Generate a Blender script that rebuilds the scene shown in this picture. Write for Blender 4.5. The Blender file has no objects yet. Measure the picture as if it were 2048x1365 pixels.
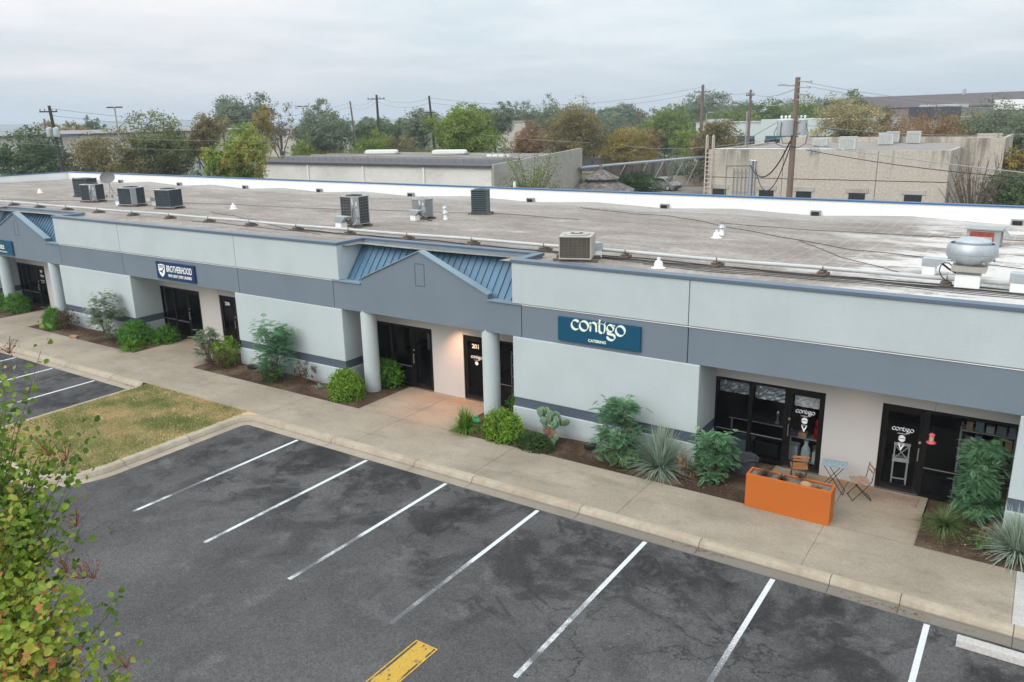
import bpy, math, random
import numpy as np
from mathutils import Vector, Matrix
random.seed(7); RNG = np.random.default_rng(11)
R_ = math.radians
scene = bpy.context.scene
C = scene.collection

# ------------------------------------------------------------------ camera
FPX, YAW, PITCH, ROLL, CAMH = 1588.81, -0.5927, 0.2732, -0.0199, 8.8889
_f = np.array([math.sin(YAW)*math.cos(PITCH), math.cos(YAW)*math.cos(PITCH), -math.sin(PITCH)])
_r = np.array([math.cos(YAW), -math.sin(YAW), 0.0]); _u = np.cross(_r, _f)
_c, _s = math.cos(ROLL), math.sin(ROLL)
CR, CU, CF = _c*_r+_s*_u, -_s*_r+_c*_u, _f
cam = bpy.data.objects.new('camera', bpy.data.cameras.new('camera'))
C.objects.link(cam)
cam.matrix_world = Matrix(((CR[0], CU[0], -CF[0], 0), (CR[1], CU[1], -CF[1], 0), (CR[2], CU[2], -CF[2], CAMH), (0, 0, 0, 1)))
cam.data.sensor_width = 36; cam.data.lens = FPX*36/2048
cam.data.clip_start = 0.1; cam.data.clip_end = 12000
scene.camera = cam

# ------------------------------------------------------------------ world, sun, exposure
SUN_EL, SUN_AZ = R_(38), R_(200)      # azimuth clockwise from +Y : light comes from behind the camera
w = bpy.data.worlds.new('World'); scene.world = w; w.use_nodes = True
nt = w.node_tree; nt.nodes.clear()
N = nt.nodes.new; L = nt.links.new
sky = N('ShaderNodeTexSky'); sky.sky_type = 'NISHITA'; sky.sun_disc = False
sky.sun_elevation = SUN_EL; sky.sun_rotation = SUN_AZ; sky.air_density = 1.0; sky.dust_density = 3.0
bg = N('ShaderNodeBackground'); bg.inputs[1].default_value = 0.12
out = N('ShaderNodeOutputWorld')
tc = N('ShaderNodeTexCoord'); sep = N('ShaderNodeSeparateXYZ'); L(tc.outputs['Generated'], sep.inputs[0])
def wmath(op, a, b=None, c=None, clamp=False):
    n = N('ShaderNodeMath'); n.operation = op; n.use_clamp = clamp
    for i, v in enumerate((a, b, c)):
        if v is None: continue
        if isinstance(v, (int, float)): n.inputs[i].default_value = v
        else: L(v, n.inputs[i])
    return n.outputs[0]
elev = wmath('MAXIMUM', sep.outputs[2], 0.0)
# overcast luminance: brighter toward zenith and toward the veiled sun behind the camera
lum = wmath('MULTIPLY_ADD', elev, 8.8, 6.6)
tosun = wmath('MULTIPLY_ADD', sep.outputs[1], -1.8, 1.8)
tosun = wmath('MULTIPLY', tosun, wmath('MULTIPLY_ADD', elev, 1.5, 0.6))
lum = wmath('ADD', lum, wmath('MAXIMUM', wmath('SUBTRACT', tosun, 1.9), 0.0))
# cloud layer, projected onto a flat ceiling so it streaks toward the horizon
dz = wmath('ADD', elev, 0.10)
cx = wmath('DIVIDE', sep.outputs[0], dz); cy = wmath('DIVIDE', sep.outputs[1], dz)
comb = N('ShaderNodeCombineXYZ'); L(cx, comb.inputs[0]); L(cy, comb.inputs[1])
n1 = N('ShaderNodeTexNoise'); n1.inputs['Scale'].default_value = 0.75; n1.inputs['Detail'].default_value = 7; n1.inputs['Roughness'].default_value = 0.55
L(comb.outputs[0], n1.inputs['Vector'])
r1 = N('ShaderNodeValToRGB'); L(n1.outputs[0], r1.inputs[0])
r1.color_ramp.elements[0].position = 0.40; r1.color_ramp.elements[0].color = (0.86, 0.955, 1.0, 1)
r1.color_ramp.elements[1].position = 0.62; r1.color_ramp.elements[1].color = (1.09, 1.12, 1.14, 1)
n2 = N('ShaderNodeTexNoise'); n2.inputs['Scale'].default_value = 0.16; n2.inputs['Detail'].default_value = 3
L(comb.outputs[0], n2.inputs['Vector'])
r2 = N('ShaderNodeValToRGB'); L(n2.outputs[0], r2.inputs[0])
r2.color_ramp.elements[0].position = 0.38; r2.color_ramp.elements[0].color = (0.90, 0.97, 1.0, 1)
r2.color_ramp.elements[1].position = 0.62; r2.color_ramp.elements[1].color = (1.07, 1.01, 1.01, 1)
def wmix(bt, fac, a, b):
    n = N('ShaderNodeMix'); n.data_type = 'RGBA'; n.blend_type = bt
    if isinstance(fac, (int, float)): n.inputs[0].default_value = fac
    else: L(fac, n.inputs[0])
    for k, v in ((6, a), (7, b)):
        if isinstance(v, tuple): n.inputs[k].default_value = v
        else: L(v, n.inputs[k])
    return n.outputs[2]
cl = wmix('MULTIPLY', 1.0, r1.outputs[0], r2.outputs[0])
vs = N('ShaderNodeVectorMath'); vs.operation = 'SCALE'; L(cl, vs.inputs[0]); L(lum, vs.inputs['Scale'])
# a thin band of bluer air low on the horizon
hz = wmath('SUBTRACT', 1.0, wmath('DIVIDE', elev, 0.055), clamp=True)
skyc = wmix('MIX', wmath('MULTIPLY', hz, 0.45), vs.outputs[0], (4.6, 5.7, 6.4, 1))
fin = wmix('MIX', 0.94, sky.outputs[0], skyc)
L(fin, bg.inputs[0]); L(bg.outputs[0], out.inputs[0])

sd = bpy.data.lights.new('sun', 'SUN'); sd.energy = 1.4; sd.angle = R_(40); sd.color = (1.0, 0.965, 0.92)
sun = bpy.data.objects.new('sun', sd); C.objects.link(sun)
dirv = Vector((math.sin(SUN_AZ)*math.cos(SUN_EL), math.cos(SUN_AZ)*math.cos(SUN_EL), math.sin(SUN_EL)))
sun.rotation_euler = dirv.to_track_quat('Z', 'Y').to_euler()
vsn = scene.view_settings
vsn.view_transform = 'Standard'; vsn.look = 'None'; vsn.gamma = 1; vsn.use_curve_mapping = False; vsn.exposure = 0.0

# ------------------------------------------------------------------ helpers
def ray(px, py):
    return CF + CR*(px-1024)/FPX + CU*(682.5-py)/FPX
def un(px, py, ax, v):
    d = ray(px, py); o = np.array([0, 0, CAMH]); i = 'xyz'.index(ax)
    t = (v-o[i])/d[i]
    return o+t*d
def G(px, py, z=0.15):
    p = un(px, py, 'z', z); return float(p[0]), float(p[1])
def far(px, py, dist):
    d = ray(px, py); h = math.hypot(d[0], d[1]); p = d/h*dist
    return float(p[0]), float(p[1]), float(CAMH+p[2])
def roofz(y): return 5.03-0.0326*(y-18.4)
def RF(px, py, dz=0.0):
    z = 4.9
    for _ in range(8):
        p = un(px, py, 'z', z); z = roofz(p[1])+dz
    return float(p[0]), float(p[1]), z

class MB:
    def __init__(s): s.v = []; s.f = []; s.m = []
    def add(s, vs, fs, m=0):
        b = len(s.v); s.v += [tuple(map(float, q)) for q in vs]
        s.f += [tuple(b+i for i in f) for f in fs]; s.m += [m]*len(fs); return s
    def box(s, x0, x1, y0, y1, z0, z1, m=0, M=None):
        vs = [(x, y, z) for x in (x0, x1) for y in (y0, y1) for z in (z0, z1)]
        if M is not None: vs = [tuple(M @ Vector(q)) for q in vs]
        return s.add(vs, [(0, 1, 3, 2), (4, 6, 7, 5), (0, 4, 5, 1), (2, 3, 7, 6), (0, 2, 6, 4), (1, 5, 7, 3)], m)
    def bar(s, a, b, wd, th, m=0, up=(0, 0, 1)):
        a = Vector(a); b = Vector(b); d = (b-a); l = d.length; d.normalize()
        upv = Vector(up)
        if abs(d.dot(upv)) > .98: upv = Vector((0, 1, 0))
        x = d.cross(upv).normalized(); z = x.cross(d)
        M = Matrix.Translation(a) @ Matrix((x, d, z)).transposed().to_4x4()
        return s.box(-wd/2, wd/2, 0, l, -th/2, th/2, m, M)
    def cyl(s, a, b, r0, r1=None, n=10, m=0, cap=True):
        r1 = r0 if r1 is None else r1
        a = Vector(a); b = Vector(b); d = (b-a).normalized()
        t = Vector((1, 0, 0)) if abs(d.x) < .8 else Vector((0, 1, 0))
        x = d.cross(t).normalized(); y = d.cross(x)
        vs = []
        for c0, r in ((a, r0), (b, r1)):
            for k in range(n):
                q = 2*math.pi*k/n; vs.append(c0+x*(r*math.cos(q))+y*(r*math.sin(q)))
        fs = [(k, (k+1) % n, n+(k+1) % n, n+k) for k in range(n)]
        if cap: fs += [tuple(range(n-1, -1, -1)), tuple(range(n, 2*n))]
        return s.add(vs, fs, m)
    def tube(s, pts, r, n=6, m=0):
        pts = [Vector(p) for p in pts]; k = len(pts)
        rr = r if isinstance(r, (list, tuple)) else [r]*k
        vs = []; x = None
        for i, p in enumerate(pts):
            d = (pts[min(i+1, k-1)]-pts[max(i-1, 0)]).normalized()
            if x is None:
                t = Vector((0, 0, 1)) if abs(d.z) < .9 else Vector((1, 0, 0)); x = d.cross(t).normalized()
            else:
                x = (x-d*x.dot(d)).normalized()
            y = d.cross(x)
            for j in range(n):
                q = 2*math.pi*j/n; vs.append(p+x*(rr[i]*math.cos(q))+y*(rr[i]*math.sin(q)))
        fs = [(i*n+j, i*n+(j+1) % n, (i+1)*n+(j+1) % n, (i+1)*n+j) for i in range(k-1) for j in range(n)]
        fs += [tuple(range(n-1, -1, -1)), tuple((k-1)*n+j for j in range(n))]
        return s.add(vs, fs, m)
    def lathe(s, prof, c=(0, 0, 0), n=20, m=0, sy=1.0):
        vs = []
        for r, z in prof:
            for j in range(n):
                q = 2*math.pi*j/n; vs.append((c[0]+r*math.cos(q), c[1]+r*math.sin(q)*sy, c[2]+z))
        k = len(prof)
        fs = [(i*n+j, i*n+(j+1) % n, (i+1)*n+(j+1) % n, (i+1)*n+j) for i in range(k-1) for j in range(n)]
        if prof[0][0] > 1e-4: fs.append(tuple(range(n-1, -1, -1)))
        if prof[-1][0] > 1e-4: fs.append(tuple((k-1)*n+j for j in range(n)))
        return s.add(vs, fs, m)
    def prism(s, poly, y0, y1, m=0):
        """poly in (x,z), extruded along y"""
        n = len(poly); vs = [(x, y0, z) for x, z in poly]+[(x, y1, z) for x, z in poly]
        fs = [tuple(range(n)), tuple(range(2*n-1, n-1, -1))]+[(i, n+i, n+(i+1) % n, (i+1) % n) for i in range(n)]
        return s.add(vs, fs, m)
    def xf(s, M, start=0):
        for i in range(start, len(s.v)): s.v[i] = tuple(M @ Vector(s.v[i]))
        return s
    def build(s, name, mats, parent=None, smooth=False, bevel=0.0):
        me = bpy.data.meshes.new(name); me.from_pydata(s.v, [], s.f); me.update()
        mats = mats if isinstance(mats, (list, tuple)) else [mats]
        for q in mats: me.materials.append(q)
        if len(mats) > 1: me.polygons.foreach_set('material_index', s.m)
        if smooth: me.polygons.foreach_set('use_smooth', [True]*len(me.polygons))
        o = bpy.data.objects.new(name, me); C.objects.link(o)
        if parent is not None: attach(o, parent)
        if bevel:
            b = o.modifiers.new('bevel', 'BEVEL'); b.width = bevel; b.segments = 2; b.limit_method = 'ANGLE'
        if smooth:
            try: me.set_sharp_from_angle(angle=R_(38))
            except Exception: pass
        return o

def attach(o, parent):
    o.parent = parent
    if parent.get('_world'): o.location = -Vector(parent.location)
def empty(name, loc=(0, 0, 0), rz=0.0, world=False):
    o = bpy.data.objects.new(name, None); o.empty_display_size = .2; C.objects.link(o)
    o.location = loc; o.rotation_euler = (0, 0, rz)
    if world: o['_world'] = 1
    return o
def tag(o, label, cat, group=None):
    o['label'] = label; o['category'] = cat
    if group: o['group'] = group
    return o
def struct(o): o['kind'] = 'structure'; return o
def stuff(o, label=None, cat=None):
    o['kind'] = 'stuff'
    if label: o['label'] = label; o['category'] = cat
    return o
def kids(o): return [c for c in bpy.data.objects if c.parent == o]
def copy_tree(o, parent=None):
    c = o.copy(); C.objects.link(c)
    if parent is not None: c.parent = parent
    for ch in kids(o): copy_tree(ch, c)
    return c

# ------------------------------------------------------------------ materials
def srgb(r, g, b):
    f = lambda c: (c/255/12.92) if c <= 10 else ((c/255+.055)/1.055)**2.4
    return (f(r), f(g), f(b))
MC = {}
def mat(name, col, rough=0.7, metal=0.0, var=0.12, scale=3.0, bump=0.0, bscale=40.0, col2=None, spec=0.4, stretch=None, detail=5):
    if name in MC: return MC[name]
    m = bpy.data.materials.new(name); m.use_nodes = True; t = m.node_tree
    p = t.nodes['Principled BSDF']; p.inputs['Roughness'].default_value = rough; p.inputs['Metallic'].default_value = metal
    p.inputs['Specular IOR Level'].default_value = spec
    co = t.nodes.new('ShaderNodeTexCoord'); src = co.outputs['Object']
    if stretch:
        mp = t.nodes.new('ShaderNodeMapping'); mp.inputs['Scale'].default_value = stretch
        t.links.new(src, mp.inputs[0]); src = mp.outputs[0]
    nz = t.nodes.new('ShaderNodeTexNoise'); nz.inputs['Scale'].default_value = scale; nz.inputs['Detail'].default_value = detail
    nz.inputs['Roughness'].default_value = .6
    t.links.new(src, nz.inputs['Vector'])
    rp = t.nodes.new('ShaderNodeValToRGB'); t.links.new(nz.outputs[0], rp.inputs[0])
    a = rp.color_ramp.elements[0]; b = rp.color_ramp.elements[1]; a.position = .3; b.position = .7
    c2 = col2 if col2 else tuple(min(1, c*(1+var)) for c in col)
    c1 = col if col2 else tuple(c*(1-var) for c in col)
    a.color = (*c1, 1); b.color = (*c2, 1)
    t.links.new(rp.outputs[0], p.inputs['Base Color'])
    if bump:
        nb = t.nodes.new('ShaderNodeTexNoise'); nb.inputs['Scale'].default_value = bscale; nb.inputs['Detail'].default_value = 3
        t.links.new(co.outputs['Object'], nb.inputs['Vector'])
        bp = t.nodes.new('ShaderNodeBump'); bp.inputs['Strength'].default_value = bump; bp.inputs['Distance'].default_value = .02
        t.links.new(nb.outputs[0], bp.inputs['Height']); t.links.new(bp.outputs[0], p.inputs['Normal'])
    MC[name] = m; return m
class NT:
    """tiny node-graph helper for the richer surfaces"""
    def __init__(s, name, rough=.8, spec=.3):
        s.m = bpy.data.materials.new(name); s.m.use_nodes = True; s.t = s.m.node_tree
        s.p = s.t.nodes['Principled BSDF']; s.p.inputs['Roughness'].default_value = rough
        s.p.inputs['Specular IOR Level'].default_value = spec
        s.co = s.t.nodes.new('ShaderNodeTexCoord').outputs['Object']
        s.sep = s.t.nodes.new('ShaderNodeSeparateXYZ'); s.l(s.co, s.sep.inputs[0])
        s.x, s.y, s.z = s.sep.outputs
    def l(s, a, b): s.t.links.new(a, b)
    def math(s, op, a, b=None, c=None, clamp=False):
        n = s.t.nodes.new('ShaderNodeMath'); n.operation = op; n.use_clamp = clamp
        for i, v in enumerate((a, b, c)):
            if v is None: continue
            if isinstance(v, (int, float)): n.inputs[i].default_value = v
            else: s.l(v, n.inputs[i])
        return n.outputs[0]
    def noise(s, scale, detail=4, rough=.6, stretch=None, off=(0, 0, 0), dist=0.0):
        mp = s.t.nodes.new('ShaderNodeMapping'); mp.inputs['Scale'].default_value = stretch or (1, 1, 1); mp.inputs['Location'].default_value = off
        s.l(s.co, mp.inputs[0])
        n = s.t.nodes.new('ShaderNodeTexNoise'); n.inputs['Scale'].default_value = scale; n.inputs['Detail'].default_value = detail
        n.inputs['Roughness'].default_value = rough; n.inputs['Distortion'].default_value = dist
        s.l(mp.outputs[0], n.inputs['Vector']); return n.outputs[0]
    def vor(s, scale, feature='DISTANCE_TO_EDGE', warp=0.0):
        v = s.t.nodes.new('ShaderNodeTexVoronoi'); v.feature = feature; v.inputs['Scale'].default_value = scale
        src = s.co
        if warp:
            n = s.t.nodes.new('ShaderNodeTexNoise'); n.inputs['Scale'].default_value = 1.3; n.inputs['Detail'].default_value = 5; s.l(s.co, n.inputs['Vector'])
            a = s.t.nodes.new('ShaderNodeVectorMath'); a.operation = 'SCALE'; s.l(n.outputs['Color'], a.inputs[0]); a.inputs['Scale'].default_value = warp
            b = s.t.nodes.new('ShaderNodeVectorMath'); b.operation = 'ADD'; s.l(s.co, b.inputs[0]); s.l(a.outputs[0], b.inputs[1]); src = b.outputs[0]
        s.l(src, v.inputs['Vector']); return v.outputs['Distance']
    def cell(s, scale):
        v = s.t.nodes.new('ShaderNodeTexVoronoi'); v.inputs['Scale'].default_value = scale; s.l(s.co, v.inputs['Vector'])
        q = s.t.nodes.new('ShaderNodeSeparateColor'); s.l(v.outputs['Color'], q.inputs[0]); return q.outputs[0]
    def step(s, v, lo, hi):
        n = s.t.nodes.new('ShaderNodeMapRange'); n.interpolation_type = 'SMOOTHSTEP'; s.l(v, n.inputs[0])
        n.inputs[1].default_value = lo; n.inputs[2].default_value = hi; return n.outputs[0]
    def mix(s, fac, a, b, bt='MIX'):
        n = s.t.nodes.new('ShaderNodeMix'); n.data_type = 'RGBA'; n.blend_type = bt
        if isinstance(fac, (int, float)): n.inputs[0].default_value = fac
        else: s.l(fac, n.inputs[0])
        for k, v in ((6, a), (7, b)):
            if isinstance(v, tuple): n.inputs[k].default_value = (*v[:3], 1)
            else: s.l(v, n.inputs[k])
        return n.outputs[2]
    def bump(s, h, st=.4, dist=.02):
        b = s.t.nodes.new('ShaderNodeBump'); b.inputs['Strength'].default_value = st; b.inputs['Distance'].default_value = dist
        s.l(h, b.inputs['Height']); s.l(b.outputs[0], s.p.inputs['Normal'])
    def done(s, col):
        s.l(col, s.p.inputs['Base Color']); return s.m

# asphalt
a = NT('asphalt', .9, .2)
base = a.mix(a.step(a.noise(.28, 5), .32, .7), (.047, .046, .046), (.073, .071, .069))
head = a.step(a.y, 8.0, 12.5)
base = a.mix(a.math('MULTIPLY', a.step(a.noise(.55, 6, .6, off=(3, 9, 0), dist=.7), .47, .60), a.math('MULTIPLY_ADD', head, .75, .14)), base, (.026, .025, .026))
e1 = a.math('SUBTRACT', 1.0, a.step(a.math('ABSOLUTE', a.math('SUBTRACT', a.noise(.42, 5, .55, off=(13, 2, 0), dist=1.0), .5)), .0, .022))
base = a.mix(a.math('MULTIPLY', a.math('MULTIPLY', e1, a.step(a.noise(.7, 4, off=(2, 7, 1)), .42, .6)), a.math('MULTIPLY_ADD', head, .75, .10)), base, (.019, .018, .020))
e2 = a.math('SUBTRACT', 1.0, a.step(a.math('ABSOLUTE', a.math('SUBTRACT', a.noise(.75, 6, .6, off=(31, 22, 0), dist=1.4), .47)), .0, .018))
base = a.mix(a.math('MULTIPLY', a.math('MULTIPLY', e2, a.step(a.noise(.5, 3, off=(8, 3, 1)), .48, .6)), a.math('MULTIPLY', head, .5)), base, (.026, .025, .027))
base = a.mix(a.math('MULTIPLY', a.step(a.noise(1.1, 5, off=(7, 1, 0)), .54, .72), .45), base, (.108, .105, .103))
fine = a.noise(60, 3, .8)
base = a.mix(a.step(fine, .25, .8), base, a.mix(1.0, base, (1.6, 1.6, 1.6), 'MULTIPLY'))
base = a.mix(a.math('MULTIPLY', a.step(a.noise(9, 5, .8), .55, .75), .35), base, (.033, .033, .034))
gr = a.cell(34); base = a.mix(.38, base, a.mix(1.0, base, a.mix(gr, (.45, .45, .46), (1.75, 1.74, 1.72)), 'MULTIPLY'))
gr2 = a.cell(75); base = a.mix(.40, base, a.mix(1.0, base, a.mix(gr2, (.45, .45, .46), (1.7, 1.7, 1.7)), 'MULTIPLY'))
spk = a.math('LESS_THAN', a.vor(4.5, 'F1'), .042)
spk2 = a.math('MULTIPLY', spk, a.step(a.noise(2.3, 2, off=(1, 1, 5)), .56, .6))
base = a.mix(a.math('MULTIPLY', spk2, .75), base, (.34, .32, .27))
cen = a.math('SUBTRACT', 1.0, a.step(a.math('ABSOLUTE', a.math('SUBTRACT', a.math('FRACT', a.math('DIVIDE', a.math('ADD', a.x, 17.23), 2.74)), .5)), .06, .36))
oil = a.math('MULTIPLY', a.math('MULTIPLY', cen, a.step(a.math('MULTIPLY_ADD', a.noise(.8, 4, off=(5, 2, 2)), 1.5, a.y), 11.6, 13.6)), a.step(a.noise(2.2, 5, .7, off=(9, 1, 4)), .40, .60))
base = a.mix(a.math('MULTIPLY', oil, .7), base, (.018, .017, .018))
drp = a.math('MULTIPLY', a.math('MULTIPLY', a.math('LESS_THAN', a.vor(2.1, 'F1'), .10), cen), a.step(a.y, 9.5, 11))
base = a.mix(a.math('MULTIPLY', drp, .6), base, (.02, .02, .02))
crk = a.math('LESS_THAN', a.vor(.13, warp=2.2), .0022)
base = a.mix(a.math('MULTIPLY', a.math('MULTIPLY', crk, a.step(a.noise(.3, 3, off=(4, 4, 9)), .52, .58)), .7), base, (.018, .018, .018))
a.bump(fine, .5, .01); M_ASPH = a.done(base)
# worn stall paint : fades out toward the aisle end
a = NT('worn_white_paint', .85, .25)
wr = a.math('MULTIPLY_ADD', a.step(a.y, 12.6, 9.6), -.0, 0.0)
pt = a.mix(a.step(a.noise(20, 5, .7), .3, .75), (.50, .52, .53), (.66, .69, .70))
fd = a.math('MULTIPLY', a.math('SUBTRACT', 1.0, a.step(a.y, 10.5, 13.9)), a.step(a.noise(.9, 3, off=(5, 1, 1)), .30, .56))
edg = a.math('SUBTRACT', 1.0, a.step(a.y, 9.2, 9.55))
mixf = a.math('MULTIPLY', a.step(a.math('ADD', a.noise(34, 4, .8), a.math('MULTIPLY_ADD', fd, .30, -.12)), .46, .62), a.math('MULTIPLY_ADD', fd, .85, .10))
M_WPAINT = a.done(a.mix(mixf, pt, (.085, .085, .088)))
# roof membrane
a = NT('built_up_roofing', .9, .2)
st = a.noise(.55, 7, .68, stretch=(.55, 1.25, 1), dist=.4)
base = a.mix(a.step(st, .3, .72), (.205, .176, .154), (.325, .292, .262))
base = a.mix(a.math('MULTIPLY', a.step(a.noise(2.6, 5, .75, stretch=(.3, 1.7, 1)), .55, .68), .5), base, (.145, .128, .115))
base = a.mix(a.math('MULTIPLY', a.step(a.noise(.8, 6, .7, stretch=(.5, 1.3, 1), off=(4, 4, 0), dist=.5), .56, .70), .6), base, (.46, .44, .41))
base = a.mix(.6, base, a.mix(1.0, base, a.mix(a.cell(11), (.72, .71, .70), (1.3, 1.3, 1.3)), 'MULTIPLY'))
lap = a.math('LESS_THAN', a.math('ABSOLUTE', a.math('SUBTRACT', a.math('FRACT', a.math('ADD', a.math('DIVIDE', a.y, .93), a.math('MULTIPLY', a.noise(.4, 2), .3))), .5)), .014)
base = a.mix(a.math('MULTIPLY', a.math('MULTIPLY', lap, a.step(a.noise(.9, 3, off=(3, 3, 3)), .45, .6)), .5), base, (.12, .11, .10))
crk = a.math('LESS_THAN', a.vor(.16, warp=2.4), .004)
base = a.mix(a.math('MULTIPLY', a.math('MULTIPLY', crk, a.step(a.y, 24, 33)), .55), base, (.13, .12, .11))
rgt = a.step(a.math('MULTIPLY_ADD', a.noise(.35, 5, .6), 14.0, a.x), 1.2, 5.4)
gl = a.math('LESS_THAN', a.math('ABSOLUTE', a.math('SUBTRACT', a.math('FRACT', a.math('DIVIDE', a.x, .52)), .5)), .05)
base = a.mix(a.math('MULTIPLY', gl, a.math('MULTIPLY', a.step(a.math('MULTIPLY_ADD', a.noise(.5, 3), 8.0, a.x), -6, 2), .26)), base, (.52, .50, .47))
base = a.mix(a.math('MULTIPLY', a.math('MULTIPLY', rgt, a.step(a.noise(.75, 6, .7, stretch=(.6, 1.2, 1), off=(9, 9, 0), dist=.5), .42, .52)), .85), base, (.60, .585, .56))
base = a.mix(a.math('MULTIPLY', a.step(a.math('MULTIPLY_ADD', a.noise(.6, 4), 3.0, a.y), 36.2, 38.4), .5), base, (.40, .40, .38))
a.bump(a.noise(9, 5, .7), .5, .02); M_ROOF = a.done(base)
# concrete walk
def concrete(name, c1, c2, stain, sc=1.0, rough=.85, rust=False):
    a = NT(name, rough, .25)
    b = a.mix(a.step(a.noise(.5*sc, 6, .6), .3, .72), c1, c2)
    b = a.mix(a.math('MULTIPLY', a.step(a.noise(.8*sc, 5, .7, stretch=(.5, 1.4, 1), off=(5, 3, 1)), .48, .72), .55), b, stain)
    b = a.mix(a.math('MULTIPLY', a.step(a.noise(2.4*sc, 6, .7, off=(1, 8, 1)), .52, .70), .30), b, stain)
    if rust:
        dn = a.math('MULTIPLY', a.step(a.math('MULTIPLY_ADD', a.noise(1.1, 5, off=(2, 5, 5)), 1.6, a.y), 19.2, 20.1), a.step(a.noise(1.7, 5, .7, off=(6, 6, 6)), .42, .62))
        b = a.mix(a.math('MULTIPLY', dn, .7), b, (.36, .20, .09))
        ps = a.math('MULTIPLY', a.step(a.y, 16.7, 17.2), a.step(a.noise(.9, 4, off=(1, 9, 2)), .4, .7)); b = a.mix(a.math('MULTIPLY', ps, .35), b, (.34, .24, .15))
    b = a.mix(.55, b, a.mix(1.0, b, a.mix(a.cell(40), (.80, .80, .80), (1.2, 1.2, 1.2)), 'MULTIPLY'))
    a.bump(a.noise(45, 3), .25, .01); return a.done(b)
M_WALK = concrete('sidewalk_concrete', (.262, .224, .172), (.340, .295, .230), (.165, .148, .120), rust=True)
a = NT('curb_concrete', .88, .2)
b = a.mix(a.step(a.noise(1.1, 6, .65), .3, .72), (.285, .24, .18), (.375, .33, .26))
b = a.mix(a.math('MULTIPLY', a.step(a.noise(5, 5, .7, stretch=(1.2, 1, .3)), .45, .68), .32), b, (.20, .155, .10))
low = a.math('SUBTRACT', 1.0, a.step(a.z, .025, .075))
rx_ = a.step(a.math('MULTIPLY_ADD', a.noise(.25, 3), 6.0, a.x), -14, -2)
b = a.mix(a.math('MULTIPLY', low, a.math('MULTIPLY_ADD', rx_, .70, .18)), b, (.135, .125, .11))
b = a.mix(a.math('MULTIPLY', a.math('SUBTRACT', 1.0, a.step(a.math('ABSOLUTE', a.math('SUBTRACT', a.z, .028)), .0, .018)), .45), b, (.10, .08, .055))
b = a.mix(a.step(a.noise(60, 2, .7), .2, .9), b, a.mix(1.0, b, (1.25, 1.25, 1.25), 'MULTIPLY'))
a.bump(a.noise(40, 3), .3, .01); M_CURB = a.done(b)
M_NEWC = concrete('pale_concrete', (.40, .385, .36), (.47, .455, .43), (.33, .31, .29))
M_CONW = concrete('weathered_concrete_wall', (.33, .31, .275), (.42, .405, .37), (.24, .23, .21), .6)
M_CONS = concrete('white_concrete_wall', (.56, .55, .51), (.66, .65, .61), (.40, .39, .35), .5)
# tan pebble-faced precast, dark streaks running down from the top
a = NT('pebble_dash_panel', .95, .15)
b = a.mix(a.step(a.noise(6, 4, .8), .35, .68), (.44, .40, .34), (.56, .515, .445))
b = a.mix(a.math('MULTIPLY', a.step(a.noise(10, 3, .8), .5, .68), .6), b, (.25, .22, .18))
strk = a.math('MULTIPLY', a.step(a.noise(.9, 5, .7, stretch=(1, 1, .12)), .46, .66), a.step(a.z, 4.0, 6.4))
b = a.mix(a.math('MULTIPLY', strk, .8), b, (.17, .15, .12))
a.bump(a.noise(12, 3, .8), .8, .05); M_TAN = a.done(b)
# bark mulch / soil
a = NT('mulch', .95, .1)
b = a.mix(a.step(a.noise(1.1, 4), .4, .7), (.050, .034, .024), (.115, .083, .058))
b = a.mix(a.step(a.noise(22, 4, .8), .4, .7), b, a.mix(1.0, b, (1.9, 1.8, 1.7), 'MULTIPLY'))
b = a.mix(a.math('MULTIPLY', a.math('LESS_THAN', a.vor(14, 'F1'), .14), a.step(a.noise(3, 3, off=(2, 2, 2)), .5, .6)), b, (.24, .15, .085))
a.bump(a.noise(30, 4, .8), 1.0, .03); M_MULCH = a.done(b)
# lawn base
a = NT('lawn_soil', .95, .1)
b = a.mix(a.step(a.noise(.8, 5, .6, stretch=(.6, 1, 1)), .42, .62), (.17, .175, .07), (.46, .33, .19))
b = a.mix(a.step(a.noise(25, 4, .8), .3, .75), b, a.mix(1.0, b, (1.5, 1.5, 1.4), 'MULTIPLY'))
a.bump(a.noise(40, 3), .8, .03); M_LAWN = a.done(b)
a = NT('dry_field', .95, .1)
b = a.mix(a.step(a.noise(.03, 6, .6), .4, .62), (.085, .095, .045), (.25, .20, .125))
b = a.mix(a.step(a.noise(.4, 5, .7), .35, .7), b, a.mix(1.0, b, (.62, .7, .6), 'MULTIPLY'))
M_FIELD = a.done(b)
# painted metal etc
STUCCO = dict(rough=.82, bump=.22, bscale=26, spec=.25)
def stucco(name, col, dirt=.10):
    a = NT(name, .85, .2)
    b = a.mix(a.step(a.noise(.6, 6, .6), .3, .7), tuple(c*.955 for c in col), tuple(min(1, c*1.035) for c in col))
    streak = a.math('MULTIPLY', a.step(a.noise(1.6, 5, .75, stretch=(1.6, 1.6, .10)), .52, .72), a.step(a.noise(.5, 3, off=(3, 1, 2)), .4, .65))
    b = a.mix(a.math('MULTIPLY', streak, dirt), b, tuple(c*.55 for c in col))
    splash = a.math('MULTIPLY', a.math('SUBTRACT', 1.0, a.step(a.math('MULTIPLY_ADD', a.noise(3, 4, .7), -.35, a.z), .0, .28)), .45)
    b = a.mix(splash, b, (.20, .165, .125))
    b = a.mix(.12, b, a.mix(1.0, b, a.mix(a.cell(30), (.88, .88, .88), (1.12, 1.12, 1.12)), 'MULTIPLY'))
    a.bump(a.noise(26, 3), .22, .02); return a.done(b)
M_LIGHT = stucco('pale_blue_stucco', (.462, .522, .530))
M_BAND = stucco('slate_grey_stucco', (.165, .206, .242), .12)
M_STRIPE = mat('dark_slate_paint', (.085, .11, .145), var=.05, scale=.7, **STUCCO)
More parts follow.
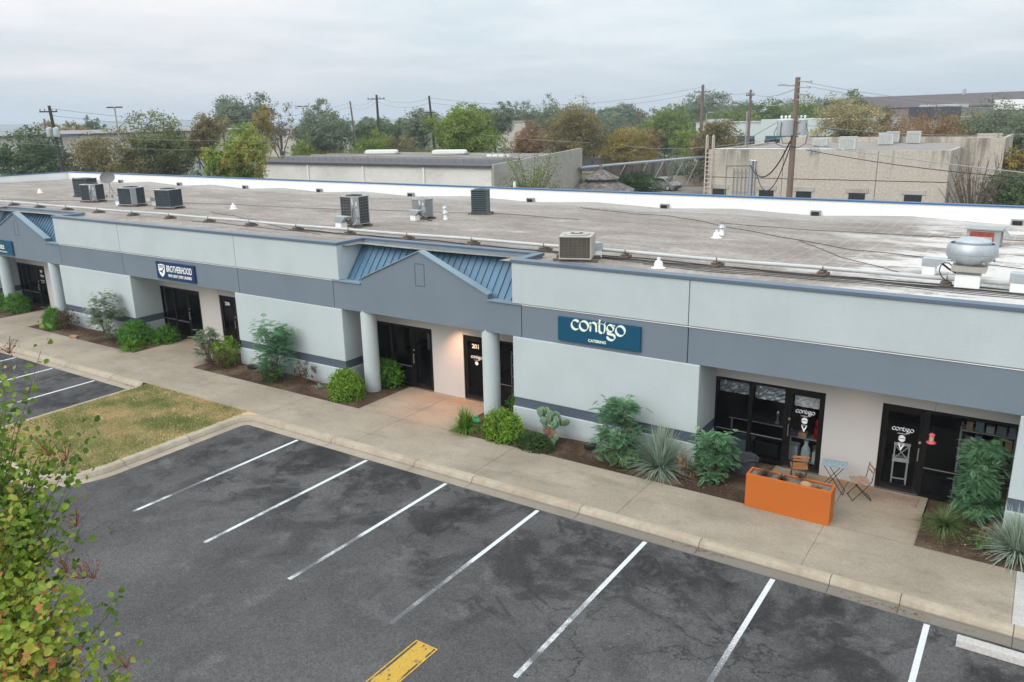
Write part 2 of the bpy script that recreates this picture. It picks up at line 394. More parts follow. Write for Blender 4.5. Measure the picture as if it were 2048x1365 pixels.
M_BEIGE = mat('cream_stucco', (.50, .485, .465), var=.03, scale=.8, **STUCCO)
M_COPE = mat('slate_blue_coping', (.105, .143, .19), rough=.45, var=.05, scale=1.5)
M_GCOPE = mat('pale_gable_coping', (.19, .265, .32), rough=.5, var=.05, scale=1.5)
M_BLUEC = mat('blue_metal_coping', (.035, .12, .245), rough=.4, var=.08, scale=1.0)
M_AWN = mat('blue_standing_seam', (.085, .17, .25), rough=.42, var=.12, scale=.9, stretch=(1, .3, .3))
M_WHITE = mat('white_roof_coating', (.83, .84, .82), rough=.6, var=.03, scale=.5, spec=.3)
M_WP = mat('white_paint', (.78, .78, .76), rough=.5, var=.04)
M_BRONZE = mat('dark_bronze_frame', (.007, .006, .0055), rough=.4, var=.2, spec=.25)
M_ALU = mat('brushed_aluminium', (.62, .62, .60), rough=.35, metal=.9, var=.06)
M_GALV = mat('galvanised_steel', (.44, .48, .50), rough=.45, metal=.55, var=.12, scale=5)
M_GREYM = mat('grey_painted_metal', (.30, .31, .31), rough=.5, var=.08)
M_BEIGEM = mat('beige_painted_metal', (.37, .355, .31), rough=.5, var=.06)
M_BLACK = mat('black_plastic', (.012, .012, .013), rough=.5, var=.2)
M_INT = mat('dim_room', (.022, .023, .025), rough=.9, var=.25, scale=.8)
M_WOOD = mat('weathered_timber', (.14, .105, .08), rough=.9, var=.35, scale=6, stretch=(1, 6, 1))
M_POLE = mat('utility_pole_wood', (.17, .125, .10), rough=.9, var=.25, scale=5, stretch=(3, 3, .3))
M_DPOLE = mat('creosoted_pole_wood', (.045, .038, .035), rough=.9, var=.25, scale=5)
a = NT('weathered_shingles', .95, .1)
b = a.mix(a.cell(3.2), (.10, .09, .085), (.26, .235, .22))
b = a.mix(a.math('MULTIPLY', a.math('LESS_THAN', a.math('FRACT', a.math('MULTIPLY', a.z, 9.0)), .25), .75), b, (.045, .04, .038)); M_SHING = a.done(b)
M_BARK = mat('bark', (.12, .09, .07), rough=.95, var=.3, scale=7, bump=.5, bscale=20)
M_ORANGE = mat('orange_powder_coat', (.48, .125, .020), rough=.45, var=.03, scale=2)
M_SIGNB = mat('teal_blue_sign_face', (.006, .072, .135), rough=.35, var=.05)
M_SIGNN = mat('navy_sign_face', (.010, .035, .105), rough=.35, var=.05)
M_LET = mat('pale_lettering', (.80, .86, .74), rough=.5, var=.01)
M_WLET = mat('white_vinyl_lettering', (.85, .86, .86), rough=.5, var=.01)
M_TEAK = mat('oiled_wood_slats', (.36, .16, .06), rough=.55, var=.25, scale=9, stretch=(1, 8, 1))
M_DRIFT = mat('weathered_wood_slats', (.33, .22, .15), rough=.7, var=.2, scale=9)
M_LBLUE = mat('light_blue_paint', (.25, .35, .41), rough=.5, var=.08)
M_RED = mat('glossy_red_enamel', (.42, .012, .018), rough=.2, var=.05)
M_CARD = mat('cardboard', (.33, .21, .12), rough=.8, var=.15)
M_FOIL = mat('crinkled_foil', (.72, .74, .72), rough=.28, metal=.85, var=.12, bump=1.0, bscale=6)
M_GRAVEL = mat('grey_gravel', (.17, .15, .13), rough=.95, var=.5, scale=45, bump=.8, bscale=50)
M_BLUET = mat('blue_grey_tub', (.16, .23, .27), rough=.5, var=.08)
M_DFAB = mat('dark_grey_fabric', (.055, .06, .07), rough=.95, var=.15, bump=.4, bscale=60)
M_COIL = {}
def coil(name, col, line, fx=30.0, fz=22.0, wx=.12, wz=.18):
    """wire coil guard: lines on a dark coil"""
    a = NT(name, .6, .3)
    g = a.math('LESS_THAN', a.math('FRACT', a.math('MULTIPLY', a.z, fz)), wz)
    hx = a.math('ADD', a.x, a.y)
    h = a.math('LESS_THAN', a.math('FRACT', a.math('MULTIPLY', hx, fx)), wx)
    m = a.math('MAXIMUM', g, h)
    b = a.mix(m, a.mix(a.step(a.noise(3, 4), .3, .7), tuple(c*.8 for c in col), tuple(c*1.3 for c in col)), line)
    return a.done(b)
M_COILB = coil('dark_coil_guard', (.022, .030, .036), (.07, .095, .11), 6.5, 9, .07, .10)
M_COILG = coil('grey_coil_guard', (.035, .037, .038), (.16, .16, .155), 6.5, 9, .07, .12)
M_COILT = coil('tan_coil_guard', (.055, .052, .038), (.125, .115, .09), 8, 24, .08, .30)
M_GREEN = mat('dark_green_enamel', (.050, .085, .090), rough=.45, var=.08)
# glass
def glass(name, tint, rough=.02, ior=1.5):
    m = bpy.data.materials.new(name); m.use_nodes = True; t = m.node_tree; t.nodes.clear()
    o = t.nodes.new('ShaderNodeOutputMaterial'); mx = t.nodes.new('ShaderNodeMixShader')
    tr = t.nodes.new('ShaderNodeBsdfTransparent'); tr.inputs[0].default_value = (*tint, 1)
    gl = t.nodes.new('ShaderNodeBsdfGlossy'); gl.inputs['Roughness'].default_value = rough; gl.inputs[0].default_value = (.9, .95, 1, 1)
    fr = t.nodes.new('ShaderNodeFresnel'); fr.inputs[0].default_value = ior
    t.links.new(fr.outputs[0], mx.inputs[0]); t.links.new(tr.outputs[0], mx.inputs[1]); t.links.new(gl.outputs[0], mx.inputs[2])
    t.links.new(mx.outputs[0], o.inputs[0]); return m
M_GLASS = glass('tinted_glass', (.74, .76, .78), ior=1.27)
M_CGLASS = mat('dark_window_glass', (.02, .022, .026), rough=.12, var=.1, spec=.6)
def emis(name, col, st):
    m = bpy.data.materials.new(name); m.use_nodes = True; p = m.node_tree.nodes['Principled BSDF']
    p.inputs['Base Color'].default_value = (*col, 1); p.inputs['Emission Color'].default_value = (*col, 1); p.inputs['Emission Strength'].default_value = st
    return m
def leafmat(name, stops, rough=.6, trans=.3):
    if name in MC: return MC[name]
    m = bpy.data.materials.new(name); m.use_nodes = True; t = m.node_tree; t.nodes.clear()
    o = t.nodes.new('ShaderNodeOutputMaterial')
    at = t.nodes.new('ShaderNodeAttribute'); at.attribute_name = 'tint'
    rp = t.nodes.new('ShaderNodeValToRGB'); t.links.new(at.outputs['Fac'], rp.inputs[0])
    e = rp.color_ramp.elements
    e[0].position = 0; e[0].color = (*stops[0], 1); e[1].position = 1; e[1].color = (*stops[-1], 1)
    for i, s_ in enumerate(stops[1:-1]):
        q = e.new((i+1)/(len(stops)-1)); q.color = (*s_, 1)
    p = t.nodes.new('ShaderNodeBsdfPrincipled'); p.inputs['Roughness'].default_value = rough; p.inputs['Specular IOR Level'].default_value = .25
    t.links.new(rp.outputs[0], p.inputs['Base Color'])
    tr = t.nodes.new('ShaderNodeBsdfTranslucent'); t.links.new(rp.outputs[0], tr.inputs[0])
    mx = t.nodes.new('ShaderNodeMixShader'); mx.inputs[0].default_value = trans
    t.links.new(p.outputs[0], mx.inputs[1]); t.links.new(tr.outputs[0], mx.inputs[2]); t.links.new(mx.outputs[0], o.inputs[0])
    MC[name] = m; return m
LM = {
 'dark': leafmat('dark_evergreen_leaves', [(.059, .101, .043), (.110, .169, .076), (.186, .245, .119)]),
 'dusk': leafmat('grey_green_leaves', [(.097, .138, .082), (.170, .211, .130), (.244, .283, .179)]),
 'green': leafmat('mid_green_leaves', [(.079, .136, .029), (.157, .222, .051), (.272, .329, .094)]),
 'forest': leafmat('olive_green_leaves', [(.075, .11, .035), (.145, .175, .058), (.235, .245, .095)]),
 'bright': leafmat('bright_green_leaves', [(.092, .167, .021), (.196, .276, .040), (.356, .425, .086)]),
 'olive': leafmat('olive_brown_leaves', [(.113, .109, .046), (.227, .197, .083), (.363, .288, .129)]),
 'yellow': leafmat('yellowing_leaves', [(.150, .131, .035), (.300, .237, .062), (.450, .350, .106)]),
 'pale': leafmat('pale_yellow_leaves', [(.176, .160, .083), (.341, .297, .154), (.550, .473, .220)]),
 'rust': leafmat('rust_coloured_leaves', [(.165, .10, .05), (.29, .18, .085), (.38, .26, .13)]),
 'twig': leafmat('brown_twigs', [(.075, .06, .045), (.15, .12, .09), (.24, .19, .14)]),
 'mixed': leafmat('turning_leaves', [(.07, .14, .03), (.14, .24, .04), (.25, .33, .06), (.40, .38, .08), (.50, .30, .06)]),
 'lush': leafmat('lush_green_leaves', [(.029, .109, .011), (.075, .218, .021), (.184, .391, .046)]),
 'limey': leafmat('lime_green_leaves', [(.06, .14, .012), (.15, .28, .025), (.30, .44, .05)]),
 'deep': leafmat('deep_green_leaves', [(.018, .050, .012), (.04, .09, .02), (.08, .14, .04)]),
 'burg': leafmat('burgundy_tinged_leaves', [(.045, .035, .02), (.12, .055, .04), (.12, .13, .05)]),
 'feather': leafmat('feathery_blue_green_leaves', [(.065, .167, .080), (.138, .290, .145), (.275, .435, .246)]),
 'fpale': leafmat('feathery_grey_green_leaves', [(.111, .169, .098), (.208, .280, .169), (.351, .416, .260)]),
 'blade': leafmat('blue_green_blades', [(.162, .230, .176), (.324, .419, .324), (.567, .648, .513)]),
 'gblade': leafmat('green_blades', [(.046, .091, .026), (.104, .176, .052), (.260, .286, .130)]),
 'lily': leafmat('strappy_green_blades', [(.05, .13, .015), (.12, .25, .03), (.25, .40, .07)]),
 'reed': leafmat('tall_reed_grass', [(.13, .15, .05), (.24, .25, .09), (.40, .36, .19)]),
 'grass': leafmat('turf_blades', [(.14, .185, .05), (.25, .27, .09), (.48, .40, .20), (.60, .43, .24)]),
 'crape': leafmat('crape_myrtle_leaves', [(.07, .14, .02), (.16, .26, .03), (.28, .36, .045), (.40, .34, .06), (.45, .16, .07)], .5, .35),
 'cactus': mat('cactus_pad_skin', (.13, .22, .13), rough=.6, var=.2, scale=12),
}

def npmesh(name, V, F, mats, tint=None, parent=None, smooth=False):
    me = bpy.data.meshes.new(name); V = np.asarray(V, dtype=np.float32); F = np.asarray(F, dtype=np.int32)
    nf, k = F.shape
    me.vertices.add(len(V)); me.vertices.foreach_set('co', V.ravel())
    me.loops.add(nf*k); me.loops.foreach_set('vertex_index', F.ravel())
    me.polygons.add(nf); me.polygons.foreach_set('loop_start', np.arange(nf, dtype=np.int32)*k)
    try: me.polygons.foreach_set('loop_total', np.full(nf, k, dtype=np.int32))
    except Exception: pass
    me.update(calc_edges=True)
    me.materials.append(mats)
    if tint is not None:
        at = me.attributes.new('tint', 'FLOAT', 'FACE'); at.data.foreach_set('value', np.clip(tint, 0, 1).astype(np.float32))
    if smooth: me.polygons.foreach_set('use_smooth', [True]*nf)
    o = bpy.data.objects.new(name, me); C.objects.link(o)
    if parent is not None: attach(o, parent)
    return o
def leafquads(P, size, aspect=.6, outdir=None, up=.3, rng=RNG):
    """one four-sided leaf at every point"""
    n = len(P); d = rng.normal(size=(n, 3))
    if outdir is not None: d += outdir*1.1
    d[:, 2] += up; d /= np.linalg.norm(d, axis=1)[:, None]+1e-9
    t = rng.normal(size=(n, 3)); s = np.cross(d, t); s /= np.linalg.norm(s, axis=1)[:, None]+1e-9
    sz = size*(.6+.8*rng.random(n))[:, None]
    a = s*sz*.5; b = np.cross(d, s)*sz*.5*aspect
    V = np.stack([P-a, P+b*1.0-a*.1, P+a, P-b*1.0-a*.1], axis=1).reshape(-1, 3)
    F = np.arange(n*4).reshape(n, 4)
    return V, F
def blobpts(c, r, n, rng=RNG, lo=.55):
    d = rng.normal(size=(n, 3)); d /= np.linalg.norm(d, axis=1)[:, None]
    rad = (lo+(1.08-lo)*rng.random(n)**.6)[:, None]
    return np.array(c)+d*rad*np.array(r), d
def fit(P, c, half, pc=97.5):
    """stretch a point cloud so that it fills the wanted half sizes"""
    Q = P-np.array(c); e = np.percentile(np.abs(Q), pc, axis=0)+1e-6
    return np.array(c)+Q*(np.array(half)/e)
def clumps(c, r, n, rng, per=26, sig=.17, lo=.45):
    """leaves gathered in small tufts over a lump of crown"""
    k = max(3, n//per); d = rng.normal(size=(k, 3)); d /= np.linalg.norm(d, axis=1)[:, None]
    rad = (lo+(1.05-lo)*rng.random(k)**.55)[:, None]; S = d*rad; idx = rng.integers(k, size=n)
    L = S[idx]+rng.normal(0, sig, (n, 3))*[1, 1, .8]
    return np.array(c)+L*np.array(r), d[idx]*.8+np.array([0, 0, .2]), rng.normal(0, .13, k)[idx]
def crown(parent, W_, H_, zc, n, mname, leaf, lumps=16, rng=RNG, top=.55, hole=0.0, name='crown', aspect=.65, spread=1.0):
    P = []; D = []; T = []; n = int(n*2.7); leaf = leaf*.72
    per = n//lumps
    for i in range(lumps):
        d = rng.normal(size=3); d /= np.linalg.norm(d); d[2] = d[2]*.9+.05
        k = .45+.5*rng.random()
        if i < 3: k *= .4
        c = np.array([d[0]*W_/2*k, d[1]*W_/2*k, zc+d[2]*H_/2*k])
        rr = (.26+.2*rng.random())*spread
        p, dd, tt = clumps(c, (W_*rr*.6, W_*rr*.6, H_*rr*.55), int(per*(.6+.8*rng.random())), rng)
        P.append(p); D.append(dd); T.append(tt+rng.normal(.5, .13))
    P = np.concatenate(P); D = np.concatenate(D); T = np.concatenate(T)+rng.normal(0, .13, len(P))
    P = fit(P, (0, 0, zc), (W_*.46, W_*.46, H_/2), 98.5); k = P[:, 2] > .05; P = P[k]; D = D[k]; T = T[k]
    V, F = leafquads(P, leaf, aspect, D, .35, rng)
    return npmesh(name, V, F, LM[mname], T, parent)
def trunk(parent, h, r, W_, rng=RNG, limbs=6, bark=None, lean=0.0, name='trunk', topz=None):
    mb = MB(); topz = topz or h*.9
    mb.tube([(0, 0, -.1), (rng.normal(0, .05), 0, h*.25), (rng.normal(0, .1)+lean*.5, rng.normal(0, .1), h*.5), (lean, rng.normal(0, .1), topz)], [r*1.25, r, r*.75, r*.25], 8)
    for i in range(limbs):
        a = rng.random()*6.28; z0 = h*(.25+.35*rng.random()); k = W_*.38*(.6+.5*rng.random())
        z1 = z0+(h-z0)*(.45+.45*rng.random())
        e = (math.cos(a)*k, math.sin(a)*k, z1)
        mid = (e[0]*.45+rng.normal(0, .1), e[1]*.45, z0+(z1-z0)*.62)
        mb.tube([(0, 0, z0), mid, e], [r*.55, r*.35, r*.1], 6)
        for q in range(2):
            b = a+rng.normal(0, .8); mb.tube([mid, (mid[0]+math.cos(b)*k*.45, mid[1]+math.sin(b)*k*.45, mid[2]+(h-mid[2])*.6)], [r*.25, r*.06], 5)
    return mb.build(name, bark or M_BARK, parent, smooth=True)
def tree(px, top, wpx, dist, kind, label, group=None, n=4200, leaf=.34, crown_h=None, name='tree', cat='tree', lumps=18, zbase=0.0, aspect=.65, spread=1.0):
    x, y, zt = far(px, top, dist); W_ = wpx*math.hypot(dist, 0)/FPX*1.0
    H = zt-zbase; ch = crown_h or min(H*.85, W_*1.0); ch = min(ch, H*.95)
    rng = np.random.default_rng(int(px*7+top*13))
    t = empty(name, (x, y, zbase), rng.random()*6.28)
    crown(t, W_, ch, H-ch/2, n, kind, leaf, lumps, rng, aspect=aspect, spread=spread)
    trunk(t, H-ch*.25, max(.10, W_*.03), W_, rng, topz=H-ch*.35)
    tag(t, label, cat, group); return t
def cable(p0, p1, sag, r=.02, name='overhead_cable', label=None, m=None, n=14, group=None):
    p0 = Vector(p0); p1 = Vector(p1)
    pts = [p0.lerp(p1, i/n)+Vector((0, 0, -sag*4*(i/n)*(1-i/n))) for i in range(n+1)]
    o = MB().tube(pts, r, 5).build(name, m or M_BLACK, smooth=True)
    return tag(o, label, 'cable', group)

def text_mb(mb, s, size, cx, cz, y, m=0, xs=1.0, bold=0.0, depth=.006, M=None, align='CENTER', shear=0.0):
    """writes s in the XZ plane facing -Y, centred on (cx, cz)"""
    cu = bpy.data.curves.new('lettering', 'FONT'); cu.body = s; cu.size = size; cu.extrude = depth/2; cu.offset = bold
    cu.align_x = align; cu.align_y = 'CENTER'; cu.shear = shear; cu.resolution_u = 3
    ob = bpy.data.objects.new('lettering', cu); C.objects.link(ob)
    dg = bpy.context.evaluated_depsgraph_get(); me = bpy.data.meshes.new_from_object(ob.evaluated_get(dg))
    vs = [(cx+v.co.x*xs, y-v.co.z, cz+v.co.y) for v in me.vertices]
    if M is not None: vs = [tuple(M @ Vector(q)) for q in vs]
    fs = [tuple(p.vertices) for p in me.polygons]
    mb.add(vs, fs, m)
    bpy.data.objects.remove(ob); bpy.data.curves.remove(cu); bpy.data.meshes.remove(me)

def nib(mb, pts, w_, tmin, cx, cz, y, sc, ang=50, m=0, depth=.006):
    """broad-nib pen stroke: thick and thin by direction"""
    pts = np.array(pts, float); k = len(pts); nb = np.array([math.cos(R_(ang)), math.sin(R_(ang))])
    tg = np.gradient(pts, axis=0); tg /= np.linalg.norm(tg, axis=1)[:, None]+1e-9
    th = np.abs(tg[:, 0]*nb[1]-tg[:, 1]*nb[0])*w_/2+tmin/2
    nr = np.stack([-tg[:, 1], tg[:, 0]], 1)*th[:, None]
    A = (pts+nr)*sc; B = (pts-nr)*sc
    vs = []
    for a, b in zip(A, B): vs += [(cx+a[0], y, cz+a[1]), (cx+b[0], y, cz+b[1]), (cx+a[0], y+depth, cz+a[1]), (cx+b[0], y+depth, cz+b[1])]
    fs = []
    for i in range(k-1):
        q = i*4; fs += [(q, q+1, q+5, q+4), (q+1, q+3, q+7, q+5), (q, q+4, q+6, q+2)]
    mb.add(vs, fs, m)
def arc(cx, cy, rx, ry, a0, a1, n=22):
    return [(cx+rx*math.cos(R_(a0+(a1-a0)*i/n)), cy+ry*math.sin(R_(a0+(a1-a0)*i/n))) for i in range(n+1)]
def contigo(mb, cx, cz, width, y, m=0):
    sc = width/6.35; x0 = cx-width/2; k = dict(cx=x0, cz=cz, y=y, sc=sc, m=m)
    W_, T_ = .235, .045
    nib(mb, arc(.55, .5, .47, .5, 42, 318), W_, T_, **k)                       # c
    nib(mb, arc(1.55, .5, .5, .5, 0, 360, 34), W_, T_, **k)                    # o
    nib(mb, [(2.18, .86), (2.28, .93), (2.32, .8), (2.32, .3), (2.30, 0)], W_, T_, **k)   # n
    nib(mb, [(2.34, .62)]+arc(2.66, .62, .33, .36, 165, 0)+[(3.0, .3), (3.02, .03)], W_, T_, **k)
    nib(mb, [(3.42, 1.42), (3.36, 1.1), (3.36, .6), (3.36, .28)]+arc(3.60, .26, .24, .24, 185, 300), W_, T_, **k)   # t
    nib(mb, [(3.12, 1.0), (3.5, .98), (3.95, .97)], .02, T_, **k)
    nib(mb, [(4.12, 1.22), (4.0, 1.12), (3.96, .98)], .12, T_, **k)
    nib(mb, [(3.98, .95), (3.98, .5), (3.96, .25), (3.84, .0)], W_, T_, **k)    # i
    nib(mb, arc(4.60, .62, .36, .36, 0, 360, 30), W_, T_, **k)                  # g
    nib(mb, [(4.86, .9), (5.0, .95), (5.14, .98)], .2, T_, **k)
    nib(mb, [(4.42, .30), (4.28, .16), (4.32, .04), (4.6, .0), (4.95, -.02), (5.12, -.16)]+arc(4.72, -.30, .42, .30, 20, -190), .24, T_, **k)
    nib(mb, arc(5.75, .5, .5, .5, 0, 360, 34), W_, T_, **k)                     # o

# ------------------------------------------------------------------ setting: ground, lot, kerb, walk
def sheet(name, pts, z, m, kind='structure'):
    o = MB().add([(x, y, z) for x, y in pts], [tuple(range(len(pts)))]).build(name, m)
    o['kind'] = kind; return o
sheet('ground', [(-2500, -2500), (2500, -2500), (2500, 4000), (-2500, 4000)], -.06, M_FIELD)
sheet('parking_lot', [(-110, -40), (60, -40), (60, 14.66), (-110, 14.66)], 0, M_ASPH)
mb = MB()
for x0, x1, y0, y1 in ((-75, -30, 38.2, 60), (-40.8, 30, 38.2, 60.8), (-60, -22.8, 74.5, 104)):
    mb.add([(x0, y0, -.03-.004*len(mb.f)), (x1, y0, -.03-.004*len(mb.f)), (x1, y1, -.03-.004*len(mb.f)), (x0, y1, -.03-.004*len(mb.f))], [(0, 1, 2, 3)])
struct(mb.build('rear_parking_lot', mat('faded_asphalt', (.17, .155, .135), .9, var=.15, scale=.5)))
# kerb sweep
def rnd(cx, cy, r, a0, a1, n=8): return [(cx+r*math.cos(R_(a0+(a1-a0)*i/n)), cy+r*math.sin(R_(a0+(a1-a0)*i/n))) for i in range(n+1)]
XL, XR, YB, YK = -25.44, -20.10, 8.95, 14.88
path = [(-110, YK), (XL-.35, YK)]+[(XL, YK-.35)]+[(XL, YB+1.3)]+rnd(XL+1.3, YB+1.3, 1.3, 180, 270)+rnd(XR-1.3, YB+1.3, 1.3, 270, 360)
path += [(XR, YK-.65)]+[(XR+.05, YK-.45), (XR+.18, YK-.22), (XR+.42, YK-.05), (XR+.65, YK)]+[(40, YK)]
prof = [(-.02, .03), (0, .151), (.13, .153), (.175, .140), (.205, .108), (.235, .035), (.27, .014), (.51, .010), (.52, -.02)]
def sweep(path, prof):
    P = [Vector((x, y)) for x, y in path]; rows = []; seg = []
    # subdivide long runs
    Q = [P[0]]
    for a_, b_ in zip(P, P[1:]):
        k = max(1, int((b_-a_).length/1.5))
        Q += [a_.lerp(b_, i/k) for i in range(1, k+1)]
    P = Q
    vs = []; n = len(prof)
    for i, p in enumerate(P):
        d0 = (p-P[i-1]).normalized() if i else (P[1]-p).normalized()
        d1 = (P[i+1]-p).normalized() if i < len(P)-1 else d0
        n0 = Vector((d0.y, -d0.x)); n1 = Vector((d1.y, -d1.x)); nn = (n0+n1).normalized(); k = 1/max(.6, nn.dot(n0))
        for o_, z in prof: vs.append((p.x+nn.x*o_*k, p.y+nn.y*o_*k, z))
    fs = [(i*n+j, i*n+j+1, (i+1)*n+j+1, (i+1)*n+j) for i in range(len(P)-1) for j in range(n-1)]
    return vs, fs
vs, fs = sweep(path, prof)
struct(MB().add(vs, fs).build('kerb', M_CURB, smooth=True))
# kerb joints (shallow saw cuts) kept in one strip object
mb = MB()
for x in [-62, -58, -54.2, -50, -46, -42, -38, -34.4, -30.6, -27.5]+[G(q, 900)[0] for q in ()]+[-16.2, -13.1, -11.2, -8.1, -5.2, -2.55, -1.3, .5, 3.5]:
    for (o0, z0), (o1, z1) in zip(prof[1:-1], prof[2:-1]):
        mb.add([(x, YK-o0, z0+.003), (x+.014, YK-o0, z0+.003), (x+.014, YK-o1, z1+.003), (x, YK-o1, z1+.003)], [(0, 1, 2, 3)])
for y in (12.6, 10.6):
    for (o0, z0), (o1, z1) in zip(prof[1:-1], prof[2:-1]):
        mb.add([(XR+o0, y, z0+.003), (XR+o0, y+.014, z0+.003), (XR+o1, y+.014, z1+.003), (XR+o1, y, z1+.003)], [(0, 1, 2, 3)])
struct(mb.build('kerb_joints', mat('joint_dirt', (.06, .05, .04), .95)))
# lawn island
isl = [(XL, YK)]+[(XL, YB+1.3)]+rnd(XL+1.3, YB+1.3, 1.3, 180, 270)+rnd(XR-1.3, YB+1.3, 1.3, 270, 360)+[(XR, YK-.65), (XR+.05, YK-.45), (XR+.18, YK-.22), (XR+.42, YK-.05), (XR+.65, YK)]
sheet('lawn', isl, .147, M_LAWN)
n = 52000
gx = RNG.uniform(XL+.02, XR-.02, n); gy = RNG.uniform(YB+.05, YK-.03, n)
def in_isl(x, y):
    ok = np.ones(len(x), bool)
    for cx_ in (XL+1.3, XR-1.3):
        cor = (y < YB+1.3) & ((x < cx_) if cx_ < -23 else (x > cx_))
        ok &= ~(cor & (np.hypot(x-cx_, y-YB-1.3) > 1.28))
    return ok
k = in_isl(gx, gy); gx = gx[k]; gy = gy[k]; n = len(gx)
a_ = RNG.random(n)*6.28; h = RNG.uniform(.03, .075, n); wd = .010
B = np.stack([gx, gy, np.full(n, .147)], 1); T = np.stack([np.cos(a_)*wd, np.sin(a_)*wd, np.zeros(n)], 1)
tip = B+np.stack([RNG.normal(0, .03, n), RNG.normal(0, .03, n), h], 1)
V = np.stack([B-T, B+T, tip], 1).reshape(-1, 3)
pn = (np.sin(gx*1.9+1.3*np.sin(gy*1.1))+np.sin(gy*2.3+gx*.7+2)+np.sin((gx*.9-gy*1.6)*2.1+.5))/3
tint = .50+pn*.42+.16*np.sin(gx*5.1+gy*3.3)*np.sin(gy*4.7-gx*2.2)+RNG.normal(0, .18, n)
stuff(npmesh('grass', V, np.arange(n*3).reshape(n, 3), LM['grass'], tint), 'patchy green and straw coloured turf on the kerbed island', 'grass')
# sidewalk panels, walks to the doors
mb = MB()
mb.box(-110, 40, YK, 18.3, -.05, .138)
jx = [-110, -75, -60]+[-56.9, -53.4, -50, -46.5, -43]+[-39.6, -36.2]+sorted([G(210, 692)[0], G(318, 723)[0], G(457, 755)[0], G(612, 796)[0], G(800, 840)[0], G(1026, 897)[0], G(1302, 964.5)[0], G(1646, 1054)[0]])+[.46]
g_ = .006
for x0, x1 in zip(jx, jx[1:]): mb.box(x0+g_, x1-g_, YK, 16.88-g_, .1, .15)
struct(mb.build('sidewalk', M_WALK))
mb = MB(); mb.box(.47, 40, YK, 16.88, .1, .1505)
struct(mb.build('pavement', M_NEWC))
WALKS = [(-40.95, -38.1), (-29.62, -25.8), (-17.25, -13.65), (-4.92, -1.40)]
mb = MB()
for x0, x1 in WALKS:
    mid = (x0+x1)/2
    mb.box(x0, mid-g_, 16.885, 19.36, .05, .152); mb.box(mid+g_, x1, 16.885, 19.36, .05, .152)
struct(mb.build('entrance_walk', M_WALK))
# planting beds: gently mounded
bedx = [(-56, -41.0), (-38.05, -29.65), (-25.78, -17.28), (-13.62, -4.95), (-1.37, 12)]
vs = []; fs = []
for x0, x1 in bedx:
    nx = int((x1-x0)/.25)+1; ny = 10; b0 = len(vs)
    for i in range(nx+1):
        for j in range(ny+1):
            x = x0+(x1-x0)*i/nx; y = 16.89+(19.35-16.89)*j/ny
            e = min(1, min(i, nx-i)/2, min(j, ny-j)/2)
            vs.append((x, y, .142+e*(.03+.03*math.sin(x*2.1)*math.sin(y*3)+random.uniform(0, .02))))
    fs += [(b0+i*(ny+1)+j, b0+(i+1)*(ny+1)+j, b0+(i+1)*(ny+1)+j+1, b0+i*(ny+1)+j+1) for i in range(nx) for j in range(ny)]
struct(MB().add(vs, fs).build('planting_bed_soil', M_MULCH, smooth=True))
# mulch chips and fallen leaves in the beds
n = 5200; xs = []; 
for x0, x1 in bedx[1:]: xs.append(RNG.uniform(x0, min(x1, 3), int(n/4)))
xs = np.concatenate(xs); ys = RNG.uniform(16.95, 18.1, len(xs))
V, F = leafquads(np.stack([xs, ys, np.full(len(xs), .205)], 1), .04, .5, None, 2.5)
stuff(npmesh('leaf_litter', V, F, leafmat('bark_chips', [(.05, .03, .02), (.11, .07, .04), (.30, .19, .10)], .9, 0), RNG.random(len(F))**1.6), 'brown bark chips and dead leaves over the planting beds', 'mulch')
# parking lines
xs = [-17.23+2.74*i for i in range(-1+1, 8)]
for i, x in enumerate(xs+[-27.98, -30.9, -33.75, -36.6, -39.4]):
    y1, y0 = (14.32, 9.2)
    o = MB().add([(x-.05, y0, .004), (x+.05, y0, .004), (x+.05, y1, .004), (x-.05, y1, .004)], [(0, 1, 2, 3)]).build('parking_line', None or M_WPAINT)
    struct(o)
# yellow worn stripe
a = NT('worn_yellow_paint', .8, .3)
d0 = a.noise(9, 5, .7, stretch=(1, .7, 1))
b = a.mix(a.step(d0, .36, .43), (.06, .055, .05), a.mix(a.step(a.noise(30, 3), .3, .8), (.40, .25, .035), (.52, .34, .06)))
dk = a.math('MULTIPLY', a.math('GREATER_THAN', a.math('ABSOLUTE', a.math('ADD', a.x, 8.045)), .175), a.step(a.noise(7, 5, .7, stretch=(1, .5, 1), off=(4, 0, 0)), .38, .50)); b = a.mix(dk, b, (.055, .05, .045)); M_YEL = a.done(b)
o = MB().add([(-8.29, -4, .004), (-7.80, -4, .004), (-7.80, 9.08, .004), (-8.29, 9.08, .004)], [(0, 1, 2, 3)]).build('yellow_line', M_YEL); struct(o)
mb = MB()
for x0, x1, y0, y1 in ((-8.29, -8.265, -4, 9.08), (-7.825, -7.80, -4, 9.08), (-8.265, -7.825, 9.055, 9.08)): mb.add([(x0, y0, .008), (x1, y0, .008), (x1, y1, .008), (x0, y1, .008)], [(0, 1, 2, 3)])
struct(mb.build('yellow_line_border', mat('fresh_yellow_paint', (.52, .30, .035), .7, var=.3, scale=12)))
# wheel stop
mb = MB(); mb.prism([(-.13, 0), (.13, 0), (.09, .12), (-.09, .12)], 0, 1.85)
mb.xf(Matrix.Translation((-.3, 14.03, 0)) @ Matrix.Rotation(-math.pi/2, 4, 'Z'))
tag(mb.build('wheel_stop', M_NEWC, bevel=.012), 'pale concrete wheel stop lying on the asphalt at the lower right', 'wheel stop')
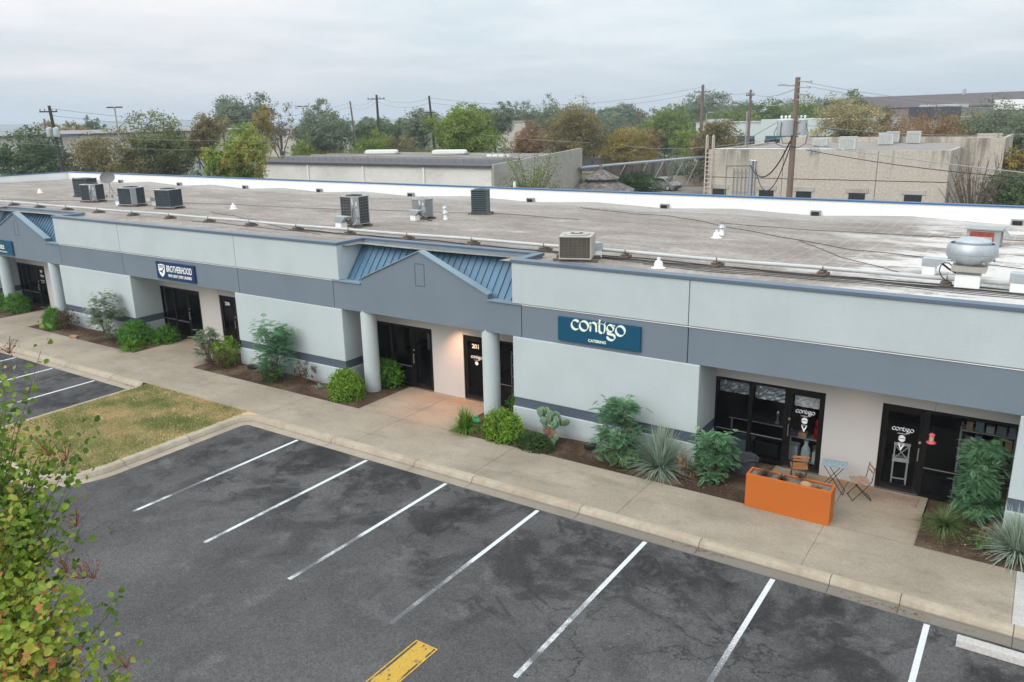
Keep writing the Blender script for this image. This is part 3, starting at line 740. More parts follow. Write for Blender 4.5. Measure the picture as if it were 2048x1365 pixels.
# twig and leaf litter in the gutter
n = 260; P = []
for cx_, cy_, s_ in ((G(285, 768, 0)[0], 14.62, .3), (G(1410, 1100, 0)[0], 14.60, .35), (G(1780, 1215, 0)[0], 14.5, .5)):
    P.append(np.stack([RNG.normal(cx_, s_, n//3), RNG.normal(cy_, .05, n//3), np.full(n//3, .03)], 1))
P = np.concatenate(P); V, F = leafquads(P, .05, .45, None, 3)
stuff(npmesh('gutter_leaves', V, F, LM['rust'], RNG.random(len(F))), 'scattered dry brown leaves in the gutter', 'leaves')

# ------------------------------------------------------------------ the long commercial building
YF, YD = 18.11, 19.37
Z1, Z2, Z3 = 5.13, 3.85, 2.92
B0 = empty('commercial_building', (-30, YF, 0), world=True)
tag(B0, 'long low blue-grey stucco unit building with flat roof, gabled entrances and round columns', 'building')
XEND, XBEG = 14.5, -72.3
REC = [(-68.2, -61.3), (-55.8, -49.1), (-43.6, -36.75), (-31.2, -24.47), (-18.97, -12.17), (-6.62, .13), (5.7, 12.4)]
wl = [XBEG]+[v for r in REC for v in r]+[XEND]
for i in range(0, len(wl), 2):
    x0, x1 = wl[i], wl[i+1]
    p = MB().box(x0, x1, YF, 19.6, 1.10, Z3-.005).build('wall_panel', M_LIGHT, B0, bevel=.02)
    MB().box(x0+.02, x1-.02, YF+.025, 19.6, .80, 1.12).build('wall_stripe', M_STRIPE, p).location = (0, 0, 0)
    MB().box(x0-.012, x1+.012, YF-.03, 19.6, 0, .82).build('wall_base', M_LIGHT, p, bevel=.015).location = (0, 0, 0)
# band of grey panels with joints; the two gables
def gable(x0, x1, c):
    poly = [(x0, Z3), (x1, Z3), (x1, Z2), (c+2.5, Z2), (c+2.5, 4.02), (c, 5.08), (c-2.5, 4.02), (c-2.5, Z2), (x0, Z2)]
    g = MB().prism(poly, YF+.03, YF+.24).build('gable_panel', M_BAND, B0, bevel=.006)
    mb = MB()
    def cope(a_, b_): mb.bar((a_[0], YF+.13, a_[1]+.018), (b_[0], YF+.13, b_[1]+.018), .29, .035)
    cope((c-2.53, 4.01), (c, 5.085)); cope((c, 5.085), (c+2.53, 4.01)); cope((x0, Z2), (c-2.5, Z2)); cope((c+2.5, Z2), (x1, Z2))
    mb.build('gable_coping', M_GCOPE, g).location = (0, 0, 0)
    mb = MB()  # incised rectangle: groove shade laid on as thin raised strips of darker colour
    for a0, a1, b0, b1 in ((-.20, -.18, 4.02, 4.72), (.16, .18, 4.02, 4.72), (-.18, .16, 4.70, 4.72), (-.18, .16, 4.02, 4.04)):
        mb.box(c+a0, c+a1, YF+.024, YF+.05, b0, b1)
    mb.build('groove_outline', M_STRIPE, g).location = (0, 0, 0)
JX = [-72.3, -68.4, -61.1, -56.2, -48.8, -43.92, -36.5, -31.6, -24.2, -19.31, -11.88, -6.96, .44, 5.4, 12.8, XEND]
GAB = {-43.92: -40.15, -19.31: -15.53, -68.4: -64.8}
for x0, x1 in zip(JX, JX[1:]):
    if x0 in GAB: gable(x0+.012, x1-.012, GAB[x0]); continue
    MB().box(x0+.012, x1-.012, YF+.03, YF+.24, Z3, Z2).build('band_panel', M_BAND, B0, bevel=.006)
MB().box(XBEG, XEND, YF+.10, YF+.30, Z3+.03, Z2-.03).build('band_backing', M_STRIPE, B0)
# upper pale panels between the gables, coping
GAPS = [(-68.2, -61.3), (-43.45, -36.62), (-18.98, -12.16)]
upr = [XBEG]+[v for g in GAPS for v in g]+[XEND]
for i in range(0, len(upr), 2):
    a0, a1 = upr[i], upr[i+1]
    js = [a0]+[j for j in JX if a0+.5 < j < a1-.5 and j not in (-11.88, -36.5, -43.92, -19.31, -48.8, 5.4, -31.6+99)]+[a1]
    for x0, x1 in zip(js, js[1:]):
        u = MB().box(x0+(.01 if x0 != a0 else 0), x1-(.01 if x1 != a1 else 0), YF-.005, YF+.2, Z2+.045, Z1-.08).build('parapet_panel', M_LIGHT, B0, bevel=.008)
    MB().box(a0+.05, a1-.05, YF+.06, YF+.25, Z2, Z1-.1).build('parapet_backing', M_STRIPE, B0)
    MB().box(a0, a1, YF+.012, YF+.2, Z2+.004, Z2+.024).build('drip_edge', M_WP, B0)
    mb = MB(); mb.box(a0-.03, a1+.03, YF-.045, YF+.27, Z1-.085, Z1)
    ends = ([] if i == 0 else [a0])+([] if i == len(upr)-2 else [a1])
    for e in ends:
        s_ = 1 if e == a0 else -1
        lo, hi = sorted((e, e+s_*.2))
        MB().box(lo, hi, YF+.2, 19.45, Z2-.2, Z1-.08).build('parapet_return', M_LIGHT, B0)
        lo, hi = sorted((e-s_*.03, e+s_*.25)); mb.box(lo, hi, YF+.27, 19.47, Z1-.085, Z1)
    mb.build('parapet_coping', M_COPE, B0, bevel=.008)
# metal slopes behind the gables
for x0, x1 in GAPS:
    mb = MB(); ya, za, yb, zb = YF+.26, 3.72, 19.34, 4.93
    mb.add([(x0, ya, za), (x1, ya, za), (x1, yb, zb), (x0, yb, zb)], [(0, 1, 2, 3)])
    k = int((x1-x0)/.245)
    for i in range(k+1):
        x = x0+.04+i*(x1-x0-.08)/k
        mb.bar((x, ya, za+.02), (x, yb, zb+.02), .028, .05)
    mb.build('metal_roof_slope', M_AWN, B0)
    MB().box(x0+.002, x1-.002, 19.34, 19.46, 4.90, 5.09).build('ridge_flashing', M_GCOPE, B0)
    MB().box(x0, x1, 19.30, 19.55, 5.09, 5.14).build('ridge_coping', M_COPE, B0, bevel=.006)
# roof deck with crickets between the scuppers
SC = [-71.1, -64.0, -56.0, -48.2, -40.6, -32.6, -23.9, -15.95, -8.66, -.9, 6.9]
xs = np.arange(XBEG+.05, XEND, .5); ysr = np.concatenate([np.arange(18.36, 33, .6), np.arange(33, 37.72, .35)])
def rz(x, y):
    z = roofz(y)
    d = min(abs(x-s_) for s_ in SC)/3.9
    return z+.17*min(1, d)*max(0, (y-33.5)/4.2)-.02+.012*math.sin(x*.7)*math.sin(y*.9)
xs = list(xs); ysr = list(ysr)+[37.72]
vs = [(x, y, rz(x, y)) for x in xs for y in ysr]; ny = len(ysr)
fs = [(i*ny+j, (i+1)*ny+j, (i+1)*ny+j+1, i*ny+j+1) for i in range(len(xs)-1) for j in range(ny-1) if not (ysr[j+1] < 19.5 and any(g[0]+.1 < xs[i] and xs[i+1] < g[1]-.1 for g in GAPS))]
MB().add(vs, fs).build('roof', M_ROOF, B0, smooth=True)
MB().box(XBEG, XEND, 37.7, 37.95, 0, 5.07).build('rear_wall', M_WHITE, B0)
MB().box(XBEG-.05, XEND, 37.64, 38.0, 5.07, 5.135).build('rear_coping', M_BLUEC, B0, bevel=.008)
MB().box(XBEG-.2, XBEG, YF, 37.95, 0, 5.07).build('end_wall', M_WHITE, B0)
MB().box(XBEG-.26, XBEG+.05, YF, 38.0, 5.07, 5.135).build('end_coping', M_BLUEC, B0)
for s_ in SC:
    MB().box(s_-.22, s_+.22, 37.52, 37.71, roofz(37.6)-.05, roofz(37.6)+.22).box(s_-.17, s_+.17, 37.50, 37.53, roofz(37.6)-.02, roofz(37.6)+.17, 1).build('scupper', [M_GREYM, M_BLACK], B0)
# vertical lap seams on the white parapet
for i in range(28): MB().box(-70+i*3.05, -69.985+i*3.05, 37.694, 37.705, 4.5, 5.07).build('membrane_seam', mat('seam_grey', (.66, .67, .66)), B0)
# soffit, lintels, piers, interior
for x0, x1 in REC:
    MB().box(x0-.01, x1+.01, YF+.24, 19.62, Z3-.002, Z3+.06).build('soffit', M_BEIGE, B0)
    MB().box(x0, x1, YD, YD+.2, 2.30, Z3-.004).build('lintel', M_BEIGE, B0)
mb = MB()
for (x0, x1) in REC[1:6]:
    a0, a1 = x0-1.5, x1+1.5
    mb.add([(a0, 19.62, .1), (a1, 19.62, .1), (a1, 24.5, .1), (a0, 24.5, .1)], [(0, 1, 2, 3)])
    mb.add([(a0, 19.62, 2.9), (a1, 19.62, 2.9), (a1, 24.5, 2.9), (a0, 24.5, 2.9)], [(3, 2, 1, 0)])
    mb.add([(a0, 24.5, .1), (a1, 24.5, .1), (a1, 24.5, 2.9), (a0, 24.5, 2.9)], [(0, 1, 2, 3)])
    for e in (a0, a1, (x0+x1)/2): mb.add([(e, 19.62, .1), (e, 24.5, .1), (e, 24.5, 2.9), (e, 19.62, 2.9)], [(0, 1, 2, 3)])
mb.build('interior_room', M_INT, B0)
def window(x0, x1, sill=True):
    f = MB(); t = .05
    f.box(x0, x0+t, YD+.02, YD+.12, .15, 2.29).box(x1-t, x1, YD+.02, YD+.12, .15, 2.29)
    f.box(x0+t, x1-t, YD+.022, YD+.118, 2.22, 2.29).box(x0+t, x1-t, YD+.022, YD+.118, .15, .23)
    f.box(x0+t, x1-t, YD+.015, YD+.118, .83, .875, 0)
    f.box(x0+t, x1-t, YD+.012, YD+.03, .872, .88, 1)
    o = f.build('window', [M_BRONZE, M_GREYM], B0)
    MB().add([(x0+t, YD+.07, .23), (x1-t, YD+.07, .23), (x1-t, YD+.07, 2.22), (x0+t, YD+.07, 2.22)], [(0, 1, 2, 3)]).build('pane', M_GLASS, o).location = (0, 0, 0)
    return o
def door(x0, x1, hinge='l', letters=None, label=None):
    f = MB(); t = .085
    f.box(x0, x0+.045, YD+.02, YD+.12, .15, 2.29).box(x1-.045, x1, YD+.02, YD+.12, .15, 2.29).box(x0+.045, x1-.045, YD+.022, YD+.118, 2.235, 2.29)
    a0, a1 = x0+.05, x1-.05
    f.box(a0, a0+t, YD+.03, YD+.08, .17, 2.23).box(a1-t, a1, YD+.03, YD+.08, .17, 2.23)
    f.box(a0+t, a1-t, YD+.032, YD+.078, 2.12, 2.23).box(a0+t, a1-t, YD+.032, YD+.078, .17, .32)
    o = f.build('door', M_BRONZE, B0)
    if label: o['label'] = label
    MB().add([(a0+t, YD+.055, .32), (a1-t, YD+.055, .32), (a1-t, YD+.055, 2.12), (a0+t, YD+.055, 2.12)], [(0, 1, 2, 3)]).build('pane', M_GLASS, o).location = (0, 0, 0)
    hx = (a1-t/2) if hinge == 'l' else (a0+t/2)
    MB().cyl((hx, YD-.02, 1.02), (hx, YD-.02, 1.34), .013, n=8).cyl((hx, YD-.02, 1.05), (hx, YD+.03, 1.05), .01, n=6).cyl((hx, YD-.02, 1.31), (hx, YD+.03, 1.31), .01, n=6).build('handle', M_ALU, o, smooth=True).location = (0, 0, 0)
    MB().cyl((hx, YD+.012, 1.47), (hx, YD+.035, 1.47), .028, n=12).build('lock', M_ALU, o, smooth=True).location = (0, 0, 0)
    MB().box(x0, x1, YD-.09, YD+.02, .15, .168).build('threshold', M_ALU, o).location = (0, 0, 0)
    if letters:
        mb = MB(); letters(mb, (x0+x1)/2, YD+.045); mb.build('lettering', M_WLET, o).location = (0, 0, 0)
    return o
def num(s, z=1.97, sz=.20):
    return lambda mb, c, y: text_mb(mb, s, sz, c-.05, z, y, bold=.005)
def l201(mb, c, y):
    text_mb(mb, '201', .20, c-.02, 1.95, y, bold=.005); contigo(mb, c, 1.56, .44, y)
    text_mb(mb, 'CATERING', .035, c, 1.50, y, depth=.004)
    mb.cyl((c, y-.003, 1.40), (c, y+.002, 1.40), .062, n=20)
def lcont(mb, c, y):
    contigo(mb, c, 1.67, .47, y); text_mb(mb, 'CATERING', .04, c-.01, 1.60, y, depth=.004)
    pts = arc(c, 1.49, .075, .075, 0, 180, 14); n_ = len(pts)
    mb.add([(x, y, z) for x, z in pts], [tuple(range(n_))])
    pts = arc(c, 1.475, .075, .075, 180, 360, 14); mb.add([(x, y, z) for x, z in pts], [tuple(range(n_))])
    text_mb(mb, 'OFFICE', .045, c, 1.36, y, depth=.004)
    text_mb(mb, 'V', .20, c, 1.255, y, bold=.007)
def l209(mb, c, y):
    text_mb(mb, '209', .16, c, 2.0, y, bold=.004); text_mb(mb, 'Pace', .17, c+.02, 1.78, y, shear=.35, bold=.002)
    text_mb(mb, 'CONSULTING', .06, c, 1.53, y, depth=.004); text_mb(mb, 'SERVICES', .06, c, 1.44, y, depth=.004)
def pier(x0, x1): MB().box(x0, x1, YD-.012, YD+.2, .1, Z3-.006).build('pier', M_BEIGE, B0)
# four entrances in view and their mirror-symmetric leaves
def front(x0, letters_a=None, letters_b=None, la=None, lb=None, officeR=False):
    window(x0, x0+.93); window(x0+.93, x0+1.84); door(x0+1.84, x0+2.76, 'r', letters_a, la)
    pier(x0+2.76, x0+4.04)
    door(x0+4.04, x0+4.99, 'l', letters_b, lb); window(x0+4.99, x0+6.79 if not officeR else x0+6.79)
front(-43.56, l209)
front(-31.22, None, num('206'), None, 'dark glass door numbered 206')
front(-18.96, None, l201, None, 'dark glass door numbered 201 with a small logo')
front(-6.62, lcont, lcont, 'dark glass door with logo, foil sheet taped behind its top', 'dark glass door with logo beside the hanging feeder')
front(-55.8)
# round columns
for cx_ in (-42.65, -37.75, -18.05, -13.15):
    MB().lathe([(.262, -.05), (.262, 2.86), (.255, 2.90), (.235, 2.92)], (cx_, 18.40, 0.1), 32).build('column', M_LIGHT, B0, smooth=True)
# recessed soffit lamps; the one between the middle doors is lit brightest
M_LAMP = emis('lit_downlight', (1, .78, .55), 12)
for x, e in ((-15.0, 230), (-3.1, 9), (-27.7, 7)):
    MB().cyl((x, 18.80, Z3-.02), (x, 18.80, Z3-.001), .075, n=16).build('downlight', M_LAMP, B0)
    ld = bpy.data.lights.new('downlight', 'SPOT'); ld.energy = e; ld.color = (1, .50, .30); ld.spot_size = R_(110); ld.spot_blend = .8; ld.shadow_soft_size = .07
    lo = bpy.data.objects.new('downlight_bulb', ld); C.objects.link(lo); lo.location = (x, 18.80, Z3-.05); lo.rotation_euler = (R_(-2), R_(-4 if x > -20 else 0), 0)

# ------------------------------------------------------------------ signs
def sign(x0, x1, z0, z1, face, name_label, letters, mats):
    t = empty('sign', ((x0+x1)/2, YF+.03, z0), world=True); tag(t, name_label, 'sign')
    MB().box(x0, x1, YF-.045, YF+.028, z0, z1).build('sign_panel', face, t, bevel=.004)
    mb = MB(); letters(mb, (x0+x1)/2, YF-.052); mb.build('lettering', mats, t)
    return t
def s1(mb, c, y):
    contigo(mb, c, 3.40, 1.62, y); text_mb(mb, 'CATERING', .105, c-.02, 3.145, y, xs=1.05, bold=.003)
sign(-10.65, -8.21, 3.035, 3.70, M_SIGNB, 'teal blue signboard reading contigo catering in pale curly letters', s1, M_LET)
def s2(mb, c, y):
    sh = [(-1.07, 3.60), (-.93, 3.625), (-.86, 3.63), (-.79, 3.625), (-.65, 3.60), (-.65, 3.38), (-.70, 3.24), (-.78, 3.16), (-.86, 3.11), (-.94, 3.16), (-1.02, 3.24), (-1.07, 3.38)]
    mb.prism([(c+x, z) for x, z in sh], y, y+.008, 0)
    mb.box(c-1.04, c-.68, y-.003, y, 3.545, 3.575, 1); mb.box(c-1.05, c-.67, y-.003, y, 3.475, 3.49, 1)
    text_mb(mb, 'NEVER GIVE UP', .035, c-.86, 3.516, y-.002, 1, depth=.003)
    # dark running figure on the shield
    mb.prism([(c-1.0+a, 3.33+b) for a, b in [(0, 0), (.07, .035), (.13, .03), (.19, .075), (.24, .10), (.25, .14), (.29, .15), (.31, .12), (.28, .09), (.23, .05), (.18, -.005), (.23, -.03), (.17, -.045), (.13, -.085), (.12, -.04), (.06, -.015), (.02, -.03)]], y-.004, y, 1)
    text_mb(mb, 'BROTHERHOOD', .36, c+.27, 3.46, y, 0, xs=.60, bold=.006)
    text_mb(mb, 'MIND | BODY | SPIRIT | BUSINESS', .155, c+.28, 3.20, y, 0, xs=.66, bold=.003)
sign(-29.14, -26.69, 3.04, 3.715, M_SIGNN, 'navy signboard reading Brotherhood with a white shield emblem', s2, [M_WLET, M_SIGNN])
def s0(mb, c, y):
    text_mb(mb, 'Pace', .42, c+.45, 3.42, y, 0, xs=.72, bold=.006, align='RIGHT'); text_mb(mb, 'CONSULTING SERVICES', .095, c+.66, 3.16, y, 0, xs=.85, align='RIGHT')
sign(-43.19, -40.75, 3.04, 3.715, M_SIGNB, 'teal blue signboard under the far gable, cut by the left picture edge', s0, M_LET)

# ------------------------------------------------------------------ things at the catering entrance
t = empty('planter', (-3.98, 17.0, .15)); tag(t, 'long bright orange metal planter box in front of the glass door', 'planter')
mb = MB(); X, Y_, Hh = .93, .215, .80
mb.box(-X, X, -Y_, -Y_+.03, 0, Hh).box(-X, X, Y_-.03, Y_, 0, Hh).box(-X, -X+.03, -Y_+.03, Y_-.03, 0, Hh-.001).box(X-.03, X, -Y_+.03, Y_-.03, 0, Hh-.001)
mb.box(-X-.0, X, -Y_+.005, -Y_+.055, Hh, Hh+.012).box(-X, X, Y_-.055, Y_, Hh, Hh+.012).box(-X, -X+.05, -Y_+.055, Y_-.055, Hh, Hh+.011).box(X-.05, X, -Y_+.055, Y_-.055, Hh, Hh+.011)
mb.build('box', M_ORANGE, t, bevel=.004)
MB().box(-X+.03, X-.03, -Y_+.03, Y_-.03, Hh-.07, Hh-.035).build('gravel', M_GRAVEL, t)
def dead_plant(x, y, z, r, kind, label, n=260):
    e = empty('dead_plant', (x, y, z)); tag(e, label, 'plant')
    rng = np.random.default_rng(int(abs(x)*1000)); d = rng.normal(size=(n, 3)); d[:, 2] = np.abs(d[:, 2])*.8+.1; d /= np.linalg.norm(d, axis=1)[:, None]
    ln = r*(.6+.5*rng.random(n))[:, None]; s_ = np.cross(d, rng.normal(size=(n, 3))); s_ /= np.linalg.norm(s_, axis=1)[:, None]
    V = np.stack([d*0-s_*.011, d*0+s_*.011, d*ln], 1).reshape(-1, 3)
    npmesh('dry_leaves', V, np.arange(n*3).reshape(n, 3), LM[kind], rng.random(n)*.8, e)
    MB().lathe([(.03, -.02), (.035, .03), (.01, .06)], (0, 0, 0), 8).build('crown_base', M_BARK, e)
dead_plant(-4.55, 17.0, .92, .24, 'twig', 'dried grey brown plant at the left end of the orange planter', 220)
dead_plant(-4.15, 16.98, .92, .17, 'twig', 'small dry flattened plant in the middle of the orange planter')
dead_plant(-3.36, 16.95, .92, .14, 'pale', 'bleached pale dead plant at the right end of the orange planter', 60)
tag(MB().box(-.06, .06, -.1, .1, 0, .10).build('rock', M_CARD), 'small tan block on the gravel of the orange planter', 'rock').location = (-4.22, 17.08, .86)
r_ = MB().lathe([(.02, -.02), (.10, .0), (.14, .06), (.13, .12), (.07, .165), (.0, .18)], (0, 0, 0), 14, sy=.75).build('rock', M_CARD, smooth=True); r_.location = (-3.62, 16.93, .85); tag(r_, 'rounded brown stone on the gravel of the orange planter', 'rock')
dead_plant(-3.78, 17.04, 1.04, .15, 'twig', 'round dry seed head beside the brown stone in the orange planter', 260)
# folding chairs and table
def bistro_chair(loc, rzv, wood, label):
    t = empty('folding_chair', loc, rzv); tag(t, label, 'chair')
    for i in range(5):
        MB().box(-.20, .20, -.19+i*.080, -.125+i*.080, .445, .462).build('seat_slat', wood, t, bevel=.003)
    for z in (.70, .79):
        MB().bar((-.20, .225+(z-.7)*.25, z), (.20, .225+(z-.7)*.25, z), .012, .055).build('back_slat', wood, t, bevel=.003)
    for sx in (-.185, .185):
        MB().tube([(sx, -.20, 0), (sx, .02, .25), (sx, .20, .47), (sx, .25, .84)], .009, 6).build('leg', M_BLACK, t, smooth=True)
        MB().tube([(sx*.86, .24, 0), (sx*.86, .0, .24), (sx*.86, -.17, .44)], .009, 6).build('leg', M_BLACK, t, smooth=True)
    MB().cyl((-.185, -.20, .03), (.185, -.20, .03), .007, n=6).cyl((-.16, .24, .03), (.16, .24, .03), .007, n=6).build('stretcher', M_BLACK, t, smooth=True)
x, y = G(1605, 940); bistro_chair((-4.18, 18.62, .152), R_(-160), M_TEAK, 'folding slatted chair of orange-brown wood on thin black legs')
bistro_chair((-2.78, 18.55, .152), R_(-62), M_DRIFT, 'folding slatted chair of pale weathered wood on thin black legs')
t = empty('folding_table', (-3.38, 18.62, .152), R_(6)); tag(t, 'small light blue slatted folding table with crossed black legs', 'table')
for i in range(6): MB().box(-.27+i*.092, -.19+i*.092, -.19, .19, .70, .715).build('table_slat', M_LBLUE, t, bevel=.003)
MB().box(-.28, .28, -.19, -.16, .685, .70).box(-.28, .28, .16, .19, .685, .70).build('rail', M_LBLUE, t)
for sy in (-.18, .18):
    MB().tube([(-.26, sy, 0), (.22, sy, .69)], .009, 6).build('leg', M_BLACK, t); MB().tube([(.26, sy*.9, 0), (-.22, sy*.9, .69)], .009, 6).build('leg', M_BLACK, t)
MB().cyl((-.26, -.18, .02), (-.26, .18, .02), .007, n=6).cyl((.26, -.16, .02), (.26, .16, .02), .007, n=6).build('stretcher', M_BLACK, t)
# door mat
o = MB().box(-.48, .48, -.27, .27, 0, .012).build('door_mat', concrete('coir_mat', (.27, .20, .15), (.33, .25, .19), (.2, .15, .12), 4), bevel=.004); o.location = (-2.05, 18.92, .154); tag(o, 'plain tan door mat in front of the right glass door', 'mat')
# feeder
t = empty('hummingbird_feeder', (-1.42, 18.45, 1.88)); tag(t, 'pink and clear hanging bird feeder in front of the right window', 'bird feeder')
M_PINK = mat('pink_plastic', (.60, .085, .12), .35, var=.08)
MB().lathe([(.02, .22), (.055, .20), (.065, .18), (.06, .16), (.05, .155)], n=20).build('cap', M_PINK, t, smooth=True)
MB().lathe([(.048, .155), (.05, .1), (.045, .03)], n=18).build('bottle', mat('clear_amber', (.45, .33, .22), .1, var=.1), t, smooth=True)
MB().lathe([(.045, .035), (.09, .02), (.10, .0), (.08, -.02), (.03, -.025)], n=22).build('base', M_PINK, t, smooth=True)
MB().cyl((0, 0, .22), (0, 0, 1.02), .003, n=5).build('hanger', M_BLACK, t)
# grey waste bag and dark sack by the window
def sack(loc, s_, m, label, cat='bag'):
    mb = MB(); prof = [(.30, 0), (.34, .05), (.345, .2), (.33, .34), (.36, .40), (.34, .42), (.29, .38), (.27, .30)]
    mb.lathe(prof, (0, 0, 0), 14, sy=.75); r = random.Random(3)
    mb.v = [(v[0]*(1+r.uniform(-.07, .07))*s_, v[1]*(1+r.uniform(-.07, .07))*s_, v[2]*(1+r.uniform(-.08, .08))*s_) for v in mb.v]
    o = mb.build('sack', m, smooth=True); o.location = loc; return tag(o, label, cat)
sack((-5.50, 18.5, .15), 1.1, M_DFAB, 'sagging dark grey fabric grow bag beside the feathery shrub')
# black landscape floodlights on the mulch
def flood(x, y, rzv, label):
    t = empty('floodlight', (x, y, .17), rzv); tag(t, label, 'lamp')
    MB().box(-.15, .15, -.11, .11, .02, .17).build('housing', M_BLACK, t, bevel=.03)
    MB().box(-.12, .12, .105, .12, .05, .15).build('lens', M_CGLASS, t)
    MB().cyl((0, 0, -.04), (0, 0, .03), .03, n=8).build('stake', M_BLACK, t)
x, y = G(505, 737, .2); flood(x, y, .1, 'black box floodlight lying in the bed left of the middle shrubs')
x, y = G(1181, 897, .2); flood(x, y, .1, 'black box floodlight in the bed right of the cactus')
# paper bag, green bag
x, y = G(148, 675, .17); o = MB().box(-.16, .16, -.10, .10, 0, .09).build('paper_bag', M_CARD, bevel=.02); o.location = (x, y, .16); o.rotation_euler = (.1, .1, .5); tag(o, 'crumpled brown paper bag lying at the edge of the far planting bed', 'bag')
x, y = G(952, 838, .2); o = MB().lathe([(.16, 0), (.18, .05), (.12, .12), (.05, .13), (.07, .18), (.0, .19)], n=9, sy=.6).build('plastic_bag', mat('green_plastic', (.03, .33, .16), .35, var=.5, scale=9), smooth=True); o.location = (-13.32, 17.75, .2); tag(o, 'small green and white plastic bag behind the strappy grass by the column', 'bag')

# ------------------------------------------------------------------ seen through the glass
def thing_box(name, x, y, z, w_, d, h, m, label, cat, bev=.006, rzv=0):
    o = MB().box(-w_/2, w_/2, -d/2, d/2, 0, h).build(name, m, bevel=bev); o.location = (x, y, z); o.rotation_euler = (0, 0, rzv); return tag(o, label, cat)
# shelf behind door of the left catering window
def rack(x, y, w_, zs, m, label):
    t = empty('shelf', (x, y, .12)); tag(t, label, 'shelf')
    for z in zs: MB().box(-w_/2, w_/2, -.18, .18, z, z+.03).build('shelf_board', m, t)
    for sx in (-w_/2, w_/2-.03):
        for sy in (-.18, .15): MB().box(sx, sx+.03, sy, sy+.03, 0, max(zs)+.1).build('post', m, t)
    return t
rack(-4.32, 19.92, .95, [.10, .74], M_GALV, 'metal wire shelf standing behind the left glass door')
o = MB().lathe([(.10, 0), (.11, .03), (.06, .06), (.10, .10), (.12, .22), (.11, .30)], (0, 0, 0), 18).lathe([(.03, .30), (.07, .33), (.09, .38), (.09, .47), (.07, .52), (.02, .54)], (0, .0, 0), 18).build('stand_mixer', M_RED, smooth=True); o.location = (-4.06, 19.86, .89); tag(o, 'shiny red stand mixer on the shelf behind the left glass door', 'mixer')
M_PURP = mat('purple_packaging', (.13, .08, .20), .5, var=.3, scale=14)
thing_box('bread_pack', -4.66, 19.83, .89, .20, .22, .13, M_PURP, 'purple and tan food pack at the left of the shelf behind the glass', 'food pack', .03)
thing_box('bread_pack', -4.42, 19.83, .89, .22, .22, .14, mat('tan_packaging', (.40, .27, .15), .5, var=.3, scale=9), 'tan bread pack on the shelf between purple pack and red mixer', 'food pack', .03)
thing_box('storage_box', -4.66, 19.88, .25, .30, .28, .38, mat('pale_blue_box', (.48, .56, .57), .5), 'pale blue white box on the floor behind the left glass door', 'box')
thing_box('storage_box', -4.02, 19.86, .25, .24, .26, .30, mat('white_printed_box', (.62, .62, .62), .5, var=.2, scale=14), 'white printed box under the metal bowl behind the glass', 'box')
o = MB().lathe([(.05, 0), (.11, .04), (.155, .11), (.16, .115), (.145, .105), (.10, .045), (0, .02)], n=24).build('mixing_bowl', M_ALU, smooth=True); o.location = (-4.02, 19.84, .555); tag(o, 'shallow steel bowl on the white box behind the glass', 'bowl')
o = MB().lathe([(.11, 0), (.12, .2), (.10, .34), (.04, .46), (.06, .54), (0, .55)], n=9, sy=.7).build('flour_bag', mat('white_blue_bag', (.52, .60, .62), .6, var=.2, scale=5), smooth=True); o.location = (-4.32, 19.83, .25); tag(o, 'tall twisted white and blue bag behind the left glass door', 'bag')
thing_box('plastic_tub', -5.95, 19.85, .15, .50, .36, .36, M_BLUET, 'blue grey plastic tub on the floor behind the left window', 'tub', .03)
MB().box(-.27, .27, -.20, .20, .36, .395).build('rim', M_BLUET, [o for o in bpy.data.objects if o.name == 'plastic_tub'][0])
thing_box('black_crate', -5.3, 19.9, .2, .62, .36, .36, M_BLACK, 'black crate with a white label behind the middle window pane', 'crate', .02)
# worktop inside with pepper mill
t = empty('work_table', (-5.6, 20.2, .12)); tag(t, 'steel-edged worktop inside behind the left window panes', 'table')
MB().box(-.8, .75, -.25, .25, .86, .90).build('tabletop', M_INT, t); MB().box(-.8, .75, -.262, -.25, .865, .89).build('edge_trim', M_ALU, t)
for sx in (-.75, .70): MB().box(sx, sx+.04, -.22, -.18, 0, .86).build('leg', M_GREYM, t)
o = MB().lathe([(.07, 0), (.07, .03), (.03, .06), (.025, .2), (.04, .24), (.045, .30), (.02, .34)], n=14).build('mill', M_ALU, smooth=True); o.location = (-5.15, 20.1, 1.02); tag(o, 'small silver mill standing on the worktop behind the glass', 'mill')
# foil sheets taped behind the glass
def foil(x0, x1, z0, z1, label, m):
    mb = MB(); nx, nz = 14, 7; r = random.Random(int(x0*10))
    vs = [(x0+(x1-x0)*i/nx, YD+.14+r.uniform(0, .045), z0+(z1-z0)*j/nz) for i in range(nx+1) for j in range(nz+1)]
    mb.add(vs, [(i*(nz+1)+j, (i+1)*(nz+1)+j, (i+1)*(nz+1)+j+1, i*(nz+1)+j+1) for i in range(nx) for j in range(nz)])
    return tag(mb.build('foil_sheet', m), label, 'foil sheet')
foil(-6.56, -5.74, 1.86, 2.22, 'dull foil sheet hung inside the leftmost catering window', M_GALV)
foil(-5.62, -4.84, 1.82, 2.22, 'dull foil sheet hung inside the middle catering window', M_GALV)
foil(-4.62, -3.98, 1.80, 2.12, 'bright crinkled foil sheet taped inside the left glass door', mat('bright_foil', (.78, .79, .77), rough=.35, metal=.1, var=.15, bump=1.0, bscale=5))
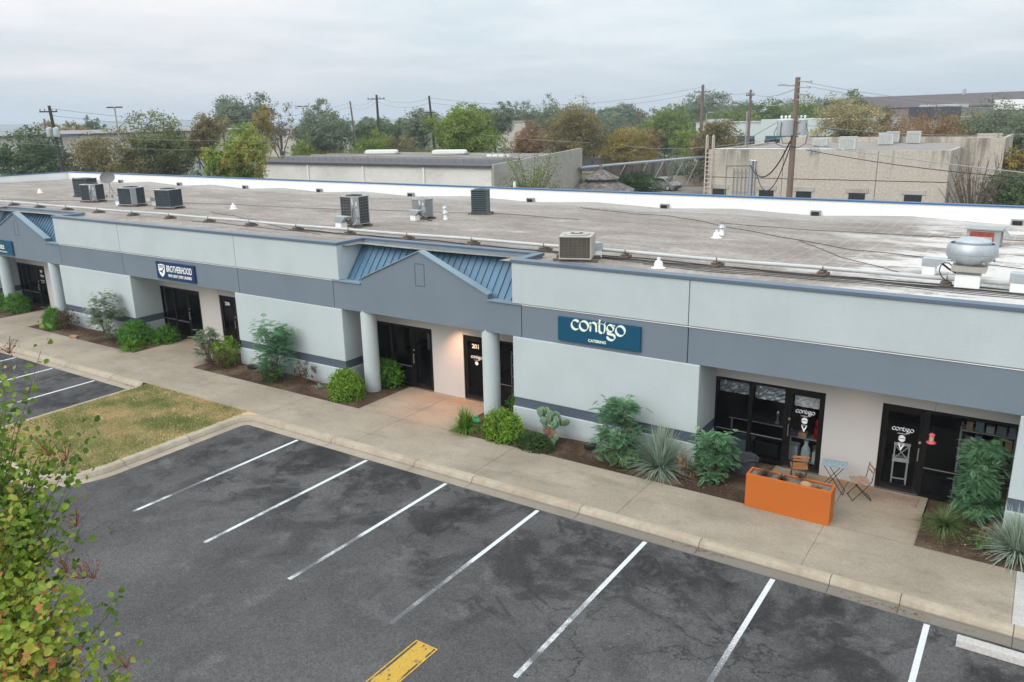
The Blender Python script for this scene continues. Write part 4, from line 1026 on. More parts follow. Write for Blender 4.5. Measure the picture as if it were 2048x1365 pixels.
# bar stool behind the right door
t = empty('bar_stool', (-2.13, 19.85, .12), R_(8)); tag(t, 'tall white bar stool with crossed back behind the right glass door', 'stool')
M_STOOL = mat('off_white_wood', (.60, .60, .58), .5)
MB().box(-.19, .19, -.18, .18, .66, .70).build('seat', M_STOOL, t, bevel=.01)
for sx in (-.17, .14):
    MB().box(sx, sx+.03, -.18, -.15, 0, 1.14).build('leg', M_STOOL, t); MB().box(sx, sx+.03, .14, .17, 0, .66).build('leg', M_STOOL, t)
MB().box(-.18, .18, -.178, -.153, 1.08, 1.15).bar((-.15, -.165, .74), (.15, -.165, 1.08), .02, .02).bar((.15, -.165, .74), (-.15, -.165, 1.08), .02, .02, up=(0, 1, 0)).build('backrest', M_STOOL, t)
MB().box(-.15, .15, -.175, -.155, .22, .25).box(-.15, .15, -.175, -.155, .70, .76).build('stretcher', M_STOOL, t)
# stocked shelves behind the end windows
def stocked(x, y, w_, label, seed, cols):
    rack(x, y, w_, [.12, .52, .92, 1.30, 1.68], M_GREYM, label)
    r = random.Random(seed)
    for i, z in enumerate((.15, .55, .95, 1.33, 1.71)):
        xx = x-w_/2+.1
        while xx < x+w_/2-.12:
            ww = r.uniform(.14, .24); c = r.choice(cols); h_ = r.uniform(.14, .28)
            thing_box('stock_box', xx+ww/2, y-.02, z+.12, ww-.02, .26, h_, c[0], c[1]+' on the shelves behind the window at '+('the right end' if x > -5 else 'the right column'), 'box', .01)['group'] = 'boxes on the shelves behind the windows'
            xx += ww+.02
cols = [(M_CARD, 'brown cardboard box'), (mat('orange_tub', (.40, .13, .05), .5), 'orange tub'), (mat('violet_box', (.16, .10, .24), .5), 'violet box'), (mat('dull_green_box', (.07, .22, .15), .5), 'green box')]
stocked(-12.75, 19.88, 1.15, 'grey shelving full of boxes behind the window right of the column', 5, cols)
stocked(-.42, 19.95, 1.1, 'grey shelving behind the window at the far right', 9, [(M_CARD, 'brown cardboard box'), (mat('dull_white_box', (.35, .35, .34), .5), 'white box'), (M_BLUET, 'blue box')])
thing_box('notice_board', -17.6, 21.2, .9, .7, .03, .9, mat('pale_board', (.28, .29, .30), .7), 'pale board standing inside behind the middle entrance glass', 'board')

# ------------------------------------------------------------------ planting
def shrub(x, y, rx, ry, h, kind, label, n=2600, leaf=.06, lumps=12, seed=0, group=None, z=.15, stems=True, cat='shrub', aspect=.55, dome=0):
    t = empty('shrub', (x, y, z)); tag(t, label, cat, group); rng = np.random.default_rng(100+seed)
    P = []; D = []; T = []; n = int(n*1.5)
    for i in range(lumps):
        a = rng.random()*6.28; k = math.sqrt(rng.random())*.62; zz = h*(.36+.26*rng.random()*(1-k*.5))
        p, dd, tt = clumps((math.cos(a)*k*rx, math.sin(a)*k*ry, zz), (rx*.44, ry*.44, h*.36), n//lumps, rng, 14, .15, .6)
        P.append(p); D.append(dd); T.append(tt+rng.normal(.5, .1))
    P = np.concatenate(P); D = np.concatenate(D); T = np.concatenate(T)+rng.normal(0, .15, len(P))
    P = fit(P, (0, 0, 0), (rx, ry, h), 97); k = P[:, 2] > .01; P = P[k]; D = D[k]; T = T[k]
    if dome:
        m_ = int(len(P)*.75); d = rng.normal(size=(m_//9, 3)); d[:, 2] = np.abs(d[:, 2]); d /= np.linalg.norm(d, axis=1)[:, None]
        q = rng.integers(len(d), size=m_); bump_ = (.82+.16*rng.random(len(d)))[q][:, None]; P2 = d[q]*bump_+rng.normal(0, .055, (m_, 3))
        P2 = P2*[rx, ry, h]; P2[:, 2] = np.maximum(P2[:, 2], .02); P = np.concatenate([P[::3]*[.8, .8, .8], P2]); D = np.concatenate([D[::3], d[q]]); T = np.concatenate([T[::3], rng.normal(.5, .14, len(d))[q]+rng.normal(0, .14, m_)])
    V, F = leafquads(P, leaf, aspect, D, .6, rng); npmesh('foliage', V, F, LM[kind], T, t)
    if stems:
        mb = MB()
        for i in range(7):
            a = rng.random()*6.28; mb.tube([(0, 0, -.02), (math.cos(a)*rx*.25, math.sin(a)*ry*.25, h*.4), (math.cos(a)*rx*.6, math.sin(a)*ry*.6, h*.75)], [.014, .01, .004], 5)
        mb.build('stems', M_BARK, t, smooth=True)
    return t
def feathery(x, y, rx, ry, h, kind, label, fronds=150, seed=0, base=.25, z=.15, flen=.27, lw=.0095, zlo=.28):
    """multi-stemmed shrub of twice-pinnate arching fronds"""
    t = empty('feathery_shrub', (x, y, z)); tag(t, label, 'shrub'); rng = np.random.default_rng(300+seed); fronds = int(fronds*4.6); flen *= .62
    stems = MB(); Vs = []; T = []
    tips = []
    for i in range(16):
        a = rng.random()*6.28; k = .25+.72*rng.random(); e = np.array([math.cos(a)*rx*k, math.sin(a)*ry*k, h*(.48+.5*rng.random())])
        m_ = np.array([e[0]*.35, e[1]*.35, e[2]*.5]); stems.tube([(rng.normal(0, .04), rng.normal(0, .04), -.03), tuple(m_), tuple(e)], [.015, .011, .004], 5); tips.append((m_, e))
    stems.build('stems', M_BARK, t, smooth=True)
    nt_ = 26; tz = h*(zlo*.5+(1-zlo*.5)*rng.random(nt_)**.8); ta = rng.random(nt_)*6.28; tk = .30+.65*rng.random(nt_)**.5
    prof = .62+.38*np.sin(np.pi*np.clip(tz/h, 0, 1)**.8)
    tuft = np.column_stack([np.cos(ta)*rx*tk*prof, np.sin(ta)*ry*tk*prof, tz]); ttone = rng.normal(.5, .15, nt_)
    for i in range(fronds):
        j = rng.integers(nt_); p0 = tuft[j]*[.55, .55, 1]+rng.normal(0, 1, 3)*[rx*.16, ry*.16, h*.05]
        tone = rng.normal(ttone[j], .10); a = ta[j]+rng.normal(0, 1.1); el = rng.uniform(-.5, .95); L_ = flen*(.6+.7*rng.random())
        d = np.array([math.cos(a)*math.cos(el), math.sin(a)*math.cos(el), math.sin(el)])
        side = np.cross(d, [0, 0, 1]); side /= np.linalg.norm(side)+1e-9; upv = np.cross(side, d)
        S = 10; k = np.arange(1, S+1)/S
        ax = p0+d*(k*L_)[:, None]+np.array([0, 0, -1])*(k**2*L_*.32)[:, None]
        for sg in (-1, 1):
            pl = L_*.36*np.sin(np.pi*(k*.8+.15))
            b0 = ax; dirp = side*sg*.9+d*.35; tipp = ax+dirp*pl[:, None]+np.array([0, 0, -.012])
            # each pinna : two slim leaflets rows as one narrow quad
            wv = d*lw
            V = np.stack([b0-wv*.2, (b0+tipp)/2+wv, tipp, (b0+tipp)/2-wv], 1); Vs.append(V.reshape(-1, 3)); T.append(np.clip(rng.normal(tone, .10, S), 0, 1))
    V = np.concatenate(Vs); T = np.concatenate(T); k = len(V)//4
    V = fit(V, (0, 0, 0), (rx, ry, h), 97)
    V[:, 2] = np.maximum(V[:, 2], .01)
    npmesh('foliage', V, np.arange(k*4).reshape(k, 4), LM[kind], T, t); return t
def blades(x, y, r, h, n, kind, label, seed=0, z=.15, wd=.012, droop=.5, cat='grass plant', name='blade_plant', pitch=(.15, 1.35), flower=0):
    t = empty(name, (x, y, z)); tag(t, label, cat); rng = np.random.default_rng(500+seed)
    a = rng.random(n)*6.28; el = rng.uniform(*pitch, n); L_ = r*(.75+.45*rng.random(n)); S = 5
    Vs = []; Ts = []; base = np.stack([rng.normal(0, .03, n), rng.normal(0, .03, n), np.full(n, .03)], 1)
    d = np.stack([np.cos(a)*np.cos(el), np.sin(a)*np.cos(el), np.sin(el)*h/r], 1)
    sd_ = np.stack([-np.sin(a), np.cos(a), np.zeros(n)], 1); tone = rng.normal(.5, .22, n)
    pts = []
    for s_ in range(S+1):
        k = s_/S; p = base+d*(L_*k)[:, None]; p[:, 2] -= droop*L_*k**2.2*np.cos(el)*.8; p[:, 2] = np.maximum(p[:, 2], .02); w_ = wd*(1-k*.92)*(.6+.4*min(1, k*4)); pts.append((p-sd_*w_, p+sd_*w_))
    for s_ in range(S):
        Vs.append(np.stack([pts[s_][0], pts[s_][1], pts[s_+1][1], pts[s_+1][0]], 1).reshape(-1, 3)); Ts.append(tone+.10*s_/S)
    V = np.concatenate(Vs); npmesh('blades', V, np.arange(len(V)).reshape(-1, 4), LM[kind], np.concatenate(Ts), t)
    MB().lathe([(.07, -.03), (.08, .03), (.03, .08), (0, .09)], n=10).build('base', M_BARK, t, smooth=True); return t
# far bed
x, y = G(0, 625); 
shrub(-43.0, 18.05, .5, .5, .75, 'lush', 'clipped green shrub at the left picture edge in front of the first column', seed=1)
shrub(-41.75, 18.2, .72, .6, .95, 'lush', 'round green shrub between the two far left columns', 3000, .07, seed=2, dome=1)
shrub(-36.7, 17.45, .60, .48, .95, 'lush', 'bright green shrub in front of the second far left column', 3000, .065, seed=3, dome=1)
shrub(-35.85, 17.5, .55, .42, .90, 'burg', 'loose burgundy tinged shrub beside the bright green one in the far bed', 1500, .055, seed=4)
feathery(-32.5, 17.5, .85, .52, 1.95, 'fpale', 'tall feathery grey green shrub in the middle of the far bed', 190, 5)
shrub(-30.9, 17.85, .88, .72, 1.0, 'lush', 'wide dark green shrub at the corner of the far bed', 3600, .07, 15, seed=6, dome=1)
shrub(-29.95, 18.6, .55, .6, .72, 'lush', 'low green shrub spreading under the far entrance window', 1800, .07, seed=7, dome=1)
blades(-30.2, 17.2, .72, .6, 340, 'lily', 'bright green strappy clump at the bed corner by the far walk', 8, wd=.016, droop=.9, pitch=(.3, 1.2))
# second bed
feathery(-25.75, 17.6, .55, .45, 1.30, 'fpale', 'thin feathery shrub with an orange flower by door 206', 90, 9)
shrub(-24.9, 17.75, .60, .45, 1.05, 'limey', 'yellow green leafy shrub against the wall beside door 206', 2200, .06, seed=10)
shrub(-24.75, 17.35, .5, .36, .75, 'burg', 'small twiggy reddish shrub in front of the yellow green one', 700, .05, seed=11)
feathery(-21.85, 17.45, .80, .52, 2.0, 'feather', 'tall feathery blue green shrub against the pale wall left of the middle entrance', 210, 12)
shrub(-21.8, 17.25, .42, .32, .45, 'deep', 'low ferny plant at the foot of the tall feathery shrub', 700, .06, seed=13)
shrub(-20.55, 17.6, .48, .38, .85, 'burg', 'sparse brown leaved twiggy shrub between feathery shrub and round bush', 480, .055, 9, seed=14)
blades(-19.75, 17.55, .42, .28, 70, 'blade', 'small wispy grey green grass beside the round bush', 15, wd=.007)
shrub(-18.35, 17.45, .70, .56, 1.0, 'limey', 'dense rounded lime green bush in front of the left middle column', 5200, .062, 18, seed=16, dome=1)
shrub(-17.85, 18.85, .48, .36, .95, 'lush', 'leafy green shrub behind the left middle column below the window', 1900, .07, seed=17)
# third bed
blades(-13.2, 17.1, .60, .85, 520, 'lily', 'bright green strappy clump at the walk edge by the right middle column', 18, wd=.015, droop=.9, pitch=(.35, 1.35))
shrub(-11.95, 17.22, .72, .45, .92, 'limey', 'dense green shrub with reddish tips in front of the right middle column', 3800, .06, 14, seed=19, dome=1)
shrub(-12.25, 18.75, .48, .38, .95, 'lush', 'green shrub behind the right middle column below the shelves', 1300, .065, seed=20)
shrub(-10.85, 17.12, .60, .38, .45, 'deep', 'low dark green mat-forming shrub beside the cactus', 3800, .035, 14, seed=21, dome=1)
blades(-7.35, 17.55, .98, 1.25, 900, 'blade', 'large spiky blue green sotol beside the wall corner', 22, wd=.015, droop=.42, cat='sotol', name='sotol', pitch=(.12, 1.5))
feathery(-8.42, 17.42, .60, .48, 1.72, 'feather', 'feathery shrub against the pale wall right of the cactus', 200, 23)
shrub(-8.35, 17.15, .5, .25, .45, 'green', 'ragged low greenery at the foot of the feathery shrub by the wall', 500, .05, seed=24)
feathery(-6.0, 17.75, .52, .42, 1.25, 'feather', 'bushy bright green feathery shrub left of the orange planter', 190, 25, flen=.24)
shrub(-6.62, 17.5, .28, .22, .75, 'rust', 'dry brown foliage between sotol and feathery shrub', 260, .05, 5, seed=26)
# right bed
feathery(-.42, 18.65, .41, .38, 1.80, 'feather', 'tall dense feathery shrub in front of the far right window', 420, 27, flen=.30, zlo=.30)
blades(-.92, 18.0, .80, .6, 520, 'gblade', 'arching dark green grassy clump in the right bed', 28, wd=.008, droop=.8, pitch=(.2, 1.3))
blades(.42, 17.55, .85, 1.0, 620, 'blade', 'silvery blue green spiky sotol at the right picture edge', 29, wd=.016, droop=.45, cat='sotol', name='sotol', pitch=(.1, 1.45))
shrub(-.22, 17.45, .22, .2, .28, 'lush', 'small bright green seedling in the right bed', 220, .04, 5, seed=30)
shrub(0.05, 17.9, .4, .3, .35, 'olive', 'low dry grassy tuft behind the right sotol', 420, .06, 6, seed=31)
# orange flower
o = MB().lathe([(.0, 0), (.05, .02), (.03, .05), (0, .06)], n=8).build('flower', mat('orange_red_petals', (.6, .10, .03), .5)); o.parent = [q for q in bpy.data.objects if q.name.startswith('feathery_shrub') and 'orange flower' in q.get('label', '')][0]; o.location = (.1, .0, 1.28)
# prickly pear
t = empty('prickly_pear', (-10.58, 17.5, .15)); t.scale = (1.12, 1.12, 1.15); tag(t, 'prickly pear cactus with flat green pads against the pale wall', 'cactus')
def pad(parent, c, r, h, rzv, tilt, m):
    mb = MB(); mb.lathe([(.0, 0), (r*.45, h*.12), (r*.85, h*.38), (r, h*.62), (r*.8, h*.87), (r*.35, h*.985), (0, h)], n=14, sy=.22)
    mb.xf(Matrix.Translation(c) @ Matrix.Rotation(rzv, 4, 'Z') @ Matrix.Rotation(tilt, 4, 'Y')); return mb.build('pad', m, parent, smooth=True)
M_TRK = mat('corky_cactus_stem', (.22, .13, .09), .9, var=.2)
rr = random.Random(4)
pad(t, (0, 0, -.03), .09, .30, .2, .1, M_TRK); pad(t, (-.03, 0, .22), .11, .28, .5, -.25, M_TRK); pad(t, (.05, 0, .22), .10, .27, -.3, .35, M_TRK)
for i in range(21):
    a = rr.uniform(-1.15, 1.15); k = rr.uniform(.12, .42); c = (math.sin(a)*k*.95, rr.uniform(-.12, .12), .40+math.cos(a)*k*.95-.05)
    pad(t, c, rr.uniform(.085, .115), rr.uniform(.20, .28), rr.uniform(-.8, .8), a*.7+rr.uniform(-.3, .3), LM['cactus'])
pad(t, (.10, -.1, .0), .08, .22, .3, .2, LM['cactus']); pad(t, (.16, -.05, .14), .075, .2, .3, .3, LM['cactus'])

# ------------------------------------------------------------------ roof equipment
def sleepers(x, y, z, w_, d, rzv, desc, n=2):
    M = Matrix.Rotation(rzv, 4, 'Z')
    for i in range(n):
        yy = -d*.36+i*d*.72/(n-1); p = M @ Vector((0, yy, 0))
        o = MB().box(-w_/2-.18, w_/2+.18, -.07, .07, 0, .09).build('timber_sleeper', M_WOOD, bevel=.008); o.location = (x+p.x, y+p.y, z); o.rotation_euler = (0, 0, rzv)
        tag(o, 'weathered timber sleeper under '+desc, 'timber', 'timber sleepers under '+desc)
def condenser(px, py, w_, h, rzv, style, label, desc, panel='right'):
    x, y, z = RF(px, py); z -= .01
    sleepers(x, y, z, w_, w_, rzv, desc); t = empty('condenser_unit', (x, y, z+.09), rzv); tag(t, label, 'air conditioner')
    body, case, top = {'black': (M_COILB, M_GREYM, M_GALV), 'grey': (M_COILG, M_GREYM, M_GREYM), 'tan': (M_COILT, M_BEIGEM, M_BEIGEM), 'green': (M_GREEN, M_GREEN, M_GREEN), 'greycol': (M_GREYM, M_GREYM, M_GREYM)}[style]
    a = w_/2
    MB().box(-a-.01, a+.01, -a-.01, a+.01, 0, .04).build('base_pan', case, t, bevel=.01)
    MB().box(-a+.008, a-.008, -a+.008, a-.008, .04, h-.05).build('coil', body if style not in ('green', 'greycol') else M_BLACK, t)
    pw = .03 if style in ('black', 'tan') else .045
    for sx in (-a, a-pw):
        for sy in (-a, a-pw): MB().box(sx, sx+pw, sy, sy+pw, .04, h-.05).build('corner_post', M_GREEN if style == 'black' else case, t)
    if style == 'green':
        for side in range(4):
            mb = MB(); k = int((h-.1)/.085)
            for i in range(k):
                z0 = .06+i*.085; mb.add([(-a+.04, -a-.012, z0), (a-.04, -a-.012, z0), (a-.04, -a+.03, z0+.055), (-a+.04, -a+.03, z0+.055)], [(0, 1, 2, 3)])
                mb.box(-a+.04, a-.04, -a-.014, -a-.008, z0-.012, z0+.012)
            mb.xf(Matrix.Rotation(side*math.pi/2, 4, 'Z')); mb.build('louvres', M_GREEN, t)
    if style == 'greycol':
        for side in range(4):
            mb = MB()
            for i in range(11): mb.box(-a+.04+i*(w_-.08)/11, -a+.06+i*(w_-.08)/11+.012, -a-.012, -a+.02, .05, h-.06)
            mb.xf(Matrix.Rotation(side*math.pi/2, 4, 'Z')); mb.build('ribs', M_GREYM, t)
        MB().box(-a+.03, a-.03, -a+.005, a-.005, .05, h-.06).build('jacket', mat('mid_grey_jacket', (.15, .15, .145), .6), t)
    KM = Matrix.Translation((a*.97, -a*.97, 0)) @ Matrix.Rotation(R_(45), 4, 'Z')
    mb = MB(); mb.box(-a-.015, a+.015, -a-.015, a+.015, h-.05, h-.012); mb.build('top_cover', top, t, bevel=.012)
    mb = MB(); rr_ = a*.80
    mb.lathe([(rr_, h-.02), (rr_+.015, h), (rr_, h+.02), (rr_-.03, h+.018)], n=28); mb.cyl((0, 0, h+.0), (0, 0, h+.035), .09, n=16)
    for k in range(1, 4):
        q = rr_*k/4; mb.lathe([(q, h+.01), (q+.008, h+.02), (q-.008, h+.02)], n=28)
    for k in range(16):
        q = k*math.pi/8; mb.bar((0, 0, h+.022), (rr_*math.cos(q), rr_*math.sin(q), h+.012), .006, .006)
    mb.build('fan_guard', M_BLACK if style in ('grey', 'black') else case, t)
    MB().lathe([(rr_-.02, h-.012), (0, h-.014)], n=28).build('fan_well', M_BLACK, t)
    if panel:
        mb = MB(); s_ = 1 if panel == 'right' else -1
        if panel == 'corner':
            mb.box(-w_*.20, w_*.20, -.02, .10, .03, h-.045); mb.xf(KM)
        else: mb.box(a-.02, a+.018, -a-.016, -a+.34 if style != 'tan' else a+.016, .03, h-.05)
        o = mb.build('service_panel', case if style != 'tan' else M_BEIGEM, t, bevel=.004)
    if panel == 'corner':
        KM = Matrix.Translation((a*.97, -a*.97, 0)) @ Matrix.Rotation(R_(45), 4, 'Z')
        MB().box(.0, .15, -.09, -.022, h*.28, h*.56).xf(KM).build('disconnect_box', M_GALV, t, bevel=.006)
        MB().tube([(-.05, -.03, h*.62), (-.12, -.09, h*.5), (-.10, -.09, h*.2), (-.2, -.15, .0)], .013, 6).xf(KM).build('conduit', M_BLACK, t, smooth=True)
        MB().tube([(.05, -.05, h*.28), (.03, -.09, h*.15), (-.1, -.16, .02)], .011, 6).xf(KM).build('conduit', M_GALV, t, smooth=True)
        MB().box(.03, .07, -.026, -.02, h*.66, h*.82).xf(KM).build('sticker', M_WP, t)
        MB().box(-.12, -.08, -.026, -.02, h*.72, h*.92).xf(KM).build('sticker', M_WP, t)
    return t
condenser(1154, 520, .90, .66, R_(21), 'tan', 'squat tan air conditioning condenser near the front roof edge', 'the squat tan condenser', 'right')
condenser(712, 452, .80, 1.12, R_(1), 'grey', 'tall grey condenser with service panel and disconnect box', 'the tall grey condenser', 'corner')
condenser(846, 437, .66, .78, R_(-8), 'greycol', 'ribbed mid-grey condenser beside the two twin vents', 'the ribbed grey condenser', 'corner')
condenser(962, 428, .72, 1.05, R_(22), 'green', 'tall dark green louvred condenser near the white rear parapet', 'the dark green condenser', None)
condenser(340, 417, .90, .90, R_(14), 'black', 'black coil condenser, rightmost of the four at the left', 'the rightmost black condenser', None)
condenser(266, 412, .90, .90, R_(12), 'black', 'black coil condenser with side panel in the left group', 'the middle black condenser', 'right')
condenser(188, 404, .84, .92, R_(16), 'black', 'small dark condenser with pale front panel behind the satellite dish', 'the small dark condenser', 'corner')
condenser(174, 393, .95, 1.02, R_(20), 'green', 'blue green louvred condenser at the back of the left group', 'the rear louvred condenser', None)
# service hoods (pipe portals)
def portal(px, py, rzv, label, s_=1.0, m=M_GALV):
    x, y, z = RF(px, py); t = empty('pipe_hood', (x, y, z-.01), rzv); tag(t, label, 'roof hood', 'pipe hoods on the roof')
    MB().box(-.17*s_, .17*s_, -.15*s_, .15*s_, 0, .26*s_).build('curb_base', M_WHITE, t, bevel=.01)
    mb = MB(); mb.prism([(-.2*s_, .26*s_), (.2*s_, .26*s_), (.48*s_, .50*s_), (-.2*s_, .50*s_)], -.17*s_, .17*s_); mb.build('hood', m, t, bevel=.006)
    MB().add([(.21*s_, -.15*s_, .27*s_), (.21*s_, .15*s_, .27*s_), (.47*s_, .15*s_, .495*s_), (.47*s_, -.15*s_, .495*s_)], [(0, 1, 2, 3)]).build('opening', M_BLACK, t)
    MB().tube([(.3*s_, 0, .36*s_), (.5*s_, .05, .2*s_), (.75*s_, .1, .05), (1.0*s_, .12, .05)], .028, 6).build('insulated_line', M_BLACK, t, smooth=True); return t
portal(1858, 548, -.1, 'small grey pipe hood left of the mushroom exhaust fan', .85)
portal(2036, 585, -.1, 'small grey pipe hood at the right picture edge', .9)
portal(683, 458, -.1, 'grey pipe hood at the foot of the tall grey condenser')
portal(830, 441, -.1, 'pale pipe hood at the foot of the ribbed condenser', .9)
portal(1190, 515, math.pi-.5, 'grey pipe hood behind the squat tan condenser', .9)
portal(240, 411, .2, 'pipe hood between the left condensers', .9)
portal(312, 411, .2, 'pipe hood beside the rightmost black condenser', .9)
# vents
def cap_vent(px, py, label, s_=1.0, m=M_GALV):
    x, y, z = RF(px, py); t = empty('roof_vent', (x, y, z-.01)); tag(t, label, 'vent')
    MB().lathe([(.10*s_, 0), (.09*s_, .02), (.07*s_, .22*s_)], n=16).build('pipe', M_WHITE, t, smooth=True)
    MB().lathe([(.10*s_, .24*s_), (.14*s_, .26*s_), (.12*s_, .32*s_), (.05*s_, .37*s_), (0, .38*s_)], n=16).build('cap', m, t, smooth=True); return t
cap_vent(890, 428, 'small galvanised vent, upper one of the twin vents'); cap_vent(891, 439, 'small galvanised vent, lower one of the twin vents')
cap_vent(1443, 470, 'small galvanised vent on the bare middle of the roof')
def cone_vent(px, py, label, s_=1.0):
    x, y, z = RF(px, py); o = MB().lathe([(.22*s_, 0), (.14*s_, .02), (.125*s_, .14*s_), (.10*s_, .19*s_), (.05*s_, .22*s_), (.05*s_, .30*s_), (0, .30*s_)], n=18).build('vent_cone', M_WP, smooth=True); o.location = (x, y, z-.01)
    return tag(o, label, 'vent', 'white plastic vent cones')
for px, py, s_, l in ((1317, 535, .9, 'white cone vent near the front parapet right of the tan condenser'), (1433, 475, .9, 'white cone vent beside the small galvanised vent'), (467, 418, 1, 'white cone vent in the open roof left of centre'), (80, 386, 1, 'white cone vent on the far left of the roof')): cone_vent(px, py, l, s_)
# satellite dish
x, y, z = RF(222, 395); t = empty('satellite_dish', (x, y, z)); tag(t, 'grey oval satellite dish on a bent pole behind the left condensers', 'satellite dish')
mb = MB(); mb.lathe([(0, .0), (.25, .03), (.45, .09), (.46, .10), (.44, .085), (.24, .015), (0, -.015)], n=28, sy=.78); mb.xf(Matrix.Translation((0, 0, 1.15)) @ Matrix.Rotation(R_(34), 4, 'Z') @ Matrix.Rotation(R_(70), 4, 'X')); mb.build('dish', mat('dull_grey_dish', (.15, .15, .155), .6), t, smooth=True)
MB().tube([(.35, 0, 0), (.3, 0, .25), (.05, 0, .7), (0, .06, 1.1)], .03, 8).build('mast', M_GREYM, t, smooth=True)
MB().tube([(0, -.05, .85), (.25, -.55, .95)], .015, 6).box(.2, .3, -.62, -.52, .92, 1.02).build('feed_arm', M_GREYM, t)
MB().tube([(-.3, .1, 0), (.05, 0, .7)], .015, 6).tube([(.0, .4, 0), (.05, 0, .7)], .015, 6).build('brace', M_GREYM, t)
for i, dx in enumerate((-.35, .1, .5)):
    o = MB().box(-.19, .19, -.1, .1, 0, .19).build('cinder_block', M_CONW, bevel=.01); o.location = (x+dx, y-.15+.1*i, z-.005); tag(o, 'grey cinder block weighing down the satellite dish mount', 'block', 'cinder blocks under the dish')
# mushroom exhaust fan
x, y, z = RF(1934, 575); t = empty('exhaust_fan', (x, y, z-.02)); tag(t, 'large round aluminium mushroom exhaust fan on a white square curb', 'exhaust fan')
MB().box(-.27, .27, -.27, .27, 0, .36).build('curb_base', M_WHITE, t, bevel=.008)
MB().box(-.24, .24, -.24, .24, .36, .44).build('collar', M_GREYM, t)
MB().box(-.37, .37, -.37, .37, .44, .58).build('flashing', M_BEIGEM, t, bevel=.01)
t.scale = (.93, .93, .95); MB().lathe([(.30, .58), (.33, .62), (.48, .70), (.56, .82), (.565, .92), (.54, 1.02), (.50, 1.10), (.48, 1.09), (.50, .98)], n=40).build('bowl', M_GALV, t, smooth=True)
MB().lathe([(.49, .99), (.0, .99)], n=40).build('inner_gap', M_BLACK, t)
MB().lathe([(.40, 1.0), (.40, 1.14), (.37, 1.17), (.22, 1.22), (0, 1.235)], n=40).build('motor_dome', M_GALV, t, smooth=True)
MB().lathe([(.567, .86), (.573, .868), (.567, .876)], n=40).build('seam', M_GREYM, t)
for q in range(5): MB().cyl((.5*math.cos(q*1.25-2.2), .5*math.sin(q*1.25-2.2), .69), (.53*math.cos(q*1.25-2.2), .53*math.sin(q*1.25-2.2), .66), .03, n=8).build('bolt', M_GREYM, t)
MB().tube([(-.37, 0, .5), (-.46, -.02, .58), (-.56, -.05, .58), (-.63, -.09, .50), (-.64, -.13, .40), (-.58, -.18, .28), (-.48, -.24, .2), (-.34, -.28, .16)], .014, 8).build('flexible_conduit', M_BLACK, t, smooth=True)
# make-up air unit behind it
x, y, z = RF(1967, 490); t = empty('makeup_air_unit', (x, y, z), R_(-4)); tag(t, 'small grey rooftop unit with rusty red filter panel behind the mushroom fan', 'air unit')
MB().box(-.48, .48, -.35, .35, 0, .52).build('cabinet', M_GREYM, t, bevel=.01)
MB().box(-.56, .52, -.42, .42, .52, .56).build('lid', M_GREYM, t, bevel=.006)
MB().box(-.38, .30, -.362, -.348, .10, .46).build('filter_panel', mat('rusty_red_panel', (.25, .055, .035), .8, var=.3, scale=8), t)
MB().box(-.08, .26, -.368, -.36, .16, .30).box(-.40, .32, -.366, -.35, .46, .475).build('frame', M_BEIGEM, t)
mb = MB(); mb.box(0, .30, -.3, .3, -.015, 0); mb.xf(Matrix.Translation((.52, 0, .50)) @ Matrix.Rotation(R_(48), 4, 'Y')); mb.build('open_flap', M_GREYM, t)
# gas pipe along the roof, on blocks, with cables beside it
PY = 20.75
pz = lambda y: roofz(y)
t = MB().tube([(x_, PY+.06*math.sin(x_*.35), pz(PY)+.16+.008*math.sin(x_*1.1)) for x_ in np.arange(-72, 14, .7)], .052, 10).build('roof_pipe', mat('grey_painted_pipe', (.46, .48, .47), .5, var=.1, scale=2), smooth=True)
tag(t, 'long pale grey pipe running on blocks along the whole roof', 'pipe')
k = 0
for x_ in np.arange(-70.5, 12, 2.75):
    e = empty('pipe_support', (x_, PY+.06*math.sin(x_*.35), pz(PY)-.02), random.uniform(-.2, .2)); tag(e, 'weathered wooden block with a rusty strap under the long roof pipe', 'pipe support', 'blocks under the roof pipe')
    MB().box(-.10, .14, -.26, .26, 0, .065).box(-.06, .08, -.2, .2, .065, .125).build('block', M_WOOD, e, bevel=.006)
    MB().box(.03, .05, -.09, -.075, .1, .25).build('strap', M_BARK, e)
def roofcable(pts, r, label, m=M_BLACK):
    P = []
    for i in range(len(pts)-1):
        (x0, y0), (x1, y1) = pts[i], pts[i+1]; k = max(2, int(math.hypot(x1-x0, y1-y0)/.5))
        for j in range(k): P.append((x0+(x1-x0)*j/k, y0+(y1-y0)*j/k))
    P.append(pts[-1]); P = [(x_, y_+.09*math.sin(x_*.8+r*500)+.05*math.sin(x_*2.3+r*900), rz(x_, y_)+r+.015) for x_, y_ in P]
    return tag(MB().tube(P, r, 5).build('roof_cable', m, smooth=True), label, 'cable')
for i, (dy, r, xa) in enumerate(((-.13, .018, -24), (-.24, .012, -24), (-.36, .011, -30), (-.52, .010, -14), (-.72, .009, -12), (-.95, .009, -9))):
    roofcable([(xa, PY+dy+.1), (-8, PY+dy), (-3, PY+dy-.1), (14, PY+dy+.05)], r, ['thick black cable hugging the roof pipe', 'black cable just in front of the roof pipe', 'thin black cable wandering in front of the roof pipe', 'slack black cable starting near the tan condenser', 'thin slack cable near the front parapet', 'thinnest cable nearest the front parapet on the right'][i])
p = [RF(*q)[:2] for q in ((1160, 418), (1340, 433), (1500, 462), (1700, 500), (1905, 522), (2048, 538))]
roofcable(p, .011, 'thin dark cable slanting across the open roof to the mushroom fan')
p = [RF(*q)[:2] for q in ((1440, 447), (1650, 462), (1860, 474), (2048, 482))]
roofcable(p, .010, 'thin dark cable across the roof to the red-panelled unit')
